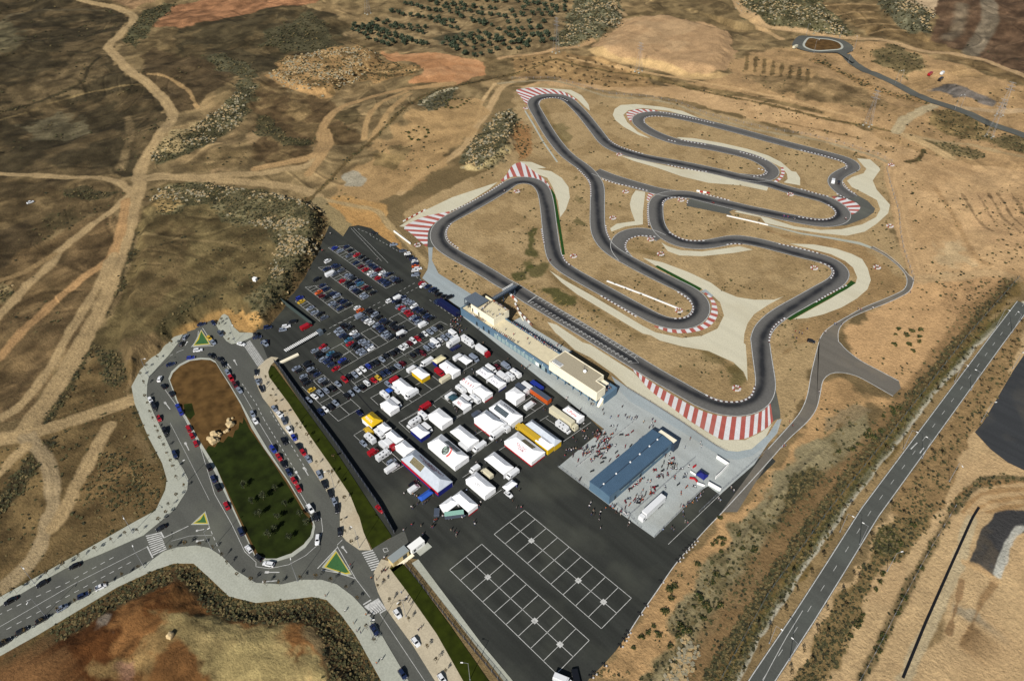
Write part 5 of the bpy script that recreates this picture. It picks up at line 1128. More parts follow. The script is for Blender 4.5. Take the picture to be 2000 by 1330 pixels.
def car_meshes(kind, col):
    key = (kind, col)
    if key in CARMESH: return CARMESH[key]
    st, (r0, r1, f1, f0), zr, L = KINDS_[kind]
    b = MB(); n = len(st); ring = 7
    for x, w, zt in st: b.v += [(x, -w, .22), (x, -w, .55), (x, -w * .94, zt - .06), (x, 0, zt + .02), (x, w * .94, zt - .06), (x, w, .55), (x, w, .22)]
    for i in range(n - 1):
        for j in range(ring - 1): b.f.append((i * ring + j, (i + 1) * ring + j, (i + 1) * ring + j + 1, i * ring + j + 1)); b.m.append(0)
        b.f.append((i * ring, i * ring + 6, (i + 1) * ring + 6, (i + 1) * ring)); b.m.append(0)
    b.f += [tuple(range(ring)), tuple(range((n - 1) * ring, n * ring))[::-1]]; b.m += [0, 0]
    zb = st[2][2] - .05; w0 = st[2][1] * .9; w1 = w0 * .80
    c = [(r0, -w0, zb), (f0, -w0, zb), (f0, w0, zb), (r0, w0, zb), (r1, -w1, zr), (f1, -w1, zr), (f1, w1, zr), (r1, w1, zr)]
    b.add(c, [(4, 5, 6, 7), (0, 1, 5, 4), (1, 2, 6, 5), (2, 3, 7, 6), (3, 0, 4, 7)])
    b.box(-L * .1, L * .1, -w1 * .9, w1 * .9, zr, zr + .03, 0, .2, .1)
    body = b.mesh("car_body", [PM[col]]); bm = bmesh.new(); bm.from_mesh(body); bmesh.ops.recalc_face_normals(bm, faces=bm.faces); bm.to_mesh(body); bm.free()
    def quad(p, q, r, s, out, k0=.10, k1=.94):
        p, q, r, s = map(Vector, (p, q, r, s)); lo = lambda a, d, u: a + (d - a) * u
        A, D = lo(p, s, k0), lo(p, s, k1); B_, C_ = lo(q, r, k0), lo(q, r, k1); m = .06
        A, B_ = A + (B_ - A) * m, B_ + (A - B_) * m; D, C_ = D + (C_ - D) * m, C_ + (D - C_) * m
        o = Vector(out) * .015; mb = MB(); mb.add([A + o, B_ + o, C_ + o, D + o, A - o, B_ - o, C_ - o, D - o], [(0, 1, 2, 3), (3, 2, 1, 0), (0, 1, 5, 4), (1, 2, 6, 5), (2, 3, 7, 6), (3, 0, 4, 7)]); return mb.mesh("car_glass", [GLASS])
    front = quad(c[1], c[2], c[6], c[5], (.7, 0, .7)); rear = quad(c[3], c[0], c[4], c[7], (-.7, 0, .7))
    sl = quad(c[0], c[1], c[5], c[4], (0, -1, .2), .15, .9); sr = quad(c[2], c[3], c[7], c[6], (0, 1, .2), .15, .9)
    wb = MB(); wb.tube((0, -.1, 0), (0, .1, 0), .32, .32, 10); wb.tube((0, -.115, 0), (0, .115, 0), .19, .19, 8, 1); wheel = wb.mesh("car_wheel", [BLACK, RIM])
    hl = MB(); hl.box(-.05, .05, -.16, .16, -.06, .06); hm_ = hl.mesh("car_lamp", [LAMPG]); tm = hl.mesh("car_tail", [TAIL])
    xf, xr = st[-2][0] + .06, st[0][0] - .01
    parts = [("windscreen", front, None), ("rear_window", rear, None), ("side_window", sl, None), ("side_window", sr, None)]
    parts += [("wheel", wheel, (sx * L * .3, sy * (st[2][1] - .08), .32)) for sx in (-1, 1) for sy in (-1, 1)]
    parts += [("headlight", hm_, (xf + .05, sy * .56, .66)) for sy in (-1, 1)] + [("tail_light", tm, (xr, sy * .6, .74)) for sy in (-1, 1)]
    CARMESH[key] = (body, parts); return CARMESH[key]
import re
def plist(s):
    out, rg = [], 'z'
    for tok in s.split():
        m = re.match(r"(?:(\w+):)?([-\d.]+),([-\d.]+)([a-zA-Z]?)", tok); rg = m[1] or rg; o = REG[rg]
        out.append((o[0] + float(m[2]) / o[2], o[1] + float(m[3]) / o[2], m[4]))
    return out
NCAR = 0
def put_car(x, y, z, rz, col, kind=None):
    global NCAR; NCAR += 1
    kind = kind or random.choices(list(KINDS_), (6, 4, 2.5, 2))[0]
    body, parts = car_meshes(kind, col)
    o = link("parked_car", body, None, (x, y, z), rz)
    for nm, me, lc in parts: link(nm, me, o, lc)
    return o, kind
def cars(s, rz, row, end, endpt, group="cars in the car park", jit=.05, z=.03):
    e = G0(endpt)[0]
    for px, py, cl in plist(s):
        p = ray0(px, py, .6); a = rz + random.gauss(0, jit) + (math.pi if random.random() < .3 else 0)
        o, k = put_car(p[0], p[1], z, a, cl)
        reg(o, "%s %s %s" % (PAINT[cl][0], k, row.replace("in the ", "in ")), "car", group, [(end, e)], p)
HY, HX = math.pi / 2, 0.0
cars("a:1170,320b 1250,390k 1365,480r 1450,530k 1525,580k 1605,625g b:60,680b 130,725b 190,770m 262,835w 335,855s 385,870b 435,850k 480,935g 530,965b 590,1000k", HY, "in the top stall row's far half", "the rock face", "a:600,100")
cars("a:940,345B 1050,400s 1220,490g 1360,635b 1460,710m 1540,765r 1640,830w 1700,870s b:185,930r 255,975b 310,1010b 360,1055b", HY, "in the top stall row's near half", "the rock face", "a:600,200")
cars("a:805,600w 920,690b 985,700b 1060,780g 1190,880s 1250,915g 1320,945k 1390,995b 1440,1040t 1535,1110m 1605,1140k 1700,1215k", HY, "in the second stall row's far half", "the rock face", "a:500,500")
cars("a:770,755b 930,855g 1090,985r 1180,1030k 1240,1080k 1290,1120s 1350,1170b 1410,1215k 1490,1265s 1540,1300s", HY, "in the second stall row's near half", "the rock face", "a:500,600")
cars("a:580,965k 705,1075b 775,1145b 910,1235b 975,1280s c:1050,175k 1115,195b 1215,250k", HY, "in the third stall row's far half", "the rock face", "a:300,900")
cars("a:620,1210o c:690,80m 780,105k 890,225s 960,265g 1040,325b", HY, "in the third stall row's near half", "the rock face", "a:200,1000")
cars("c:255,120B 290,190y 460,320s 550,405s 640,445k 740,505g", HY, "in the short fourth stall row", "the rock face", "c:0,100")
cars("11:90,1210b 205,1228s 232,1202w 278,1168k 10,1285b 65,1322b", math.radians(60), "on the asphalt below the rock face", "the slatted gate", "c:200,1000", "cars near the slatted gate")
cars("c:2090,130k 2010,175w d:540,70k 520,170b 580,210k", HY, "at the top of the inner lot", "the dashed lane", "d:100,250")
cars("d:670,110b 720,165s 780,200s 840,215s 885,280w 930,330b 1005,365b 1070,410k 1120,470b 1175,500b 1240,515k", HY, "in the inner lot's building-side file", "the dashed lane", "d:300,50")
cars("d:600,285s 650,310r 715,350s 755,390r 810,440r 865,500s 930,530b 975,590s", HY, "in the inner lot's middle file", "the dashed lane", "d:300,150")
cars("c:1380,310w 1440,365o 1530,520g 1590,565w 1655,605w d:150,650s 220,690b 260,750b 320,825s 375,860s 440,890k", HY, "in the third inner file", "the dashed lane", "c:1300,400")
cars("c:1580,370k 1660,395k 1720,450s 1790,505k 1880,560b 1960,600k d:460,640k 510,690k 570,720k 640,700k 590,880k 660,850k", HY, "in the second inner file", "the dashed lane", "c:1500,300")
cars("c:1110,650k 1175,665k 1235,710k 1300,800w 1360,850s 1420,905k 1465,965s 1545,1000s 1615,1060s 1650,1110w", HY, "in the fifth inner file", "the slatted gate", "c:700,750")
cars("c:1000,750s 1050,805s 1100,850b 1165,890k 1205,935t 1240,1010r 1310,1050k 1370,1105k 1430,1150s 1490,1195s", HY, "in the sixth inner file", "the slatted gate", "c:700,850")
cars("c:700,1070r 760,1125s 860,1200t 950,1230k 550,1150s 630,1200k", HY, "in the lot beside the slatted gate", "the slatted gate", "c:400,1000")
cars("e:640,60k 720,110s 780,140b 920,50b 990,60k 800,165b 870,225b 965,295r 1085,135B 1145,180k", HY, "in the lot below the slatted gate", "the slatted gate", "e:400,-100")
cars("e:190,290s 250,335k 380,200k 445,245k 460,310s 525,360k 595,410b 330,450s 350,515k 410,575k 690,520s 760,580k 490,710y", HY, "in the lot by the screened fence", "the slatted gate", "e:100,0")
cars("e:540,840w 655,785s 760,725s 890,680k 1000,600s 430,910s 1170,830k 1260,780s 1370,705s 1470,660k 1560,575w 1700,530r 1790,480y 1880,405b f:370,360b 460,305k 570,250s 650,195m", HX, "in the lower cross row", "the screened fence", "e:300,900")
cars("e:1130,515r 1230,470k 1330,415s 1410,360w 1490,305w 1590,245B 1665,220k 1740,180k 1860,120s d:345,1255k 460,1205k 560,1150k 650,1095w 720,1045w 795,995m 870,955w 960,915r 1040,860k 1100,820w 1200,780s 1280,725s 1390,690k", HX, "in the upper cross row", "the screened fence", "e:1000,600")
cars("e:750,1095w 855,1040k 955,970s 670,1150b 1420,1165n", HX, "on the open bays near the yellow tent", "the screened fence", "e:500,1200")
cars("d:850,1235k 965,1180k 1060,1205m 1130,1095s 1230,1040s 1390,940w 1480,900s 1575,855s", HX, "in the middle cross row", "the pit building", "d:1700,700")
cars("b:110,55k 490,275s 670,400g 760,455w 810,515k 870,560b 905,605w 905,650b 920,700o 965,745w 905,785w 940,840k 910,870s", math.radians(55), "along the earth bank", "the dirt entrance", "b:-50,50", "cars along the earth bank")
cars("b:1040,1030r 1060,1075w 1150,1100b 1240,1165b 1300,1195k 1370,1250k 1470,1285k 1575,1310k", HY, "along the concrete service road", "the dashed lane", "b:950,950", "cars along the concrete service road")
# street parking follows the kerb
LANES = [G0(s_) for s_ in ("r:360,760 560,690 740,640 900,615 1060,620 1190,690 1280,840 1420,1050 1560,1250 02:1930,600 12:130,850 250,1025 325,1150 415,1305 13:450,60 480,180 470,260 400,350 300,420 150,445 50,430 03:1940,380 1890,310 1830,180 1730,-20 02:1630,1075 1490,800 1370,540 1300,420 1240,340 1250,300 1330,200",
    "r:560,430 650,310 760,150 900,110", "r:1090,85 1205,255 1300,360", "r:1030,325 1090,390", "r:110,1290 02:1175,520 1215,615 1260,710 1335,890", "03:1230,160 1140,210 570,450 320,585 80,715 -80,800", "03:-60,1080 40,1030 170,945 320,860 475,770 635,675 770,610", "r:1765,860 1790,1005 1850,1115 12:140,540 215,635 330,830 485,1045 570,1190 620,1305 13:640,190",
    "13:905,940 1120,1275 1200,1400", "13:1080,815 1220,1030 1420,1310", "r:1530,415 1700,470", "12:215,790 300,930", "r:1770,290 1905,410")]
def street(s, z=.07, place="by the kerb", anchors=None, group="cars along the streets"):
    for px, py, cl in plist(s):
        p = ray0(px, py, .6); best = (1e9, 0)
        for Lp in LANES:
            for k in range(len(Lp) - 1):
                d_ = line_d(np.array([p]), Lp[k:k + 2])[0]
                if d_ < best[0]: best = (d_, math.atan2(Lp[k + 1][1] - Lp[k][1], Lp[k + 1][0] - Lp[k][0]))
        o, kd = put_car(p[0], p[1], z, best[1] + random.gauss(0, .03), cl); reg(o, "%s %s %s" % (PAINT[cl][0], kd, place), "car", group, anchors, p)
def AN(**kw): return [(k.replace("_", " "), G0(v)[0]) for k, v in kw.items()]
street("r:910,105b 1095,85b 660,305s 605,410k 1205,255g 1030,325y 1090,390s 855,510w 740,630B 430,730b 255,960w 315,1075k 440,1190k", anchors=AN(the_upper_green_island="r:900,350"), place="round the upper bend")
street("r:1070,605k 1200,660k 1250,735k 1320,865s 1370,950r 1430,1055m 1500,1135s 02:1930,580s 1950,635w 12:130,850B 175,910r 210,965k 250,1025b 290,1090r 325,1150r 415,1305w 13:460,75k 470,250w 95,435w 20,385k", place="against the island kerb", anchors=AN(the_upper_green_island="r:900,350", the_lower_green_island="13:640,440"))
street("r:1765,860k 1790,1005s 1850,1115k 12:140,540s 180,585w 215,635g 255,705w 290,760B 330,830k 360,875r 400,925s 485,1045s 525,1120k 570,1190k 600,1250s 620,1305k 13:640,190k", place="by the sandy pavement", anchors=AN(the_slatted_gate="c:300,900", the_lower_green_island="13:640,440"))
street("r:110,1290w 02:1175,520k 1215,615r 1260,710k 1335,890b", place="in the lay-by", anchors=AN(the_upper_green_island="r:900,350"))
street("02:1360,525B 1380,565B 1440,690r 1465,745r 1495,805r 1595,985k 1630,1075b 1665,1140k 1730,1280r 03:1840,185b 1900,320w", place="on the island's far side", anchors=AN(the_boulders="02:1640,760"))
street("03:1230,160k 570,450k 320,585k 80,715k", place="on the approach road's far side", anchors=AN(the_small_green_island="03:1540,90"))
street("03:770,610w 635,675b 475,770s 320,860k 170,945k 40,1030k", place="on the approach road's near side", anchors=AN(the_small_green_island="03:1540,90"))
street("13:905,940b 1120,1275b 1080,815w 1220,1030w 1420,1310w", place="on the road past the gatehouse", anchors=AN(the_gatehouse="t:280,640"))
street("r:1530,415w 1905,410s 1770,290k 12:215,790k 20,335s 02:-60,1200s", place="driving near the crossing", anchors=AN(the_slatted_gate="c:300,900"))

# ------------------------------------------------------------------ vans, caravans, lorries and trailers
def quick(name, mats, *ops):
    b = MB()
    for o in ops: getattr(b, o[0])(*o[1:])
    return b.mesh(name, mats)
BIG = {}
def wheels(L, w, n=2, r=.38):
    xs = [-L * .3, L * .33] if n == 2 else [-L * .38, -L * .30, -L * .22, L * .36]
    return [("wheel", "W%d" % int(r * 100), (x, sy * (w - .12), r)) for x in xs for sy in (-1, 1)]
def wheel_mesh(r):
    k = "W%d" % int(r * 100)
    if k not in BIG: wb = MB(); wb.tube((0, -.13, 0), (0, .13, 0), r, r, 10); wb.tube((0, -.145, 0), (0, .145, 0), r * .55, r * .55, 8, 1); BIG[k] = wb.mesh("big_wheel", [BLACK, RIM])
    return BIG[k]
GREYCH = mat("chassis_grey", C(58, 62, 68), .6)
VANK = dict(w="white", s="silver", g="grey", b="dark blue", B="blue", k="black", r="red", m="maroon", o="orange", y="yellow", c="cream", n="navy", t="pale teal")
PM["t2"] = mat("pale_teal", C(150, 196, 180), .5)
def box_round(b, x0, x1, w, z0, z1, r, mi=0):
    b.box(x0, x1, -w, w, z0, z1 - r, mi); b.box(x0 + .02, x1 - .02, -w, w, z1 - r, z1, mi, r * .8, r)
VEH = []
def vehicle(pt, kind, hd, col, label, L=None, W=1.05, H=None, col2=None, z=.03, group="vans and lorries in the paddock"):
    rz = {"X+": 0, "X-": math.pi, "Y+": math.pi / 2, "Y-": -math.pi / 2}[hd] if isinstance(hd, str) else hd
    P = G0(pt, (H or 2.3) * .8)[0]; pm = PM[col]
    if kind == "van":
        L = L or 5.4; H = H or 2.35
        b = MB(); b.box(-L / 2, L / 2 - 1.0, -W, W, .35, H - .25); b.box(-L / 2, L / 2 - 1.4, -W, W, H - .25, H, 0, .12, .15)
        b.add([(L / 2 - 1.0, -W, .35), (L / 2, -W * .92, .35), (L / 2, W * .92, .35), (L / 2 - 1.0, W, .35), (L / 2 - 1.0, -W, H - .25), (L / 2 - .75, -W * .95, 1.25), (L / 2 - .75, W * .95, 1.25), (L / 2 - 1.0, W, H - .25), (L / 2, -W * .9, 1.0), (L / 2, W * .9, 1.0), (L / 2 - 1.4, -W * .86, H), (L / 2 - 1.4, W * .86, H)],
              [(0, 1, 8, 5, 4), (3, 7, 6, 9, 2), (1, 2, 9, 8), (8, 9, 6, 5), (5, 6, 7, 4), (4, 7, 11, 10)])
        me = b.mesh("van_body", [pm]); o = link("van", me, None, (P[0], P[1], z), rz)
        g = MB(); g.add([(L / 2 - .72, -W * .86, 1.33), (L / 2 - .72, W * .86, 1.33), (L / 2 - .97, W * .84, H - .32), (L / 2 - .97, -W * .84, H - .32)], [(0, 1, 2, 3), (3, 2, 1, 0)]); g.obj("windscreen", GLASS, o)
        for sy in (-1, 1): g = MB(); g.box(L / 2 - 1.9, L / 2 - 1.1, sy * W - .02, sy * W + .02, 1.3, H - .4); g.obj("side_window", GLASS, o)
        for nm, k, lc in wheels(L, W): link(nm, wheel_mesh(.38), o, lc)
    elif kind == "caravan":
        L = L or 5.2; H = H or 2.5; W = 1.1
        b = MB(); b.add([(-L / 2, -W, .5), (L / 2, -W, .5), (L / 2, W, .5), (-L / 2, W, .5), (-L / 2 + .35, -W, H - .2), (L / 2 - .5, -W, H - .2), (L / 2 - .5, W, H - .2), (-L / 2 + .35, W, H - .2)], [(3, 2, 1, 0), (0, 1, 5, 4), (1, 2, 6, 5), (2, 3, 7, 6), (3, 0, 4, 7)])
        b.box(-L / 2 + .35, L / 2 - .5, -W, W, H - .2, H, 0, .15, .25)
        o = link("caravan", b.mesh("caravan_body", [pm]), None, (P[0], P[1], z), rz)
        g = MB(); g.box(L / 2 - .25, L / 2 - .2, -.6, .6, 1.3, 1.8); g.obj("window", GLASS, o)
        for sy in (-1, 1): g = MB(); g.box(-.6, .5, sy * W - .02, sy * W + .02, 1.3, 1.9); g.obj("window", GLASS, o); link("wheel", wheel_mesh(.33), o, (-.1, sy * (W - .1), .33))
        g = MB(); g.box(L / 2, L / 2 + 1.1, -.06, .06, .45, .55); g.obj("tow_bar", DSTEEL, o); g = MB(); g.box(-.35, .35, -.3, .3, H, H + .1); g.obj("roof_hatch", PM["s"], o)
    elif kind == "camper":
        L = L or 6.6; H = H or 2.9; W = 1.12
        b = MB(); b.box(-L / 2, L / 2 - 1.7, -W, W, .45, H); b.box(L / 2 - 1.7, L / 2 - 1.0, -W * .96, W * .96, 1.7, H - .1, 0, .0, .15); b.box(L / 2 - 1.7, L / 2, -W * .9, W * .9, .4, 1.25); b.add([(L / 2 - 1.7, -W * .9, 1.25), (L / 2 - .75, -W * .9, 1.25), (L / 2 - .75, W * .9, 1.25), (L / 2 - 1.7, W * .9, 1.25), (L / 2 - 1.7, -W * .85, 1.9), (L / 2 - 1.3, -W * .85, 1.9), (L / 2 - 1.3, W * .85, 1.9), (L / 2 - 1.7, W * .85, 1.9)], [(0, 1, 5, 4), (1, 2, 6, 5), (2, 3, 7, 6)])
        o = link("camper_van", b.mesh("camper_body", [pm]), None, (P[0], P[1], z), rz)
        g = MB(); g.add([(L / 2 - .77, -W * .8, 1.3), (L / 2 - .77, W * .8, 1.3), (L / 2 - 1.26, W * .76, 1.86), (L / 2 - 1.26, -W * .76, 1.86)], [(0, 1, 2, 3), (3, 2, 1, 0)]); g.obj("windscreen", GLASS, o)
        for x in (-1.6, .2):
            for sy in (-1, 1): g = MB(); g.box(x, x + .9, sy * W - .02, sy * W + .02, 1.5, 2.2); g.obj("side_window", GLASS, o)
        for x in (-2.0, -.3): g = MB(); g.box(x, x + .6, -.3, .3, H, H + .12); g.obj("roof_hatch", GREYCH, o)
        for nm, k, lc in wheels(L, W): link(nm, wheel_mesh(.36), o, lc)
    elif kind in ("lorry", "box lorry"):
        L = L or 8; H = H or 3.4; W = 1.22; cab = 1.9
        b = MB(); b.box(-L / 2, L / 2 - cab - .25, -W, W, .9, H); o = link("lorry", b.mesh("cargo_box", [pm]), None, (P[0], P[1], z), rz)
        pc = PM[col2 or col]
        b = MB(); b.box(L / 2 - cab, L / 2, -W * .96, W * .96, .45, 1.5); b.box(L / 2 - cab, L / 2, -W * .96, W * .96, 1.5, min(H, 2.9), 0, .18, .1); cb = b.obj("cab", pc, o)
        g = MB(); g.add([(L / 2 - .02, -W * .84, 1.6), (L / 2 - .02, W * .84, 1.6), (L / 2 - .14, W * .8, 2.4), (L / 2 - .14, -W * .8, 2.4)], [(0, 1, 2, 3), (3, 2, 1, 0)]); g.obj("windscreen", GLASS, cb)
        for sy in (-1, 1): g = MB(); g.box(L / 2 - 1.3, L / 2 - .4, sy * W * .96 - .03, sy * W * .96 + .03, 1.6, 2.3); g.obj("side_window", GLASS, cb)
        g = MB(); g.box(-L / 2 + .1, L / 2 - .3, -.5, .5, .5, .88); g.obj("chassis", GREYCH, o)
        for nm, k, lc in wheels(L, W, 4 if L > 9 else 2): link(nm, wheel_mesh(.48), o, lc)
    elif kind == "trailer":
        L = L or 6; H = H or 2.6; W = W
        b = MB(); b.box(-L / 2, L / 2, -W, W, .7, H - .1); b.box(-L / 2, L / 2, -W, W, H - .1, H, 1, .05, .05); o = link("trailer", b.mesh("trailer_box", [pm, PM[col2 or col]]), None, (P[0], P[1], z), rz)
        g = MB(); g.box(-L / 2 + .2, L / 2 + 1, -.3, .3, .5, .68); g.obj("chassis", GREYCH, o)
        for x in (-L * .3, -L * .16):
            for sy in (-1, 1): link("wheel", wheel_mesh(.42), o, (x, sy * (W - .15), .42))
    elif kind == "car":
        o, kd = put_car(P[0], P[1], z, rz, col); o.name = "parked_car"
        tag(o, label, "car", group); return o
    tag(o, label, {"box lorry": "lorry", "camper": "camper van"}.get(kind, kind), group); return o
V = vehicle
V("d:1650,980", "lorry", "Y-", "w", "white box lorry parked above a blue flatbed by the pit crowd", L=7)
V("d:1690,1090", "trailer", "Y+", "n", "low dark blue trailer beside a white box lorry", L=5.5, H=1.2, col2="n")
V("z:895,695", "van", "Y+", "w", "white van beside the open sided gazebo")
V("z:926,697", "van", "X+", "s", "silver van behind the open sided gazebo")
V("d:1650,790", "van", "X+", "w", "white van at the head of the crowd by the pit building")
V("d:1300,970", "van", "X+", "w", "tall white van amid silver cars in the middle cross row", L=6, H=2.6)
V("z:914,664", "camper", "X+", "w", "big white camper lorry amid the crowd by the pit building", L=8.5, H=3.3)
V("z:943,685", "lorry", "X+", "w", "white lorry with red cab and red emblem facing the pit building", L=8.5, col2="r")
V("z:833,705", "van", "Y-", "w", "long white van next to the cream awning", L=7, H=2.6)
V("z:805,718", "van", "Y+", "w", "white van behind the yellow walled tent", L=5.6)
V("z:858,725", "van", "X+", "r", "red van beside the tent with the faint swirl")
V("z:869,739", "trailer", "Y+", "c", "cream box trailer below the red van", L=5.5)
V("z:768,740", "van", "Y-", "r", "red van at the corner of a white tent by the car park", L=4.8, H=2.0)
V("z:758,747", "car", "X+", "s", "silver car tucked behind a red van and a white tent")
V("z:774,759", "caravan", "X+", "w", "white caravan on the car park side of a white tent")
V("z:803,767", "van", "Y-", "w", "long white van across the end of a white tent", L=7, H=2.6)
V("z:751,769", "caravan", "X+", "w", "white caravan next to the small bright blue gazebo")
V("z:773,784", "van", "X+", "w", "white van alongside the white awning tent", L=6.5)
V("z:829,792", "van", "Y-", "r", "bright red van on the open aisle", L=6, H=2.4)
V("z:826,809", "caravan", "X+", "w", "white caravan just below the bright red van")
V("z:808,824", "camper", "Y-", "w", "white camper van above the blue walled tent")
V("z:834,833", "van", "X+", "w", "white van beside the blue walled tent", L=5.6)
V("z:719,839", "van", "X-", "y", "yellow van parked against the yellow tent")
V("z:722,854", "camper", "X-", "w", "white camper van below the yellow van")
V("z:740,844", "caravan", "X+", "w", "white caravan beside the smallest white tent", L=5.8)
V("z:709,862", "car", "X+", "s", "grey car beside the camper below the yellow tent")
V("z:749,868", "trailer", "X+", "w", "white box trailer next to the red nosed lorry", L=4.5)
V("z:761,866", "lorry", "X+", "w", "white lorry with red cab by the long tent row", L=6, H=2.9, col2="r")
V("z:728,880", "van", "Y+", "r", "red van with open rear at the outer edge of the tent row", L=4.6)
V("z:749,887", "camper", "Y+", "w", "white camper van near the red nosed lorry", L=7)
V("z:765,911", "van", "Y+", "w", "white van at the outer corner of the longest tent", L=6.5)
V("z:764,898", "car", "Y+", "s", "silver car beside the white van by the longest tent")
V("z:808,952", "van", "Y+", "w", "white pickup van beside the bright blue awning", L=5, H=2)
V("z:807,940", "car", "Y+", "k", "black car behind the white pickup at the longest tent")
V("z:927,914", "van", "Y-", "w", "small white van by the tent with grey logos", L=4.6, H=2.1)
V("z:951,922", "van", "X-", "c", "cream minibus behind the tent with grey logos", L=6)
V("z:1001,923", "van", "Y-", "w", "white van close to the small navy backed awning", L=6)
V("z:993,961", "car", "X+", "w", "white estate car in front of the small awning")
V("z:853,1000", "trailer", 2.4, "g", "small grey trailer behind the corner tents", L=3.5, H=1.8)
V("z:887,1003", "trailer", .95, "g", "grey bar trailer with pale teal roof under the corner tents", L=7.5, H=2.8, col2="t2")
V("z:907,870", "trailer", "X+", "w", "white box trailer between the emblem tent and the plain tent", L=5.5, H=2.4)
V("z:936,870", "van", "Y-", "w", "white minibus with dark windows at the end of the plain tent", L=6.5)
V("z:971,844", "van", "Y-", "w", "long white van across the end of the domed tent", L=8, H=2.7)
V("z:984,832", "lorry", "X+", "w", "white lorry cab showing behind the domed tent", L=6.5)
V("z:931,806", "van", "Y+", "g", "dark grey van half under the domed tent", L=4.5, H=1.9)
V("z:959,718", "van", "X+", "w", "white van behind the upper tent with blue trim", L=6)
V("z:983,734", "lorry", "X+", "w", "white lorry behind the lower tent with blue hem", L=7, H=2.9)
V("z:996,733", "caravan", "X+", "w", "smaller white caravan near the pit apron")
V("z:1007,727", "caravan", "X-", "w", "larger white caravan near the pit apron", L=6.4)
V("z:971,713", "car", "X+", "m", "maroon car beside the silver blue van")
V("z:988,712", "van", "X+", "s", "silver blue van closest to the pit apron", L=5, H=2.0)
V("z:900,758", "caravan", "X-", "w", "white caravan along the tent with spaced red letters", L=6)
V("z:880,770", "van", "Y+", "w", "white van beside the dark teal awning")
V("z:912,777", "van", "X+", "w", "white van behind the tent with the compact red logo", L=6)
V("z:928,777", "caravan", "X+", "w", "white caravan behind the red hemmed joined tent", L=6)
V("z:1020,758", "lorry", "X+", "g", "grey roofed lorry with white cab behind the square tent", L=7, H=3, col2="w")
V("z:1031,754", "trailer", "X+", "w", "white box trailer beside the grey roofed lorry", L=6.5, H=3)
V("z:1049,752", "trailer", "X+", "B", "bright blue trailer next to the orange lorry trailer", L=7, H=2.2)
V("z:1056,770", "trailer", "X+", "o", "orange trailer with slate roof by the pit apron", L=11, H=3.4, W=1.3, col2="g")
V("z:1035,789", "van", "Y+", "w", "white van with dark side stripes on the bay beside the square tent", L=6)
V("z:1101,814", "lorry", "X+", "c", "cream roofed articulated trailer beside the red lettered tent", L=15.5, H=4.0, col2="c")
V("z:1100,833", "camper", "X+", "w", "white motorhome with roof hatches beside the cream roofed trailer", L=7.5)
V("z:1032,843", "lorry", "X-", "y", "bright yellow lorry alongside the grey roofed tent", L=14, H=3.9)
V("z:741,990", "car", "X+", "r", "red car tight against the black screened fence")
V("n:1650,735", "car", "Y+", "s", "silver car parked against the blue hall")
V("q:440,590", "lorry", "Y-", "w", "white articulated lorry alone on the concrete yard", L=14, H=3.8)
V("d:1560,280", "trailer", "X+", "n", "long dark navy race transporter near the stair tower", L=15, H=3.8, W=1.3)
V("d:1330,165", "van", "X-", "b", "dark blue lorry cab in front of the navy transporter", L=3.5, H=2.8, W=1.2)
V("11:380,1195", "van", "Y+", "r", "red van at the end of the long grey gate wall", L=6)
V("a:855,820", "van", "Y+", "w", "white van in the second stall row among cars", L=6.5)
V("c:1425,440", "van", "Y+", "s", "silver van in the third inner file", L=5)
V("d:575,90", "van", "Y+", "w", "white van at the top of the inner lot")
V("d:1065,610", "van", "Y+", "w", "white van at the foot of the inner lot's middle file")
V("d:645,780", "van", "Y+", "w", "white van at the foot of the second inner file")
V("31:500,85", "van", HX + 2.0, "w", "white van standing on the far loop of the track", z=.12, L=5.2, group="vehicles on the circuit")
V("31:545,92", "car", HX + 2.0, "k", "black car standing beside the white van on the track", z=.12, group="vehicles on the circuit")
V("31:335,1300", "car", .4, "k", "black car parked among spectators beside the kart track", z=.03, group="vehicles on the circuit")
V("23:385,1310", "van", HX + .4, "w", "white van at the lower edge of the open asphalt", L=6)
V("23:490,1300", "trailer", HX - .6, "k", "low black open trailer beside the white van", L=5.5, H=1.2)
for pt, kd, cl, lb in (("30:1235,580", "trailer", "r", "red skip trailer on the building site beyond the circuit"), ("30:1330,570", "van", "w", "white van on the building site beyond the circuit"), ("30:1315,620", "trailer", "k", "long dark trailer on the building site beyond the circuit"), ("01:235,262", "car", "w", "white car alone in the western field"), ("30:205,372", "trailer", "c", "cream site cabin beside the far roundabout")):
    p = GW(pt)[0]; o = V(pt, kd, "Y+", cl, lb, group="vehicles beyond the circuit"); o.location = (p[0], p[1], h1(*p) + .1)
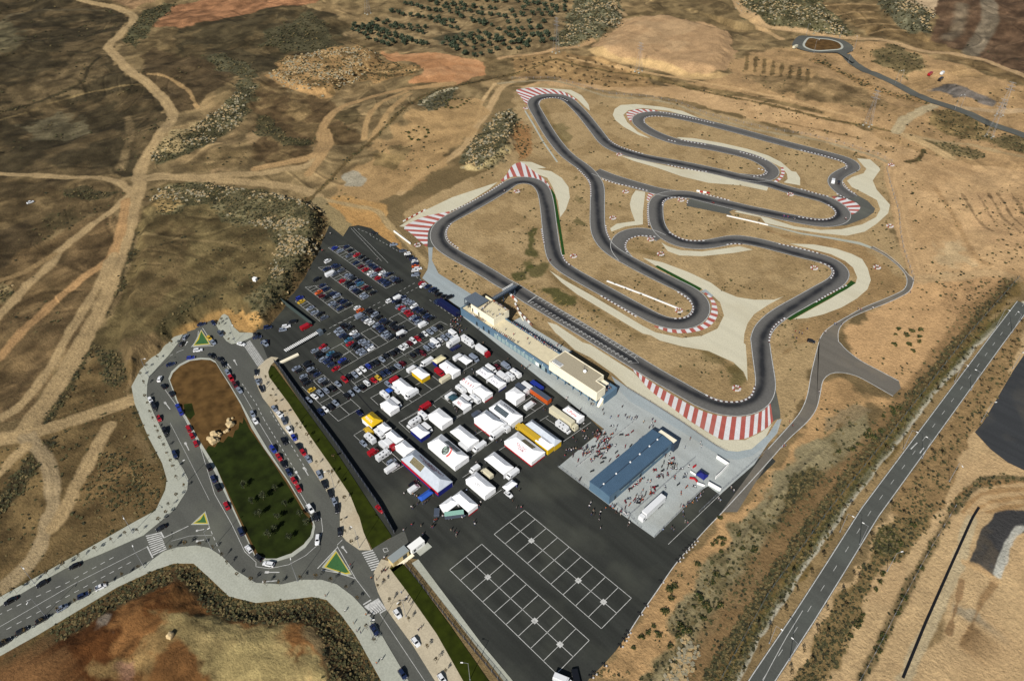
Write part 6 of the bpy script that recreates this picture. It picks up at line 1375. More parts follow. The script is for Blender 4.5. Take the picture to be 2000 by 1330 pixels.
# karts and motorcycles out on the track come with the riders below
# ------------------------------------------------------------------ people
SKIN = mat("skin", C(196, 148, 118), .6); HAIRS = [mat("dark_hair", C(36, 28, 24), .8), mat("brown_hair", C(82, 58, 38), .8), mat("cap_white", C(225, 225, 225), .8), mat("cap_red", C(170, 40, 40), .8)]
TOPS = {"white": C(236, 236, 236), "black": C(24, 24, 28), "navy": C(28, 36, 70), "red": C(170, 34, 44), "grey": C(128, 132, 140), "light blue": C(140, 164, 196), "beige": C(190, 170, 140), "orange": C(206, 120, 50)}
LEGS = {"dark": C(30, 32, 40), "blue": C(52, 66, 104), "pale": C(170, 160, 142)}
TM = {k: mat("top_" + k.replace(" ", "_"), v, .8) for k, v in TOPS.items()}; LM = {k: mat("trousers_" + k, v, .8) for k, v in LEGS.items()}
def body_mesh(pose):
    V_, E_, R_ = [], [], []
    def j(p, r, par=None):
        V_.append(p); R_.append(r)
        if par is not None: E_.append((par, len(V_) - 1))
        return len(V_) - 1
    pel = j((0, 0, .95), .15); w = j((0, 0, 1.08), .14, pel); ch = j((0, 0, 1.3), .17, w); nk = j((0, 0, 1.47), .065, ch); hd = j((0, .02, 1.58), .095, nk); top = j((0, .02, 1.70), .09, hd); j((0, .115, 1.6), .02, hd)
    st = {"stand": (0.0, 0.0), "stroll": (.22, .18), "lean": (.05, .3), "ride": (.45, .5)}[pose]
    for s in (-1, 1):
        lg = st[0] * s
        if pose == "ride":
            hp = j((s * .12, .05, .9), .11, pel); kn = j((s * .22, .42, .72), .07, hp); an = j((s * .2, .05, .35), .05, kn); j((s * .2, .2, .3), .04, an)
            sh = j((s * .19, .1, 1.36), .07, ch); el = j((s * .3, .35, 1.15), .05, sh); wr = j((s * .28, .58, 1.02), .035, el); pd = (0, .08, -.01)
        else:
            hp = j((s * .1, 0, .88), .105, pel); kn = j((s * .11, lg * .6 + .02, .48), .07, hp); an = j((s * .11, lg * .9 - .02, .09), .045, kn); j((s * .12, lg * .9 + .14, .04), .042, an)
            sh = j((s * .2, 0, 1.38), .07, ch); el = j((s * .27, -st[1] * s * .4, 1.1), .05, sh); wr = j((s * .28, st[1] * s * -.5 + .08, .86), .035, el); pd = (0, .03, -.08)
        pm_ = j(tuple(V_[wr][k] + pd[k] for k in range(3)), .03, wr)
        for q in range(5):
            f0 = V_[pm_]; u = (q - 2) * .02; L = (.05, .075, .085, .075, .055)[q]
            f1 = j((f0[0] + (s * -.03 if q == 0 else 0), f0[1] + u + pd[1] * .2, f0[2] - L * .6), .009, pm_ if q else wr); j((V_[f1][0] - s * .012, V_[f1][1], V_[f1][2] - L * .4), .007, f1)
    me = bpy.data.meshes.new("person_body"); me.from_pydata(V_, E_, []); o = bpy.data.objects.new("tmp_person", me); COL.objects.link(o)
    sm = o.modifiers.new("s", 'SKIN'); sd = me.skin_vertices[0].data
    for k, r in enumerate(R_): sd[k].radius = (r, r * (.72 if k in (0, 1, 2) else 1))
    sd[0].use_root = True; o.modifiers.new("d", 'SUBSURF').levels = 1
    dg = bpy.context.evaluated_depsgraph_get(); dg.update(); out = bpy.data.meshes.new_from_object(o.evaluated_get(dg)); bpy.data.objects.remove(o); return out
BODY = {p: body_mesh(p) for p in ("stand", "stroll", "lean", "ride")}
PMESH = {}
hb = MB()
for k in range(5):
    a0, a1 = math.pi * .5 * k / 5, math.pi * .5 * (k + 1) / 5
    for q in range(10):
        p0, p1 = 2 * math.pi * q / 10, 2 * math.pi * (q + 1) / 10
        P_ = [(.108 * math.cos(a) * math.cos(p), .118 * math.cos(a) * math.sin(p) + .01, 1.63 + .125 * math.sin(a)) for a, p in ((a0, p0), (a0, p1), (a1, p1), (a1, p0))]
        hb.add(P_, [(0, 1, 2, 3)])
HAIRM = [hb.mesh("hair", h) for h in HAIRS]
def person_mesh(pose, top, leg):
    k = (pose, top, leg)
    if k not in PMESH:
        me = BODY[pose].copy(); me.materials.clear()
        for m in (SKIN, TM[top], LM[leg]): me.materials.append(m)
        for p in me.polygons:
            c = p.center; p.material_index = 0 if (c.z > 1.44 and abs(c.x) < .14) else (2 if (c.z < .98 and abs(c.x) < .235) else (0 if (abs(c.x) > .235 and c.z < 1.02) else 1))
        PMESH[k] = me
    return PMESH[k]
LMARK = AN(the_stair_tower="l:300,350", the_start_gantry="l:900,250", the_white_poster="l:370,600", the_roof_dish="m:1110,640", the_end_stair="m:1450,1250", the_yellow_tent="g:370,290", the_gatehouse="t:280,640", the_hall_annex="o:650,400", the_navy_gazebo="o:1310,1180",
           the_emblem_tent="i:550,1000", the_GPone_tent="k:1600,450", the_lone_lorry="q:440,590", the_blue_awning="h:400,510", the_corner_tents="h:900,650", the_open_gazebo="j:490,130", the_hall_gable="p:800,650", the_lower_zebra="13:910,760", the_lower_green_island="13:640,440", the_link_road_junction="32:470,110")
NP = 0
def put_person(x, y, z, place, rz=None, top=None, pose=None, group="people around the paddock", anchors=LMARK):
    global NP; NP += 1
    top = top or random.choices(list(TOPS), (6, 6, 4, 3, 3, 3, 2, 1))[0]; leg = random.choices(list(LEGS), (4, 4, 1))[0]; pose = pose or random.choice(("stand", "stroll", "lean"))
    o = link("person", person_mesh(pose, top, leg), None, (x, y, z), random.uniform(0, 6.28) if rz is None else rz)
    link("hair", random.choices(HAIRM, (5, 4, 2, 1))[0], o)
    reg(o, "person in %s top, %s trousers %s" % (top, leg, place), "person", group, anchors, (x, y)); return o
def people(s, z=.06, place="on the paddock"): 
    for px, py in PX(s):
        p = ray0(px, py, z + .8); put_person(p[0], p[1], z, place)
def file_(s, n, z, place, spread=.45):
    P = resample(G0(s, z + .8), n)
    for p in P: put_person(p[0] + random.uniform(-spread, spread), p[1] + random.uniform(-spread, spread), z, place)
def crowd(s, n, z, place):
    P = G0(s); lo, hi = P.min(0), P.max(0); k = 0
    while k < n:
        q = np.array([[random.uniform(lo[0], hi[0]), random.uniform(lo[1], hi[1])]])
        if poly_sd(q, P)[0] > 0: put_person(q[0][0], q[0][1], z, place); k += 1
file_("l:500,545 640,420 730,370", 12, 7.72, "on the tower roof", .25); file_("l:745,385 1020,560", 18, 7.72, "on the tower roof", .3); file_("l:490,555 560,605", 4, 7.72, "on the tower roof", .2)
people("l:620,580 660,590 840,550 720,640 800,670 860,640 910,640", 7.72, "on the tower roof")
file_("l:300,640 560,770", 15, 4.12, "on the tower balcony", .2)
file_("l:700,905 1020,1095 1130,1160", 14, 4.12, "at the front parapet", .12); file_("l:1090,800 1500,1050 1900,1320", 24, 4.12, "at the track rail", .25); file_("m:150,5 330,120 560,260", 14, 4.12, "at the track rail", .3)
crowd("m:470,240 640,260 600,320 480,300", 6, 4.12, "at the track rail"); people("l:970,930 1130,1030 1400,1110 1430,1200 1210,1180", 4.12, "on the terrace"); 
for q in range(16): put_person(random.uniform(-151.5, -146.6), random.uniform(192, 198.4), 3.42, "on the end terrace")
crowd("d:1530,610 1860,480 1920,640 1830,910 1760,760 1570,720", 26, .06, "outside the pit building")
people("b:170,570 1810,800 a:850,65 690,400 720,395 420,760 l:200,920 430,930 540,1200 100,690", .06, "near the car park")
crowd("n:700,700 860,620 980,740 860,860 720,850", 16, .06, "in the bike yard"); file_("n:180,1000 330,950", 7, .06, "at the bike yard edge")
people("n:870,200 890,280 1020,350 640,90 680,100 1250,140 440,190 500,480 575,580 480,620 510,625 680,660 770,610 860,610 490,720 545,730 525,765 590,770 290,750 350,810 130,1100 1670,440 1120,600 1150,520", .06, "beside the yard")
people("n:1310,310 1345,360 1390,350 1430,380 1480,370 1510,340 1540,350 1840,390 1890,435 1830,480 1850,530 1780,550 1115,905 1170,330", .06, "behind the hall")
people("p:640,820 610,880 690,960 650,1040 700,1050 830,1000 810,1060 930,920 800,1150 830,1310 410,380 430,350 1390,1210 1365,1260 1380,1110", .06, "on the open asphalt")
file_("p:1040,860 1100,960 1330,1050", 16, .06, "at the yard gate", 1.0)
file_("q:990,610 1150,540 1290,470 1430,310", 16, .06, "along the yard fence", .6); people("q:1050,770 1080,880 1130,910 820,1000 860,1040 650,1040 1740,430 1770,470 1040,690 1980,230 340,100 400,110", .06, "beside the yard fence")
people("o:1080,470 980,640 1280,550 1300,620 680,780 240,1300 300,1300 1050,1010", .1, "inside the yard")
people("t:490,190 370,270 630,200 840,120 860,130 830,140 870,110 780,210 800,225 820,215 660,330 1080,260 1130,280 1160,350 1175,320 1430,140 1440,180 80,680 60,860 90,880 40,900", .06, "near the entrance")
people("13:880,540 920,550 960,490 990,480 1110,650 1150,690 1160,720 1180,740 1240,935 840,820 870,825 680,790 745,885 770,945 800,955 920,1190 960,1160 715,475 722,440 530,675 1260,920 880,850", .2, "on the pavement")
people("h:200,500 230,520 260,530 370,640 390,620 420,600 1220,620 1200,680 1760,700 1830,700 1700,600 650,830 680,820 1010,440 70,490 180,690 200,710 270,640 980,830 940,850 1800,440", .06, "near the corner tents")
people("j:620,320 650,380 470,390 1320,120 1590,250 1700,270 1740,240 1650,300 f:690,290 270,1100 i:690,180 730,200 720,240 1090,630 1290,650 1500,820 1590,810 k:1020,390 1050,410 1470,180 1770,820 m:760,1180 i:1100,1230", .06, "among the tents")
people("31:690,1070 710,1075 800,1062 510,1183 527,1185 565,1185 430,1240 440,1245 1090,940 1115,850 210,1240 240,1250 270,1235 300,1220 190,1270 220,1290 260,1260", .06, "beside the circuit")
people("32:105,835 120,825 135,820 165,640 190,670 205,480 390,410 22:1675,1140 1695,1165 1580,1225 1360,770", .06, "by the service road")

# ------------------------------------------------------------------ motorcycles
BIKEM = {}
ENGINE = mat("engine_black", C(36, 36, 38), .5)
def bike_meshes(col):
    if col in BIKEM: return BIKEM[col]
    f = MB(); f.box(-.35, .4, -.13, .13, .3, .62, 0, .05, .02); f.tube((.62, 0, .32), (.40, 0, .95), .05); f.tube((-.65, 0, .32), (-.1, 0, .45), .05); f.tube((-.3, -.16, .4), (-.85, -.18, .55), .05)
    fr = f.mesh("bike_frame", [ENGINE])
    b = MB(); b.add([(.25, -.16, .6), (.75, -.12, .7), (.75, .12, .7), (.25, .16, .6), (.0, -.15, .95), (.55, -.13, 1.05), (.55, .13, 1.05), (.0, .15, .95)], [(3, 2, 1, 0), (4, 5, 6, 7), (0, 1, 5, 4), (1, 2, 6, 5), (2, 3, 7, 6), (3, 0, 4, 7)]); b.box(-.95, -.45, -.11, .11, .72, .9, 0, .1, .03)
    fa = b.mesh("bike_fairing", [PM[col]])
    s = MB(); s.box(-.6, .05, -.13, .13, .78, .88, 0, .05, .03); se = s.mesh("bike_seat", [BLACK])
    w = MB(); w.torus((0, 0, 0), .26, .06, 12, 6, 'y'); wh = w.mesh("bike_wheel", [BLACK])
    h = MB(); h.tube((.42, -.36, 1.02), (.42, .36, 1.02), .02); ha = h.mesh("bike_handlebar", [ENGINE])
    BIKEM[col] = (fr, [("fairing", fa, None), ("seat", se, None), ("handlebar", ha, None), ("wheel", wh, (.68, 0, .32)), ("wheel", wh, (-.66, 0, .32))]); return BIKEM[col]
def bike(x, y, z, rz, col, place, anchors=LMARK, group="motorcycles in the yard"):
    fr, parts = bike_meshes(col); o = link("motorcycle", fr, None, (x, y, z), rz)
    for nm, me_, lc in parts: link(nm, me_, o, lc)
    reg(o, "%s motorcycle %s" % (PAINT[col][0], place), "motorcycle", group, anchors, (x, y)); return o
def bikes(s, place):
    for px, py in PX(s):
        p = ray0(px, py, .5); bike(p[0], p[1], .06, random.choice((.9, 2.3, 1.6)) + random.gauss(0, .3), random.choices("kromws", (5, 5, 2, 2, 2, 1))[0], place)
bikes("n:1235,690 1350,700 1450,630 1310,920 1420,905 1025,895 960,940 870,970 780,1020 830,1070 745,1115 640,1190 900,1150 860,1230 1010,1190 1140,1030 1160,1110 1050,680", "on the yard's tent side")
bikes("n:480,1080 390,1190 290,1100 440,970 560,960 680,980 600,1040 910,790 750,720 820,690 1050,520", "outside the yard line")
bikes("p:665,200 1655,345 1620,370 1590,395 1545,440 1520,465 1480,495 1450,520 1410,545 1390,570", "against the hall wall")
bikes("p:1960,310 1880,555 1800,630 1630,710 1490,755 1570,825 1400,850 1310,915 1380,740 1310,800 1890,185", "between the hall and the lorry")
bikes("o:740,850 565,930 650,980 730,1030 700,950 390,1080 450,1210 545,1205 640,1160 770,1230 910,1055 990,1160 970,1220 600,800", "beyond the hall's road end"); bikes("q:950,160 1110,210 1260,200 1000,330 660,340 880,20 690,220", "by the yard fence")
for s_, cl, a_ in (("21:290,705", "r", 1.9), ("31:590,388", "r", 2.6), ("31:120,372", "B", .2), ("31:150,376", "B", .2), ("31:200,388", "s", .2), ("21:1535,268", "r", .3), ("10:1880,1880", "r", 0), ("11:1898,178", "k", 1.0)):
    if s_[:2] == "10": continue
    p = G0(s_)[0]; bike(p[0], p[1], .13, a_, cl, "racing on the circuit", AN(the_far_hairpin="31:510,330", the_first_bend="21:330,720"), "riders on the circuit")
    put_person(p[0] - .2 * math.cos(a_), p[1] - .2 * math.sin(a_), .1, "riding a motorcycle", a_ - math.pi / 2, random.choice(("red", "white", "black")), "ride", "riders on the circuit", AN(the_far_hairpin="31:510,330", the_first_bend="21:330,720"))

for poly, n_, pl_ in (("n:560,1000 760,900 1010,760 1060,900 900,1130 640,1240", 16, "on the yard's tent side"), ("n:700,650 900,620 960,760 820,860 700,800", 9, "outside the yard line"), ("p:1500,700 1900,420 1980,560 1640,830 1480,840", 9, "between the hall and the lorry"), ("o:520,920 760,900 840,1160 600,1290 440,1240", 8, "beyond the hall's road end")):
    P = G0(poly); lo, hi = P.min(0), P.max(0); k = 0
    while k < n_:
        q = np.array([[random.uniform(lo[0], hi[0]), random.uniform(lo[1], hi[1])]])
        if poly_sd(q, P)[0] > 0: bike(q[0][0], q[0][1], .06, random.choice((.9, 2.3, 1.6)) + random.gauss(0, .3), random.choices("kromws", (6, 4, 2, 2, 2, 1))[0], pl_); k += 1
crowd("n:560,1000 760,900 1010,760 1060,900 900,1130 640,1240", 22, .06, "in the bike yard"); crowd("p:1500,700 1900,420 1980,560 1640,830 1480,840", 12, .06, "in the bike yard"); crowd("o:520,920 760,900 900,1050 600,1290 440,1240", 12, .06, "in the bike yard"); crowd("n:380,960 560,900 700,1000 520,1130", 12, .06, "in the bike yard")

# ------------------------------------------------------------------ trees, saplings, bushes
LEAF = [mat("olive_leaf", C(70, 82, 62), .8, spec=.2), mat("olive_leaf_dark", C(44, 56, 40), .8, spec=.2), mat("olive_leaf_pale", C(92, 102, 80), .8, spec=.2)]
BARK = mat("bark", C(96, 80, 62), .9); STAKE = mat("tree_stake", C(122, 96, 66), .9)
BUSHM = [mat("bush_green", C(70, 82, 42), .85, spec=.2), mat("bush_dark", C(46, 56, 30), .85, spec=.2), mat("bush_dry", C(110, 98, 58), .85, spec=.2)]
def leaf_cloud(b, rx, rz, cz, n, size, rng, clumps=12):
    cs = []
    for _ in range(clumps):
        d = rng.normal(size=3); d /= np.linalg.norm(d); r = rng.uniform(.35, .85); cs.append((d[0] * rx * r, d[1] * rx * r, cz + d[2] * rz * r))
    for k in range(n):
        c = cs[k % clumps]; p = np.array(c) + rng.normal(size=3) * np.array([rx, rx, rz]) * .20
        u = rng.normal(size=3); u /= np.linalg.norm(u); v = np.cross(u, rng.normal(size=3)); v /= np.linalg.norm(v); s = size * rng.uniform(.6, 1.3)
        b.add([p - u * s - v * s * .6, p + u * s - v * s * .6, p + u * s + v * s * .6, p - u * s + v * s * .6], [(0, 1, 2, 3)], int(rng.integers(0, 3)) if k % clumps else 1)
def tree_kind(name, rx, rz, cz, n, size, th, tr, seed, mats):
    rng = np.random.default_rng(seed); b = MB(); leaf_cloud(b, rx, rz, cz, n, size, rng); cr = b.mesh(name + "_crown", mats)
    t = MB(); t.tube((0, 0, -.2), (rng.uniform(-.1, .1), .05, th), tr, tr * .6, 7)
    for q in range(4): a = q * 1.6 + rng.uniform(0, .8); t.tube((0, .04, th * .85), (rx * .5 * math.cos(a), rx * .5 * math.sin(a), cz + rz * .2), tr * .55, tr * .2, 5)
    return cr, t.mesh(name + "_trunk", [BARK])
OLIVE = [tree_kind("olive", 2.3, 1.5, 2.5, 330, .34, 1.4, .24, 11 + k, LEAF) for k in range(4)]
YOUNG = [tree_kind("young_olive", 1.3, .8, 1.3, 90, .22, .7, .08, 31 + k, [mat("young_leaf", C(96, 86, 58), .85), mat("young_leaf_dark", C(78, 70, 46), .85), mat("young_leaf_dry", C(120, 100, 66), .85)]) for k in range(3)]
SAPL = [tree_kind("sapling", .75, .8, 2.7, 60, .16, 2.2, .05, 41 + k, [mat("sapling_leaf", C(78, 70, 44), .85), mat("sapling_leaf_dark", C(56, 52, 34), .85), mat("sapling_leaf_dry", C(118, 96, 58), .85)]) for k in range(3)]
LAWNT = [tree_kind("lawn_tree", 1.5, 1.5, 3.3, 340, .19, 2.4, .07, 51 + k, [mat("lawn_leaf", C(58, 68, 38), .85), mat("lawn_leaf_dark", C(42, 50, 30), .85), mat("lawn_leaf_pale", C(84, 88, 58), .85)]) for k in range(3)]
def plant(kinds, x, y, z, sc, name, desc, cat, group, anchors):
    cr, tr_ = random.choice(kinds); e = link(name, tr_, None, (x, y, z), random.uniform(0, 6.28)); e.scale = (sc, sc, sc * random.uniform(.9, 1.1))
    link("crown", cr, e); reg(e, desc, cat, group, anchors, (x, y)); return e
def rows(spec, kinds, sc, name, desc, cat, group, anchors):
    for s_ in spec:
        a, n = s_.rsplit("|", 1); P = GW(a)
        for k in range(int(n)):
            u = k / max(1, int(n) - 1); q = P[0] + (P[1] - P[0]) * u + np.random.default_rng(k + len(a)).normal(size=2) * .8; plant(kinds, q[0], q[1], h1(*q), sc * random.uniform(.8, 1.2), name, desc, cat, group, anchors)
OA = [(k.replace("_", " "), GW(v)[0]) for k, v in dict(the_grove_tip="10:690,245", the_rubble_gap="10:1340,305", the_red_clearing="10:1500,430", the_rocky_scrub="20:420,60", the_grove_top="10:1400,0", the_pylon_clearing="20:330,230").items()]
rows(["10:735,248 1010,360|7", "10:755,218 1125,350|9", "10:820,212 1270,355|10", "10:880,205 1310,350|10", "10:920,172 1290,265|8", "10:1000,180 1290,225|6", "10:1035,105 1280,145|6", "10:1140,45 1410,100|7", "10:1325,25 1640,100|7", "10:1330,160 1390,165|2", "10:1370,185 1530,235|5", "10:1440,172 1490,185|2",
      "10:1480,110 1640,155|4", "10:1580,95 1900,145|7", "10:1390,35 1560,55|4", "10:1600,60 1840,80|5", "10:1690,10 1890,30|4", "10:1660,185 1800,210|4", "10:1700,175 1740,195|2", "10:1430,355 1660,440|5", "10:1460,330 1590,425|4", "10:1520,315 1710,425|5", "10:1580,290 1780,410|5", "10:1640,285 1830,390|5", "10:1700,265 1930,385|6",
      "10:1780,285 1950,345|4", "10:1850,240 1950,290|3", "10:1920,190 1930,240|2", "20:0,300 110,365|3", "20:45,275 130,330|3", "20:20,240 200,235|4", "20:100,285 260,290|4", "20:35,185 240,185|3", "20:220,225 300,325|3", "20:240,335 320,330|2", "20:15,140 290,135|5", "20:0,95 90,80|2", "20:200,100 400,95|4", "20:50,25 210,40|4", "20:250,60 400,65|4",
      "20:290,15 400,25|2", "20:120,50 180,45|2", "20:40,340 40,385|2", "20:160,285 210,300|2", "20:110,340 115,370|2", "10:1300,0 1600,0|6", "10:1700,-15 1950,5|5"], OLIVE, 1.18, "olive_tree", "round dark olive tree in the grove", "tree", "olive trees in the grove", OA)
rows(["20:130,560 700,660|10", "20:180,500 860,660|12", "20:330,490 1080,650|13", "20:430,440 900,545|8", "20:0,470 280,450|6", "20:60,520 250,480|5"], YOUNG, 1.0, "young_tree", "low dry young tree in the new orchard", "tree", "young trees in the new orchard", [("the orchard ditch", GW("20:300,460")[0]), ("the track fence", GW("20:700,660")[0])])
SA = LMARK + AN(the_upper_green_island="r:900,350", the_small_green_island="03:1540,90", the_boulders="02:1640,760", the_slatted_gate="c:300,900", the_approach_road="03:0,900")
def saps(s, place):
    for px, py in PX(s):
        p = ray0(px, py); plant(SAPL, p[0], p[1], .18, random.uniform(.85, 1.15), "sapling", "thin staked sapling " + place, "sapling", "street saplings", SA)
saps("02:1215,170 1320,60 1130,235 1085,300 1115,370 1120,470 1140,520 1160,590 1180,640 1200,700 1215,740 1235,790 1265,850 1290,905 1315,960 1340,1010 1360,1090 1415,1150 1360,1225 1300,1300 03:1280,65 1225,120 1065,205 970,225 865,275 740,340 620,400 500,465 375,530 235,605 130,660 30,700", "on the outer pavement")
saps("03:1070,480 950,545 825,610 710,670 590,740 470,805 340,885 205,965 60,1050 1320,335 1430,305 1540,310 1640,330 1710,395 1750,455 1820,535 1930,580 13:80,605 180,600 350,565 465,560 580,590 695,640 780,720 850,940 910,1040", "on the mound side pavement")
saps("13:735,290 660,120 690,210 935,630 985,580 1170,880 1310,1085 1380,1195 1450,1270 1105,770 1030,745 12:50,390 85,330 125,465 140,420 165,510 230,590 320,690 350,710 400,770 430,840 470,980 560,1050 590,1060 640,1130 685,1250 600,930 r:1170,130 1210,160 1290,310 1240,80 1350,390", "on the sandy pavement")
for px, py in PX("13:30,80 170,100 340,80 100,240 150,190 260,250 400,140 02:1870,1150 1930,1270 12:150,1170 60,1240 230,1290"):
    p = ray0(px, py); plant(LAWNT, p[0], p[1], .24, random.uniform(.8, 1.1), "lawn_tree", "pale sparse tree on the island lawn", "tree", "trees on the island lawn", AN(the_boulders="02:1640,760", the_lower_green_island="13:640,440"))
RA = AN(the_road_arrows="32:1140,850", the_lower_frame_edge="33:0,1200", the_dirt_crossing="31:1900,850")
for off, pl_ in ((5.8, "west"), (-5.8, "east"), (9.5, "west"), (-9, "east")):
    L = dens(PR, 9.5 if abs(off) < 8 else 13); T = np.gradient(L, axis=0); T /= np.linalg.norm(T, axis=1)[:, None]
    for k in range(len(L)):
        q = L[k] + np.array([-T[k][1], T[k][0]]) * (off + random.uniform(-1, 1)); c = ROT.T @ np.array([q[0], q[1], -CAM_H]); px, py = 1000 + FPX * c[0] / -c[2], 665 - FPX * c[1] / -c[2]
        if -20 < px < 2040 and 500 < py < 1360: plant(SAPL, q[0], q[1], h1(*q), random.uniform(.7, 1.1), "sapling", "spindly sapling on the straight road's %s verge" % pl_, "sapling", "saplings along the straight road", RA)
BUSH = []
for k in range(4):
    rng = np.random.default_rng(61 + k); b = MB(); leaf_cloud(b, 1.0, .55, .5, 150, .17, rng, 9); BUSH.append(b.mesh("bush", BUSHM))
BA = [(k.replace("_", " "), GW(v)[0]) for k, v in dict(the_rock_slab="23:1330,620", the_yard_corner="23:1500,200", the_stone_ring="10:1250,1030", the_upper_stone_ring="10:1530,790", the_second_asphalt_pad="33:1700,300", the_road_end="32:1000,380", the_dirt_triangle="32:700,560", the_shrub_belt="33:900,250").items()]
for s_, sc in (("23:1240,610 1215,700 1160,800 985,990 1120,980 1270,990 1350,955 1480,760 1590,760 1440,690 1200,630 1460,860 1300,940", 1.6), ("23:1580,235 1615,250 1560,270 1610,290 1530,290 1600,345 1640,510 1730,215 930,1080 1210,1070 1085,915 1290,900 1040,960 1590,90 1850,330 1760,320 1420,440 1480,560 1530,580 1560,520 1390,760 1510,790", 1.1),
              ("32:770,710 860,715 750,755 960,575 950,540 1000,540 880,600 540,870 690,820 800,760 640,850", 1.5), ("33:725,825 708,865 678,905 635,990 825,630 858,575 985,340 955,410 1015,285 1110,145 870,510 1235,320 1165,470 1005,770 885,990 860,1030 845,1100 990,815 1040,690", 1.2),
              ("31:1000,1225 1095,1240 1165,1235 1055,1275 1160,1285 970,1265 32:965,50 1080,55 1150,30 1110,100", 1.4), ("10:1240,975 1285,980 1310,1000 1320,1020 1295,1050 1240,1075 1190,1070 1170,1050 1165,1020 1205,1000", 1.3), ("10:1450,790 1470,770 1520,765 1570,770 1610,780 1590,800 1540,825 1490,830 1450,825 1560,810", 1.3)):
    for p in GW(s_):
        o = link("bush", random.choice(BUSH), None, (p[0], p[1], h1(*p) - .05), random.uniform(0, 6.28)); k = sc * random.uniform(.75, 1.25); o.scale = (k, k, k * .9)
        reg(o, "dark green bush on the bare slope" if sc != 1.3 else "small bush in a ring around a pale slab", "bush", "separate bushes on open ground", BA, p)

# ------------------------------------------------------------------ lamps and pylons
LAMPS = {}
def lamp_meshes():
    p = MB(); p.tube((0, 0, 0), (0, 0, 11.2), .11, .06, 6); p.box(-.2, .2, -.2, .2, 0, .25)
    a = MB(); a.tube((0, 0, 11.1), (1.7, 0, 11.5), .05, .04, 5)
    h = MB(); h.box(1.5, 2.4, -.17, .17, 11.45, 11.6, 0, .1, .05)
    return p.mesh("lamp_pole", [STEEL]), a.mesh("lamp_arm", [STEEL]), h.mesh("lamp_head", [mat("lamp_white", (.7, .7, .68), .4)])
LP_, LA_, LH_ = lamp_meshes()
def lamps(s, toward, place, z=0, anchors=SA + RA):
    for px, py in PX(s):
        p = ray0(px, py) if not z else GW([(px, py)])[0]
        tw = min(toward, key=lambda q: math.hypot(q[0] - p[0], q[1] - p[1])); o = link("street_lamp", LP_, None, (p[0], p[1], h1(*p) + .05), math.atan2(tw[1] - p[1], tw[0] - p[0]))
        link("arm", LA_, o); link("lamp_head", LH_, o); reg(o, "tall street lamp " + place, "street lamp", "street lamps", anchors, p)
ovl = np.concatenate([dens(L, 3) for L in LANES])
lamps("r:85,930 1435,390 02:1435,1095 03:265,585 1015,200 1105,465 345,830 1620,325 13:318,568 790,312 12:280,705 65,400 600,1150", ovl, "beside the street")
lamps("13:1145,838 890,1000 1635,1320", ovl, "past the gatehouse")
lamps("33:700,285 165,1170 550,190 10,1040 32:1550,400 1177,920 1035,845 1425,335 31:1865,1250 1745,1205", dens(PR, 3), "on the straight road's verge")
lamps("33:910,490 32:1385,1095 1630,640 1870,235", G0("33:1700,300 32:1850,600"), "on the shrub belt's far side")
lamps("30:290,280 545,310 350,408 612,485 970,645 1010,640 1425,845 1470,830 660,375", dens(FR, 5), "on the far road", 1, BA + [("the far roundabout", RBC)])
def pylon(s, H, label):
    p = GW(s)[0]; z = h1(*p); t = empty("pylon", (p[0], p[1], z)); tag(t, label, "pylon", "power pylons")
    for sx in (-1, 1):
        for sy in (-1, 1): b = MB(); b.tube((sx * 2.2, sy * 2.2, -.5), (sx * .4, sy * .4, H), .07, .05, 4); b.obj("leg", STEEL, t)
    b = MB(); n = 9
    for k in range(n):
        u0, u1 = k / n, (k + 1) / n; w0, w1 = 2.2 - 1.8 * u0, 2.2 - 1.8 * u1
        for (ax, ay), (bx, by) in (((-1, -1), (1, -1)), ((1, -1), (1, 1)), ((1, 1), (-1, 1)), ((-1, 1), (-1, -1))): b.tube((ax * w0, ay * w0, H * u0), (bx * w1, by * w1, H * u1), .028, n=4)
    b.obj("bracing", STEEL, t)
    for k in range(3): b = MB(); b.box(-3.4 + k * .5, 3.4 - k * .5, -.12, .12, H * (.78 + .1 * k), H * (.78 + .1 * k) + .18); b.obj("cross_arm", STEEL, t)
    for sx in (-1, 1):
        for sy in (-1, 1): b = MB(); b.box(sx * 2.2 - .6, sx * 2.2 + .6, sy * 2.2 - .6, sy * 2.2 + .6, -.5, .25); b.obj("footing", CONC, t)
pylon("30:760,958", 26, "lattice pylon standing on the ditch line north of the circuit"); pylon("30:1690,1045", 28, "lattice pylon below the far road"); pylon("30:1765,885", 26, "lattice pylon beside the building site track")
pylon("20:965,565", 24, "lattice pylon at the edge of the new orchard"); pylon("20:335,400", 30, "lattice pylon in front of the rocky scrub"); pylon("10:855,105", 26, "lattice pylon west of the olive grove")

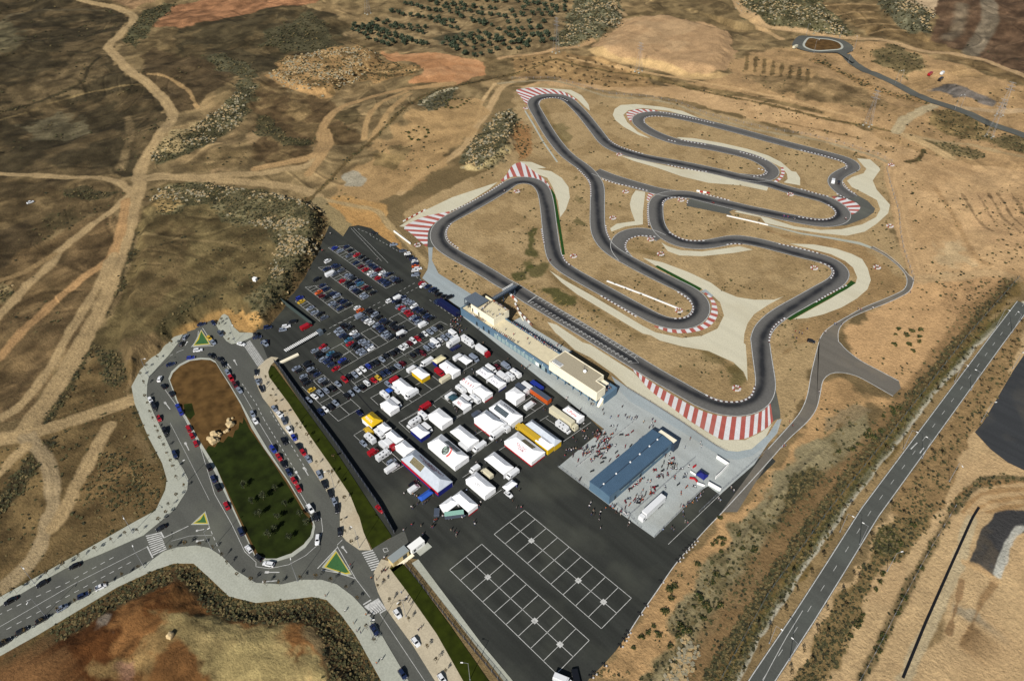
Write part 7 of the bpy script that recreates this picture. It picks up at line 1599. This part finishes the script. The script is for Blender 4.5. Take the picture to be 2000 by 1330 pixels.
# ------------------------------------------------------------------ fences, walls, barriers
def run_fence(s, h, label, post=3.0, kind="wire", m=None, z=0.02, terrain=False, name="fence", cat="fence", pw=.05):
    P = dens(GW(s) if terrain else G0(s), post); zz = height(P) if terrain else np.full(len(P), z)
    t = empty(name, (P[0][0], P[0][1], zz[0])); tag(t, label, cat); o = P[0]
    b = MB()
    for k in range(len(P)): b.box(P[k][0] - o[0] - pw, P[k][0] - o[0] + pw, P[k][1] - o[1] - pw, P[k][1] - o[1] + pw, zz[k] - zz[0] - .2, zz[k] - zz[0] + h)
    po = b.obj("post", m if kind == "wire" and m else STEEL, t)
    if len(P) > 100: po['kind'] = 'stuff'
    b = MB()
    for k in range(len(P) - 1):
        a, c = P[k] - o, P[k + 1] - o; za, zc = zz[k] - zz[0], zz[k + 1] - zz[0]
        if kind == "wire":
            for f in (.25, .6, .97): b.tube((a[0], a[1], za + h * f), (c[0], c[1], zc + h * f), .025, n=4)
        elif kind == "panel":
            T = (c - a) / np.linalg.norm(c - a); N = np.array([-T[1], T[0]]) * .04
            b.add([(*(a + N), za + .08), (*(c + N), zc + .08), (*(c - N), zc + .08), (*(a - N), za + .08), (*(a + N), za + h), (*(c + N), zc + h), (*(c - N), zc + h), (*(a - N), za + h)], [(0, 1, 2, 3), (7, 6, 5, 4), (0, 4, 5, 1), (1, 5, 6, 2), (2, 6, 7, 3), (3, 7, 4, 0)])
        else:
            L = np.linalg.norm(c - a); n = int(L / .3)
            for q in range(n): u = a + (c - a) * (q + .5) / n; b.box(u[0] - .03, u[0] + .03, u[1] - .03, u[1] + .03, .1, h)
            for f in (.1, .5, .95): b.tube((a[0], a[1], h * f), (c[0], c[1], h * f), .04, n=4)
    b.obj({"wire": "wire", "panel": "screen", "slat": "bars"}[kind], m or STEEL, t)
SCREEN = mat("black_screen", C(40, 46, 58), .7)
run_fence("z:536,708 545,716 600,792 660,872 742,990 770,1042", 2.2, "black screened fence between the green verge and the car park", 3, "panel", SCREEN)
run_fence("z:792,1104 870,1204 975,1330 1030,1400", 2.2, "dark barred fence between the lower verge and the concrete strip", 3, "slat", mat("dark_bars", C(46, 52, 62), .6))
run_fence("z:1988,545 1886,660 1750,834 1618,998 1500,1160 1406,1330 1370,1395", 2.2, "long wire fence between the rocky slope and the straight road", 5, "wire", mat("fence_grey", C(92, 100, 100), .6), terrain=True, pw=.09)
run_fence("31:905,0 930,110 1000,340 1008,480 1035,620 1110,840", 2.0, "wire fence round the circuit's eastern edge", 5, "wire", terrain=True, pw=.08)
run_fence("20:0,605 300,600 500,650 750,722 1000,738 1250,780 1500,880 1956,990 30:300,1035 600,1110 850,1190 945,1240", 1.8, "wire fence along the path north of the circuit", 6, "wire", terrain=True, pw=.08)
run_fence("33:1430,0 1240,320 1020,720 850,1060 700,1330", 1.6, "thin wire fence across the bare eastern field", 6, "wire", terrain=True, pw=.08)
run_fence("n:350,1330 1520,410", 1.1, "low rail between the bike yard and its outer strip", 2.5, "wire"); run_fence("q:0,760 820,40 o:1170,850", 1.1, "low rail from the lorry bay to the walled corner", 2.5, "wire")
run_fence("p:0,120 590,560", 1.1, "barrier along the yard front left of the hall gable".replace("left of", "beside"), 2.2, "wire"); run_fence("p:1150,860 1400,1080 1620,1320", 1.1, "barrier at the lorry bay's front edge", 2.2, "wire"); run_fence("q:480,1200 1440,240", 1.3, "wire fence down the yard's outer edge", 2.5, "wire")
run_fence("22:880,392 1050,492 1300,652 1560,835 1640,872", 1.3, "wire fence along the pit lane concrete", 3, "wire", z=.08)
run_fence("22:1956,850 1600,1170 1430,1330", 1.2, "barrier beside the service road at the yard corner", 3, "wire")
def wall(s, h, m, label, name="low_wall", w=.25, cat="wall", z=.0, stripes=None):
    P = dens(G0(s), 2.0) if stripes else G0(s); o = P[0]; t = MB()
    for k in range(len(P) - 1):
        a, c = P[k] - o, P[k + 1] - o; T = (c - a) / np.linalg.norm(c - a); N = np.array([-T[1], T[0]]) * w / 2
        t.add([(*(a + N), 0), (*(c + N), 0), (*(c - N), 0), (*(a - N), 0), (*(a + N), h), (*(c + N), h), (*(c - N), h), (*(a - N), h)], [(3, 2, 1, 0), (4, 5, 6, 7), (0, 1, 5, 4), (1, 2, 6, 5), (2, 3, 7, 6), (3, 0, 4, 7)], k % 2 if stripes else 0)
    ob = t.obj(name, [m] + ([stripes] if stripes else []), None, (o[0], o[1], z)); me_ = ob.data
    bm = bmesh.new(); bm.from_mesh(me_); bmesh.ops.recalc_face_normals(bm, faces=bm.faces); bm.to_mesh(me_); bm.free(); tag(ob, label, cat); return ob
wall("z:545,586 610,636", 2.4, mat("grey_green_gate", C(70, 82, 80), .6), "long grey green sliding gate between the rock face and the car park", "sliding_gate", .3, "gate")
wall("z:545,711 583,693", .8, CREAM, "low cream wall behind the slatted gate", "low_wall", 1.4)
wall("o:1590,850 1820,1000", 2.0, WHITE, "white wall panel at the far side of the walled corner"); wall("o:1825,1000 1690,1150 1570,1260", 2.0, WHITE, "white wall turning away from the pit lane"); wall("q:1530,165 1770,300", 2.0, WHITE, "white wall facing the service road")
wall("q:1310,150 1460,205", 1.2, WHITE, "short white barrier beside the red barriers"); wall("o:1080,1120 1190,1190", 1.0, WHITE, "white barrier on the tent side of the navy gazebo"); RB_ = mat("red_barrier", C(190, 30, 40), .6)
wall("o:1130,1040 1190,1000", .9, RB_, "red barrier by the inner end of the navy gazebo", w=.4); wall("o:1065,1245 1160,1255 1215,1320", .9, RB_, "bent red barrier by the outer end of the navy gazebo", w=.4)
wall("b:495,30 820,275", 1.0, WHITE, "white crash barrier above the car park's earth bank", "crash_barrier", .5, "barrier"); wall("11:1125,405 1200,365 1295,315", .7, WHITE, "white crash barrier beside the western gravel", "crash_barrier", .4, "barrier", stripes=mat("rb_red", C(170, 50, 50), .7))
wall("21:1410,172 1510,190", .9, WHITE, "red and white barrier beside the infield bend", "crash_barrier", .6, "barrier", stripes=mat("rb_red", C(170, 50, 50), .7)); wall("21:725,858 1020,968 1280,1072", .35, WHITE, "long white concrete strip between the two legs of the hairpin", "crash_barrier", .9, "barrier")
wall("21:1640,360 1800,395 1956,432", .5, WHITE, "white barrier below the run-off tarmac", "crash_barrier", .6, "barrier"); wall("20:100,850 160,950 240,1090 345,1240", .3, CONC, "pale concrete strip beside the northern hairpin", "crash_barrier", 1.1, "barrier")
wall("l:1055,250 1130,330 1195,400", 1.0, WHITE, "red and white tyre barrier beside the start straight", "crash_barrier", .7, "barrier", stripes=mat("rb_red2", C(190, 90, 60), .7)); wall("l:1160,440 1250,620 1390,760 1490,865", .9, WHITE, "white and brown barrier leading to the pit apron", "crash_barrier", .6, "barrier", stripes=mat("rb_brown", C(150, 110, 90), .7)); wall("l:1225,600 1320,770", .8, CREAM, "short cream barrier beside the pit apron", "crash_barrier", .4, "barrier")
P = GW("33:1612,0 1560,85 1400,440 1200,890 1030,1305"); BK = MB(); ribbon(BK, dens(P, 3), .9, .05, terrain=True); tag(BK.obj("shadow_strip", mat("painted_shadow_black", (.006, .006, .007), .6)), "long black painted shadow strip across the bare eastern field", "painted shadow")  # flat black strip laid in for the cast shadow of a wall
# slatted gate of leaning white boards
P = G0("c:-20,1200 620,840"); a_, e_ = P; L = np.linalg.norm(e_ - a_); an = math.atan2(*(e_ - a_)[::-1]); t = empty("slatted_gate", (a_[0], a_[1], .02), an); tag(t, "slatted gate of white boards at the car park entrance", "gate")
for k in range(21): b = MB(); b.box(k * L / 21, k * L / 21 + L / 42, -1.2, 1.0, 1.7, 1.85); b.obj("slat", WHITE, t)
for y in (-1.1, .9): b = MB(); b.box(0, L, y - .06, y + .06, 1.5, 1.7); b.obj("rail", DSTEEL, t)
for x in (.1, L * .33, L * .66, L - .2): b = MB(); b.box(x - .12, x + .12, -.12, .12, 0, 1.7); b.obj("post", DSTEEL, t)
b = MB(); b.box(L, L + 2.2, -1.4, 1.2, 0, 2.3); b.obj("gate_motor_house", GREYM, t)

# ------------------------------------------------------------------ tyre rings for the marshals, tyre stacks, boulders
TR = MB(); TR.torus((0, 0, .3), .32, .26, 10, 5); TYW = TR.mesh("tyre", [mat("tyre_white", C(206, 200, 196), .8)]); TYR = TR.mesh("tyre", [mat("tyre_red", C(150, 56, 52), .7)]); TYB = TR.mesh("tyre", [BLACK])
MA = LMARK + AN(the_northern_hairpin="20:150,780", the_far_hairpin="31:510,330", the_western_bend="11:1400,500", the_long_right_bend="22:1800,450", the_infield_bend="21:1100,340", the_grassy_gravel_corner="31:560,800")
def tyre_ring(s, n=11, r=1.6):
    p = G0(s)[0]; t = empty("marshal_post", (p[0], p[1], .03)); reg(t, "ring of red and white tyres around a marshal", "tyre ring", "marshal posts round the circuit", MA, p)
    for k in range(n): a = 2 * math.pi * k / n; link("tyre", TYR if k % 3 == 2 else TYW, t, (r * math.cos(a), r * math.sin(a), 0))
    put_person(p[0], p[1], .03, "inside a tyre ring", None, random.choice(("white", "orange", "red")), None, "marshals round the circuit", MA)
for s_ in ("21:38,175", "21:868,178", "21:770,378", "21:1290,242", "21:1058,542", "21:1135,653", "21:470,670", "21:1275,1085", "31:170,198", "31:352,760", "31:832,755", "20:820,1185", "22:1715,388", "11:1235,585", "20:105,832", "31:930,440", "30:940,1265"): tyre_ring(s_)
for px, py in PX("23:1400,260 1380,285 1360,305 1335,325 1315,345 1290,385 1265,415 1137,575 1020,755 975,820 885,960 870,990 855,1020 825,1065 700,1210 625,1275 600,1300"):
    p = ray0(px, py); t = empty("tyre_stack", (p[0], p[1], .03)); reg(t, "black and white tyre stack on the asphalt edge", "tyre stack", "tyre stacks on the asphalt edge", AN(the_yard_corner="23:1500,200", the_lower_van="23:385,1310"), p)
    for k in range(4): q = link("tyre", TYW if k == 3 else TYB, t, (k * .5 - .7, (k % 2) * .5, 0)); q.scale = (.6, .6, .8)
def rock_mesh(seed, m):
    rng = np.random.default_rng(seed); bm = bmesh.new(); bmesh.ops.create_icosphere(bm, subdivisions=2, radius=1)
    for v in bm.verts:
        q = np.array(v.co); s = 1 + .35 * (vnoise(np.array([q[0] * 1.3 + seed]), np.array([q[1] * 1.3 + q[2] * 1.7]), seed)[0] - .5) * 2; v.co = Vector(np.clip(q * s, -.78, .78)) 
    me_ = bpy.data.meshes.new("boulder"); bm.to_mesh(me_); bm.free(); me_.materials.append(m); return me_
RK = [rock_mesh(k, mat("sandstone", C(206, 182, 138), .9, noise=.2, nscale=1.5)) for k in range(4)]
for s_, sc in (("02:1640,752", 2.6), ("02:1672,748", 1.7), ("02:1625,795", 2.6), ("02:1595,775", 1.2), ("02:1765,672", 2.2), ("02:1750,635", 1.4), ("02:1740,715", 1.2), ("02:1720,725", .9), ("02:1775,620", .8), ("02:1660,790", 1.5)):
    p = G0(s_)[0]; o = link("boulder", random.choice(RK), None, (p[0], p[1], .25 + sc * .4), random.uniform(0, 6)); o.scale = (sc, sc * .75, sc * .65); reg(o, "pale sandstone boulder at the lawn's edge", "boulder", "boulders on the island", AN(the_island_bend="r:900,700"), p)
p = GW("03:1308,985")[0]; o = link("boulder", RK[0], None, (p[0], p[1], h1(*p) + .5), .5); o.scale = (1.3, 1.6, 1.6); tag(o, "single white boulder on the ploughed mound", "boulder")
p = GW("11:-5,855")[0]; b = MB(); b.box(-1, 1, -.8, .8, 0, 1.9); b.box(-1.1, 1.1, -.9, .9, 1.9, 2.0); o = b.obj("utility_hut", WHITE, None, (p[0], p[1], h1(*p) - .1), .4); tag(o, "tiny white utility hut on the rocky crown", "hut")

# ------------------------------------------------------------------ ground cover: scrub tufts and loose rock where the cover mask is high
def scatter(name, mats, label, weight, n, build):
    w = weight.copy(); c = (ROT.T @ np.c_[VP, VH - CAM_H].T).T; px, py = 1000 + FPX * c[:, 0] / -c[:, 2], 665 - FPX * c[:, 1] / -c[:, 2]
    vis = (c[:, 2] < 0) & (px > -60) & (px < 2060) & (py > -40) & (py < 1400); w = np.where(vis, w, 0)
    idx = RNG.choice(NV, n, p=w / w.sum()); b = MB()
    for i in idx:
        r = math.hypot(*VP[i]); s = r * .0045; q = VP[i] + RNG.uniform(-s, s, 2); build(b, q[0], q[1], VH[i], r)
    o = b.obj(name, mats); tag(o, label, None, None, 'stuff'); return o
def tuft(b, x, y, z, r):
    s = RNG.uniform(.16, .62) * (.75 + r / 700); k = int(RNG.choice(3, p=(.4, .25, .35)))
    for _ in range(6):
        a = RNG.uniform(0, 6.28); d = RNG.uniform(0, .7) * s; u = np.array([math.cos(a), math.sin(a), RNG.uniform(-.2, .6)]) * s * .6; v = np.array([-math.sin(a), math.cos(a), RNG.uniform(-.3, .5)]) * s * .5; p = np.array([x + d * math.cos(a * 3), y + d * math.sin(a * 3), z + RNG.uniform(.1, .55) * s])
        b.add([p - u - v, p + u - v, p + u + v, p - u + v], [(0, 1, 2, 3)], k)
OPEN = np.ones(NV)                              # nothing grows on what is paved
for poly in PAVED:
    k = bbox(poly, 1); OPEN[k[poly_sd(VP[k], poly) > -.8]] = 0
for L_, w_ in ((PR, 6), (FR, 6)): k = bbox(L_, 8); OPEN[k[line_d(VP[k], L_) < w_]] = 0
SHW = np.clip(SHR - .3, 0, 1) ** 1.3 * OPEN
scatter("scrub", [mat("scrub_olive", C(78, 76, 46), .9), mat("scrub_dark", C(54, 54, 34), .9), mat("scrub_dry", C(116, 102, 66), .9)], "dry olive scrub tufts over slopes and ditches", SHW, 24000, tuft)
scatter("loose_scrub", [mat("scrub_olive", C(78, 76, 46), .9), mat("scrub_dark", C(54, 54, 34), .9), mat("scrub_dry", C(116, 102, 66), .9)], "thin scattered tufts across the open ground", OPEN * (SHR > .05) * (SHR < .3) * smooth((fbm(VP[:, 0] / 30, VP[:, 1] / 30, 91, 3) - .5) / .1), 2400, tuft)
def stone(b, x, y, z, r):
    s = RNG.uniform(.25, .95) * (.8 + r / 1400); h = s * RNG.uniform(.3, .7); a = RNG.uniform(0, 3.14); ca, sa = math.cos(a), math.sin(a); w = s * RNG.uniform(.5, 1)
    def R(u, v, zz): return (x + u * ca - v * sa, y + u * sa + v * ca, z + zz)
    j = RNG.uniform(.5, .95, 4)
    b.add([R(-s, -w, -.3), R(s, -w, -.3), R(s, w, -.3), R(-s, w, -.3), R(-s * j[0], -w * j[1], h * j[2]), R(s * j[1], -w * j[2], h), R(s * j[3], w * j[0], h * j[1]), R(-s * j[2], w * j[3], h * j[0])], [(4, 5, 6, 7), (0, 1, 5, 4), (1, 2, 6, 5), (2, 3, 7, 6), (3, 0, 4, 7)], int(RNG.integers(0, 2)))
RW = np.zeros(NV)
for poly in [GW(s_) for s_ in ("z:290,395 330,365 400,360 470,368 560,384 622,405 633,440 620,498 565,575 520,600 525,540 540,470 500,440 400,400", "z:1110,40 1125,-20 1195,-20 1216,30 1206,56 1150,80 1098,96 1085,85", "z:1200,-20 1430,-20 1452,40 1505,48 1560,62 1665,74 1640,40 1580,-20", "z:1700,-20 1765,-20 1824,24 1818,68 1778,58 1724,30",
    "z:1290,1345 1330,1240 1380,1190 1370,1260 1340,1345", "z:900,330 915,285 945,255 970,222 1000,212 1008,240 985,300 940,320", "z:520,152 560,110 700,90 745,115 690,162 640,192 580,178", "z:405,225 450,190 495,165 510,190 460,250 400,290 310,318 285,310 330,270 380,245", "z:-60,548 10,555 30,568 15,590 -60,590")]:
    k = bbox(poly, 3); RW[k] = np.maximum(RW[k], smooth(poly_sd(VP[k], poly) / 5 + .2) * smooth((fbm(VP[k, 0] / 12, VP[k, 1] / 12, 95, 3) - .45) / .15))
scatter("loose_rocks", [mat("grey_rock", C(150, 142, 118), .9, noise=.2, nscale=2), mat("tan_rock", C(178, 154, 112), .9, noise=.2, nscale=2)], "grey and tan outcrop stones among the scrub", RW * OPEN, 5200, stone)
# beyond the nearest 295 people the crowd is one mass
PL = sorted((o for o in bpy.data.objects if o.name.split('.')[0] == "person" and o.parent is None), key=lambda o: math.hypot(o.location.x, o.location.y))
far = PL[295:]
if far:
    cb = MB(); ms = [SKIN] + list(TM.values()) + list(LM.values()) + HAIRS; ix = {m.name: k for k, m in enumerate(ms)}
    gone = set(far); hair = {o.parent: o for o in bpy.data.objects if o.parent in gone}
    for o in far:
        for me_ in (o.data, hair[o].data):
            M = Matrix.Translation(o.location) @ Matrix.Rotation(o.rotation_euler.z, 4, 'Z'); off = len(cb.v); cb.v += [tuple(M @ v.co) for v in me_.vertices]
            for p in me_.polygons: cb.f.append(tuple(i + off for i in p.vertices)); cb.m.append(ix[me_.materials[p.material_index].name])
    tag(cb.obj("crowd", ms), "distant spectators along the building and circuit", None, None, 'stuff')
    REGISTRY[:] = [r for r in REGISTRY if r[0] not in gone]
    for o in far: bpy.data.objects.remove(hair[o]); bpy.data.objects.remove(o)
finish_labels()
for o in bpy.data.objects:
    if o.parent is None and len(str(o.get('label', '')).split()) > 16: print("LONG", o['label'])
for o in list(bpy.data.objects):                # lettering as plain meshes
    if o.type == 'FONT':
        me_ = bpy.data.meshes.new_from_object(o); n = link("lettering", me_, o.parent); n.matrix_local = o.matrix_local.copy(); bpy.data.objects.remove(o)
print("cars", NCAR, "people", NP)
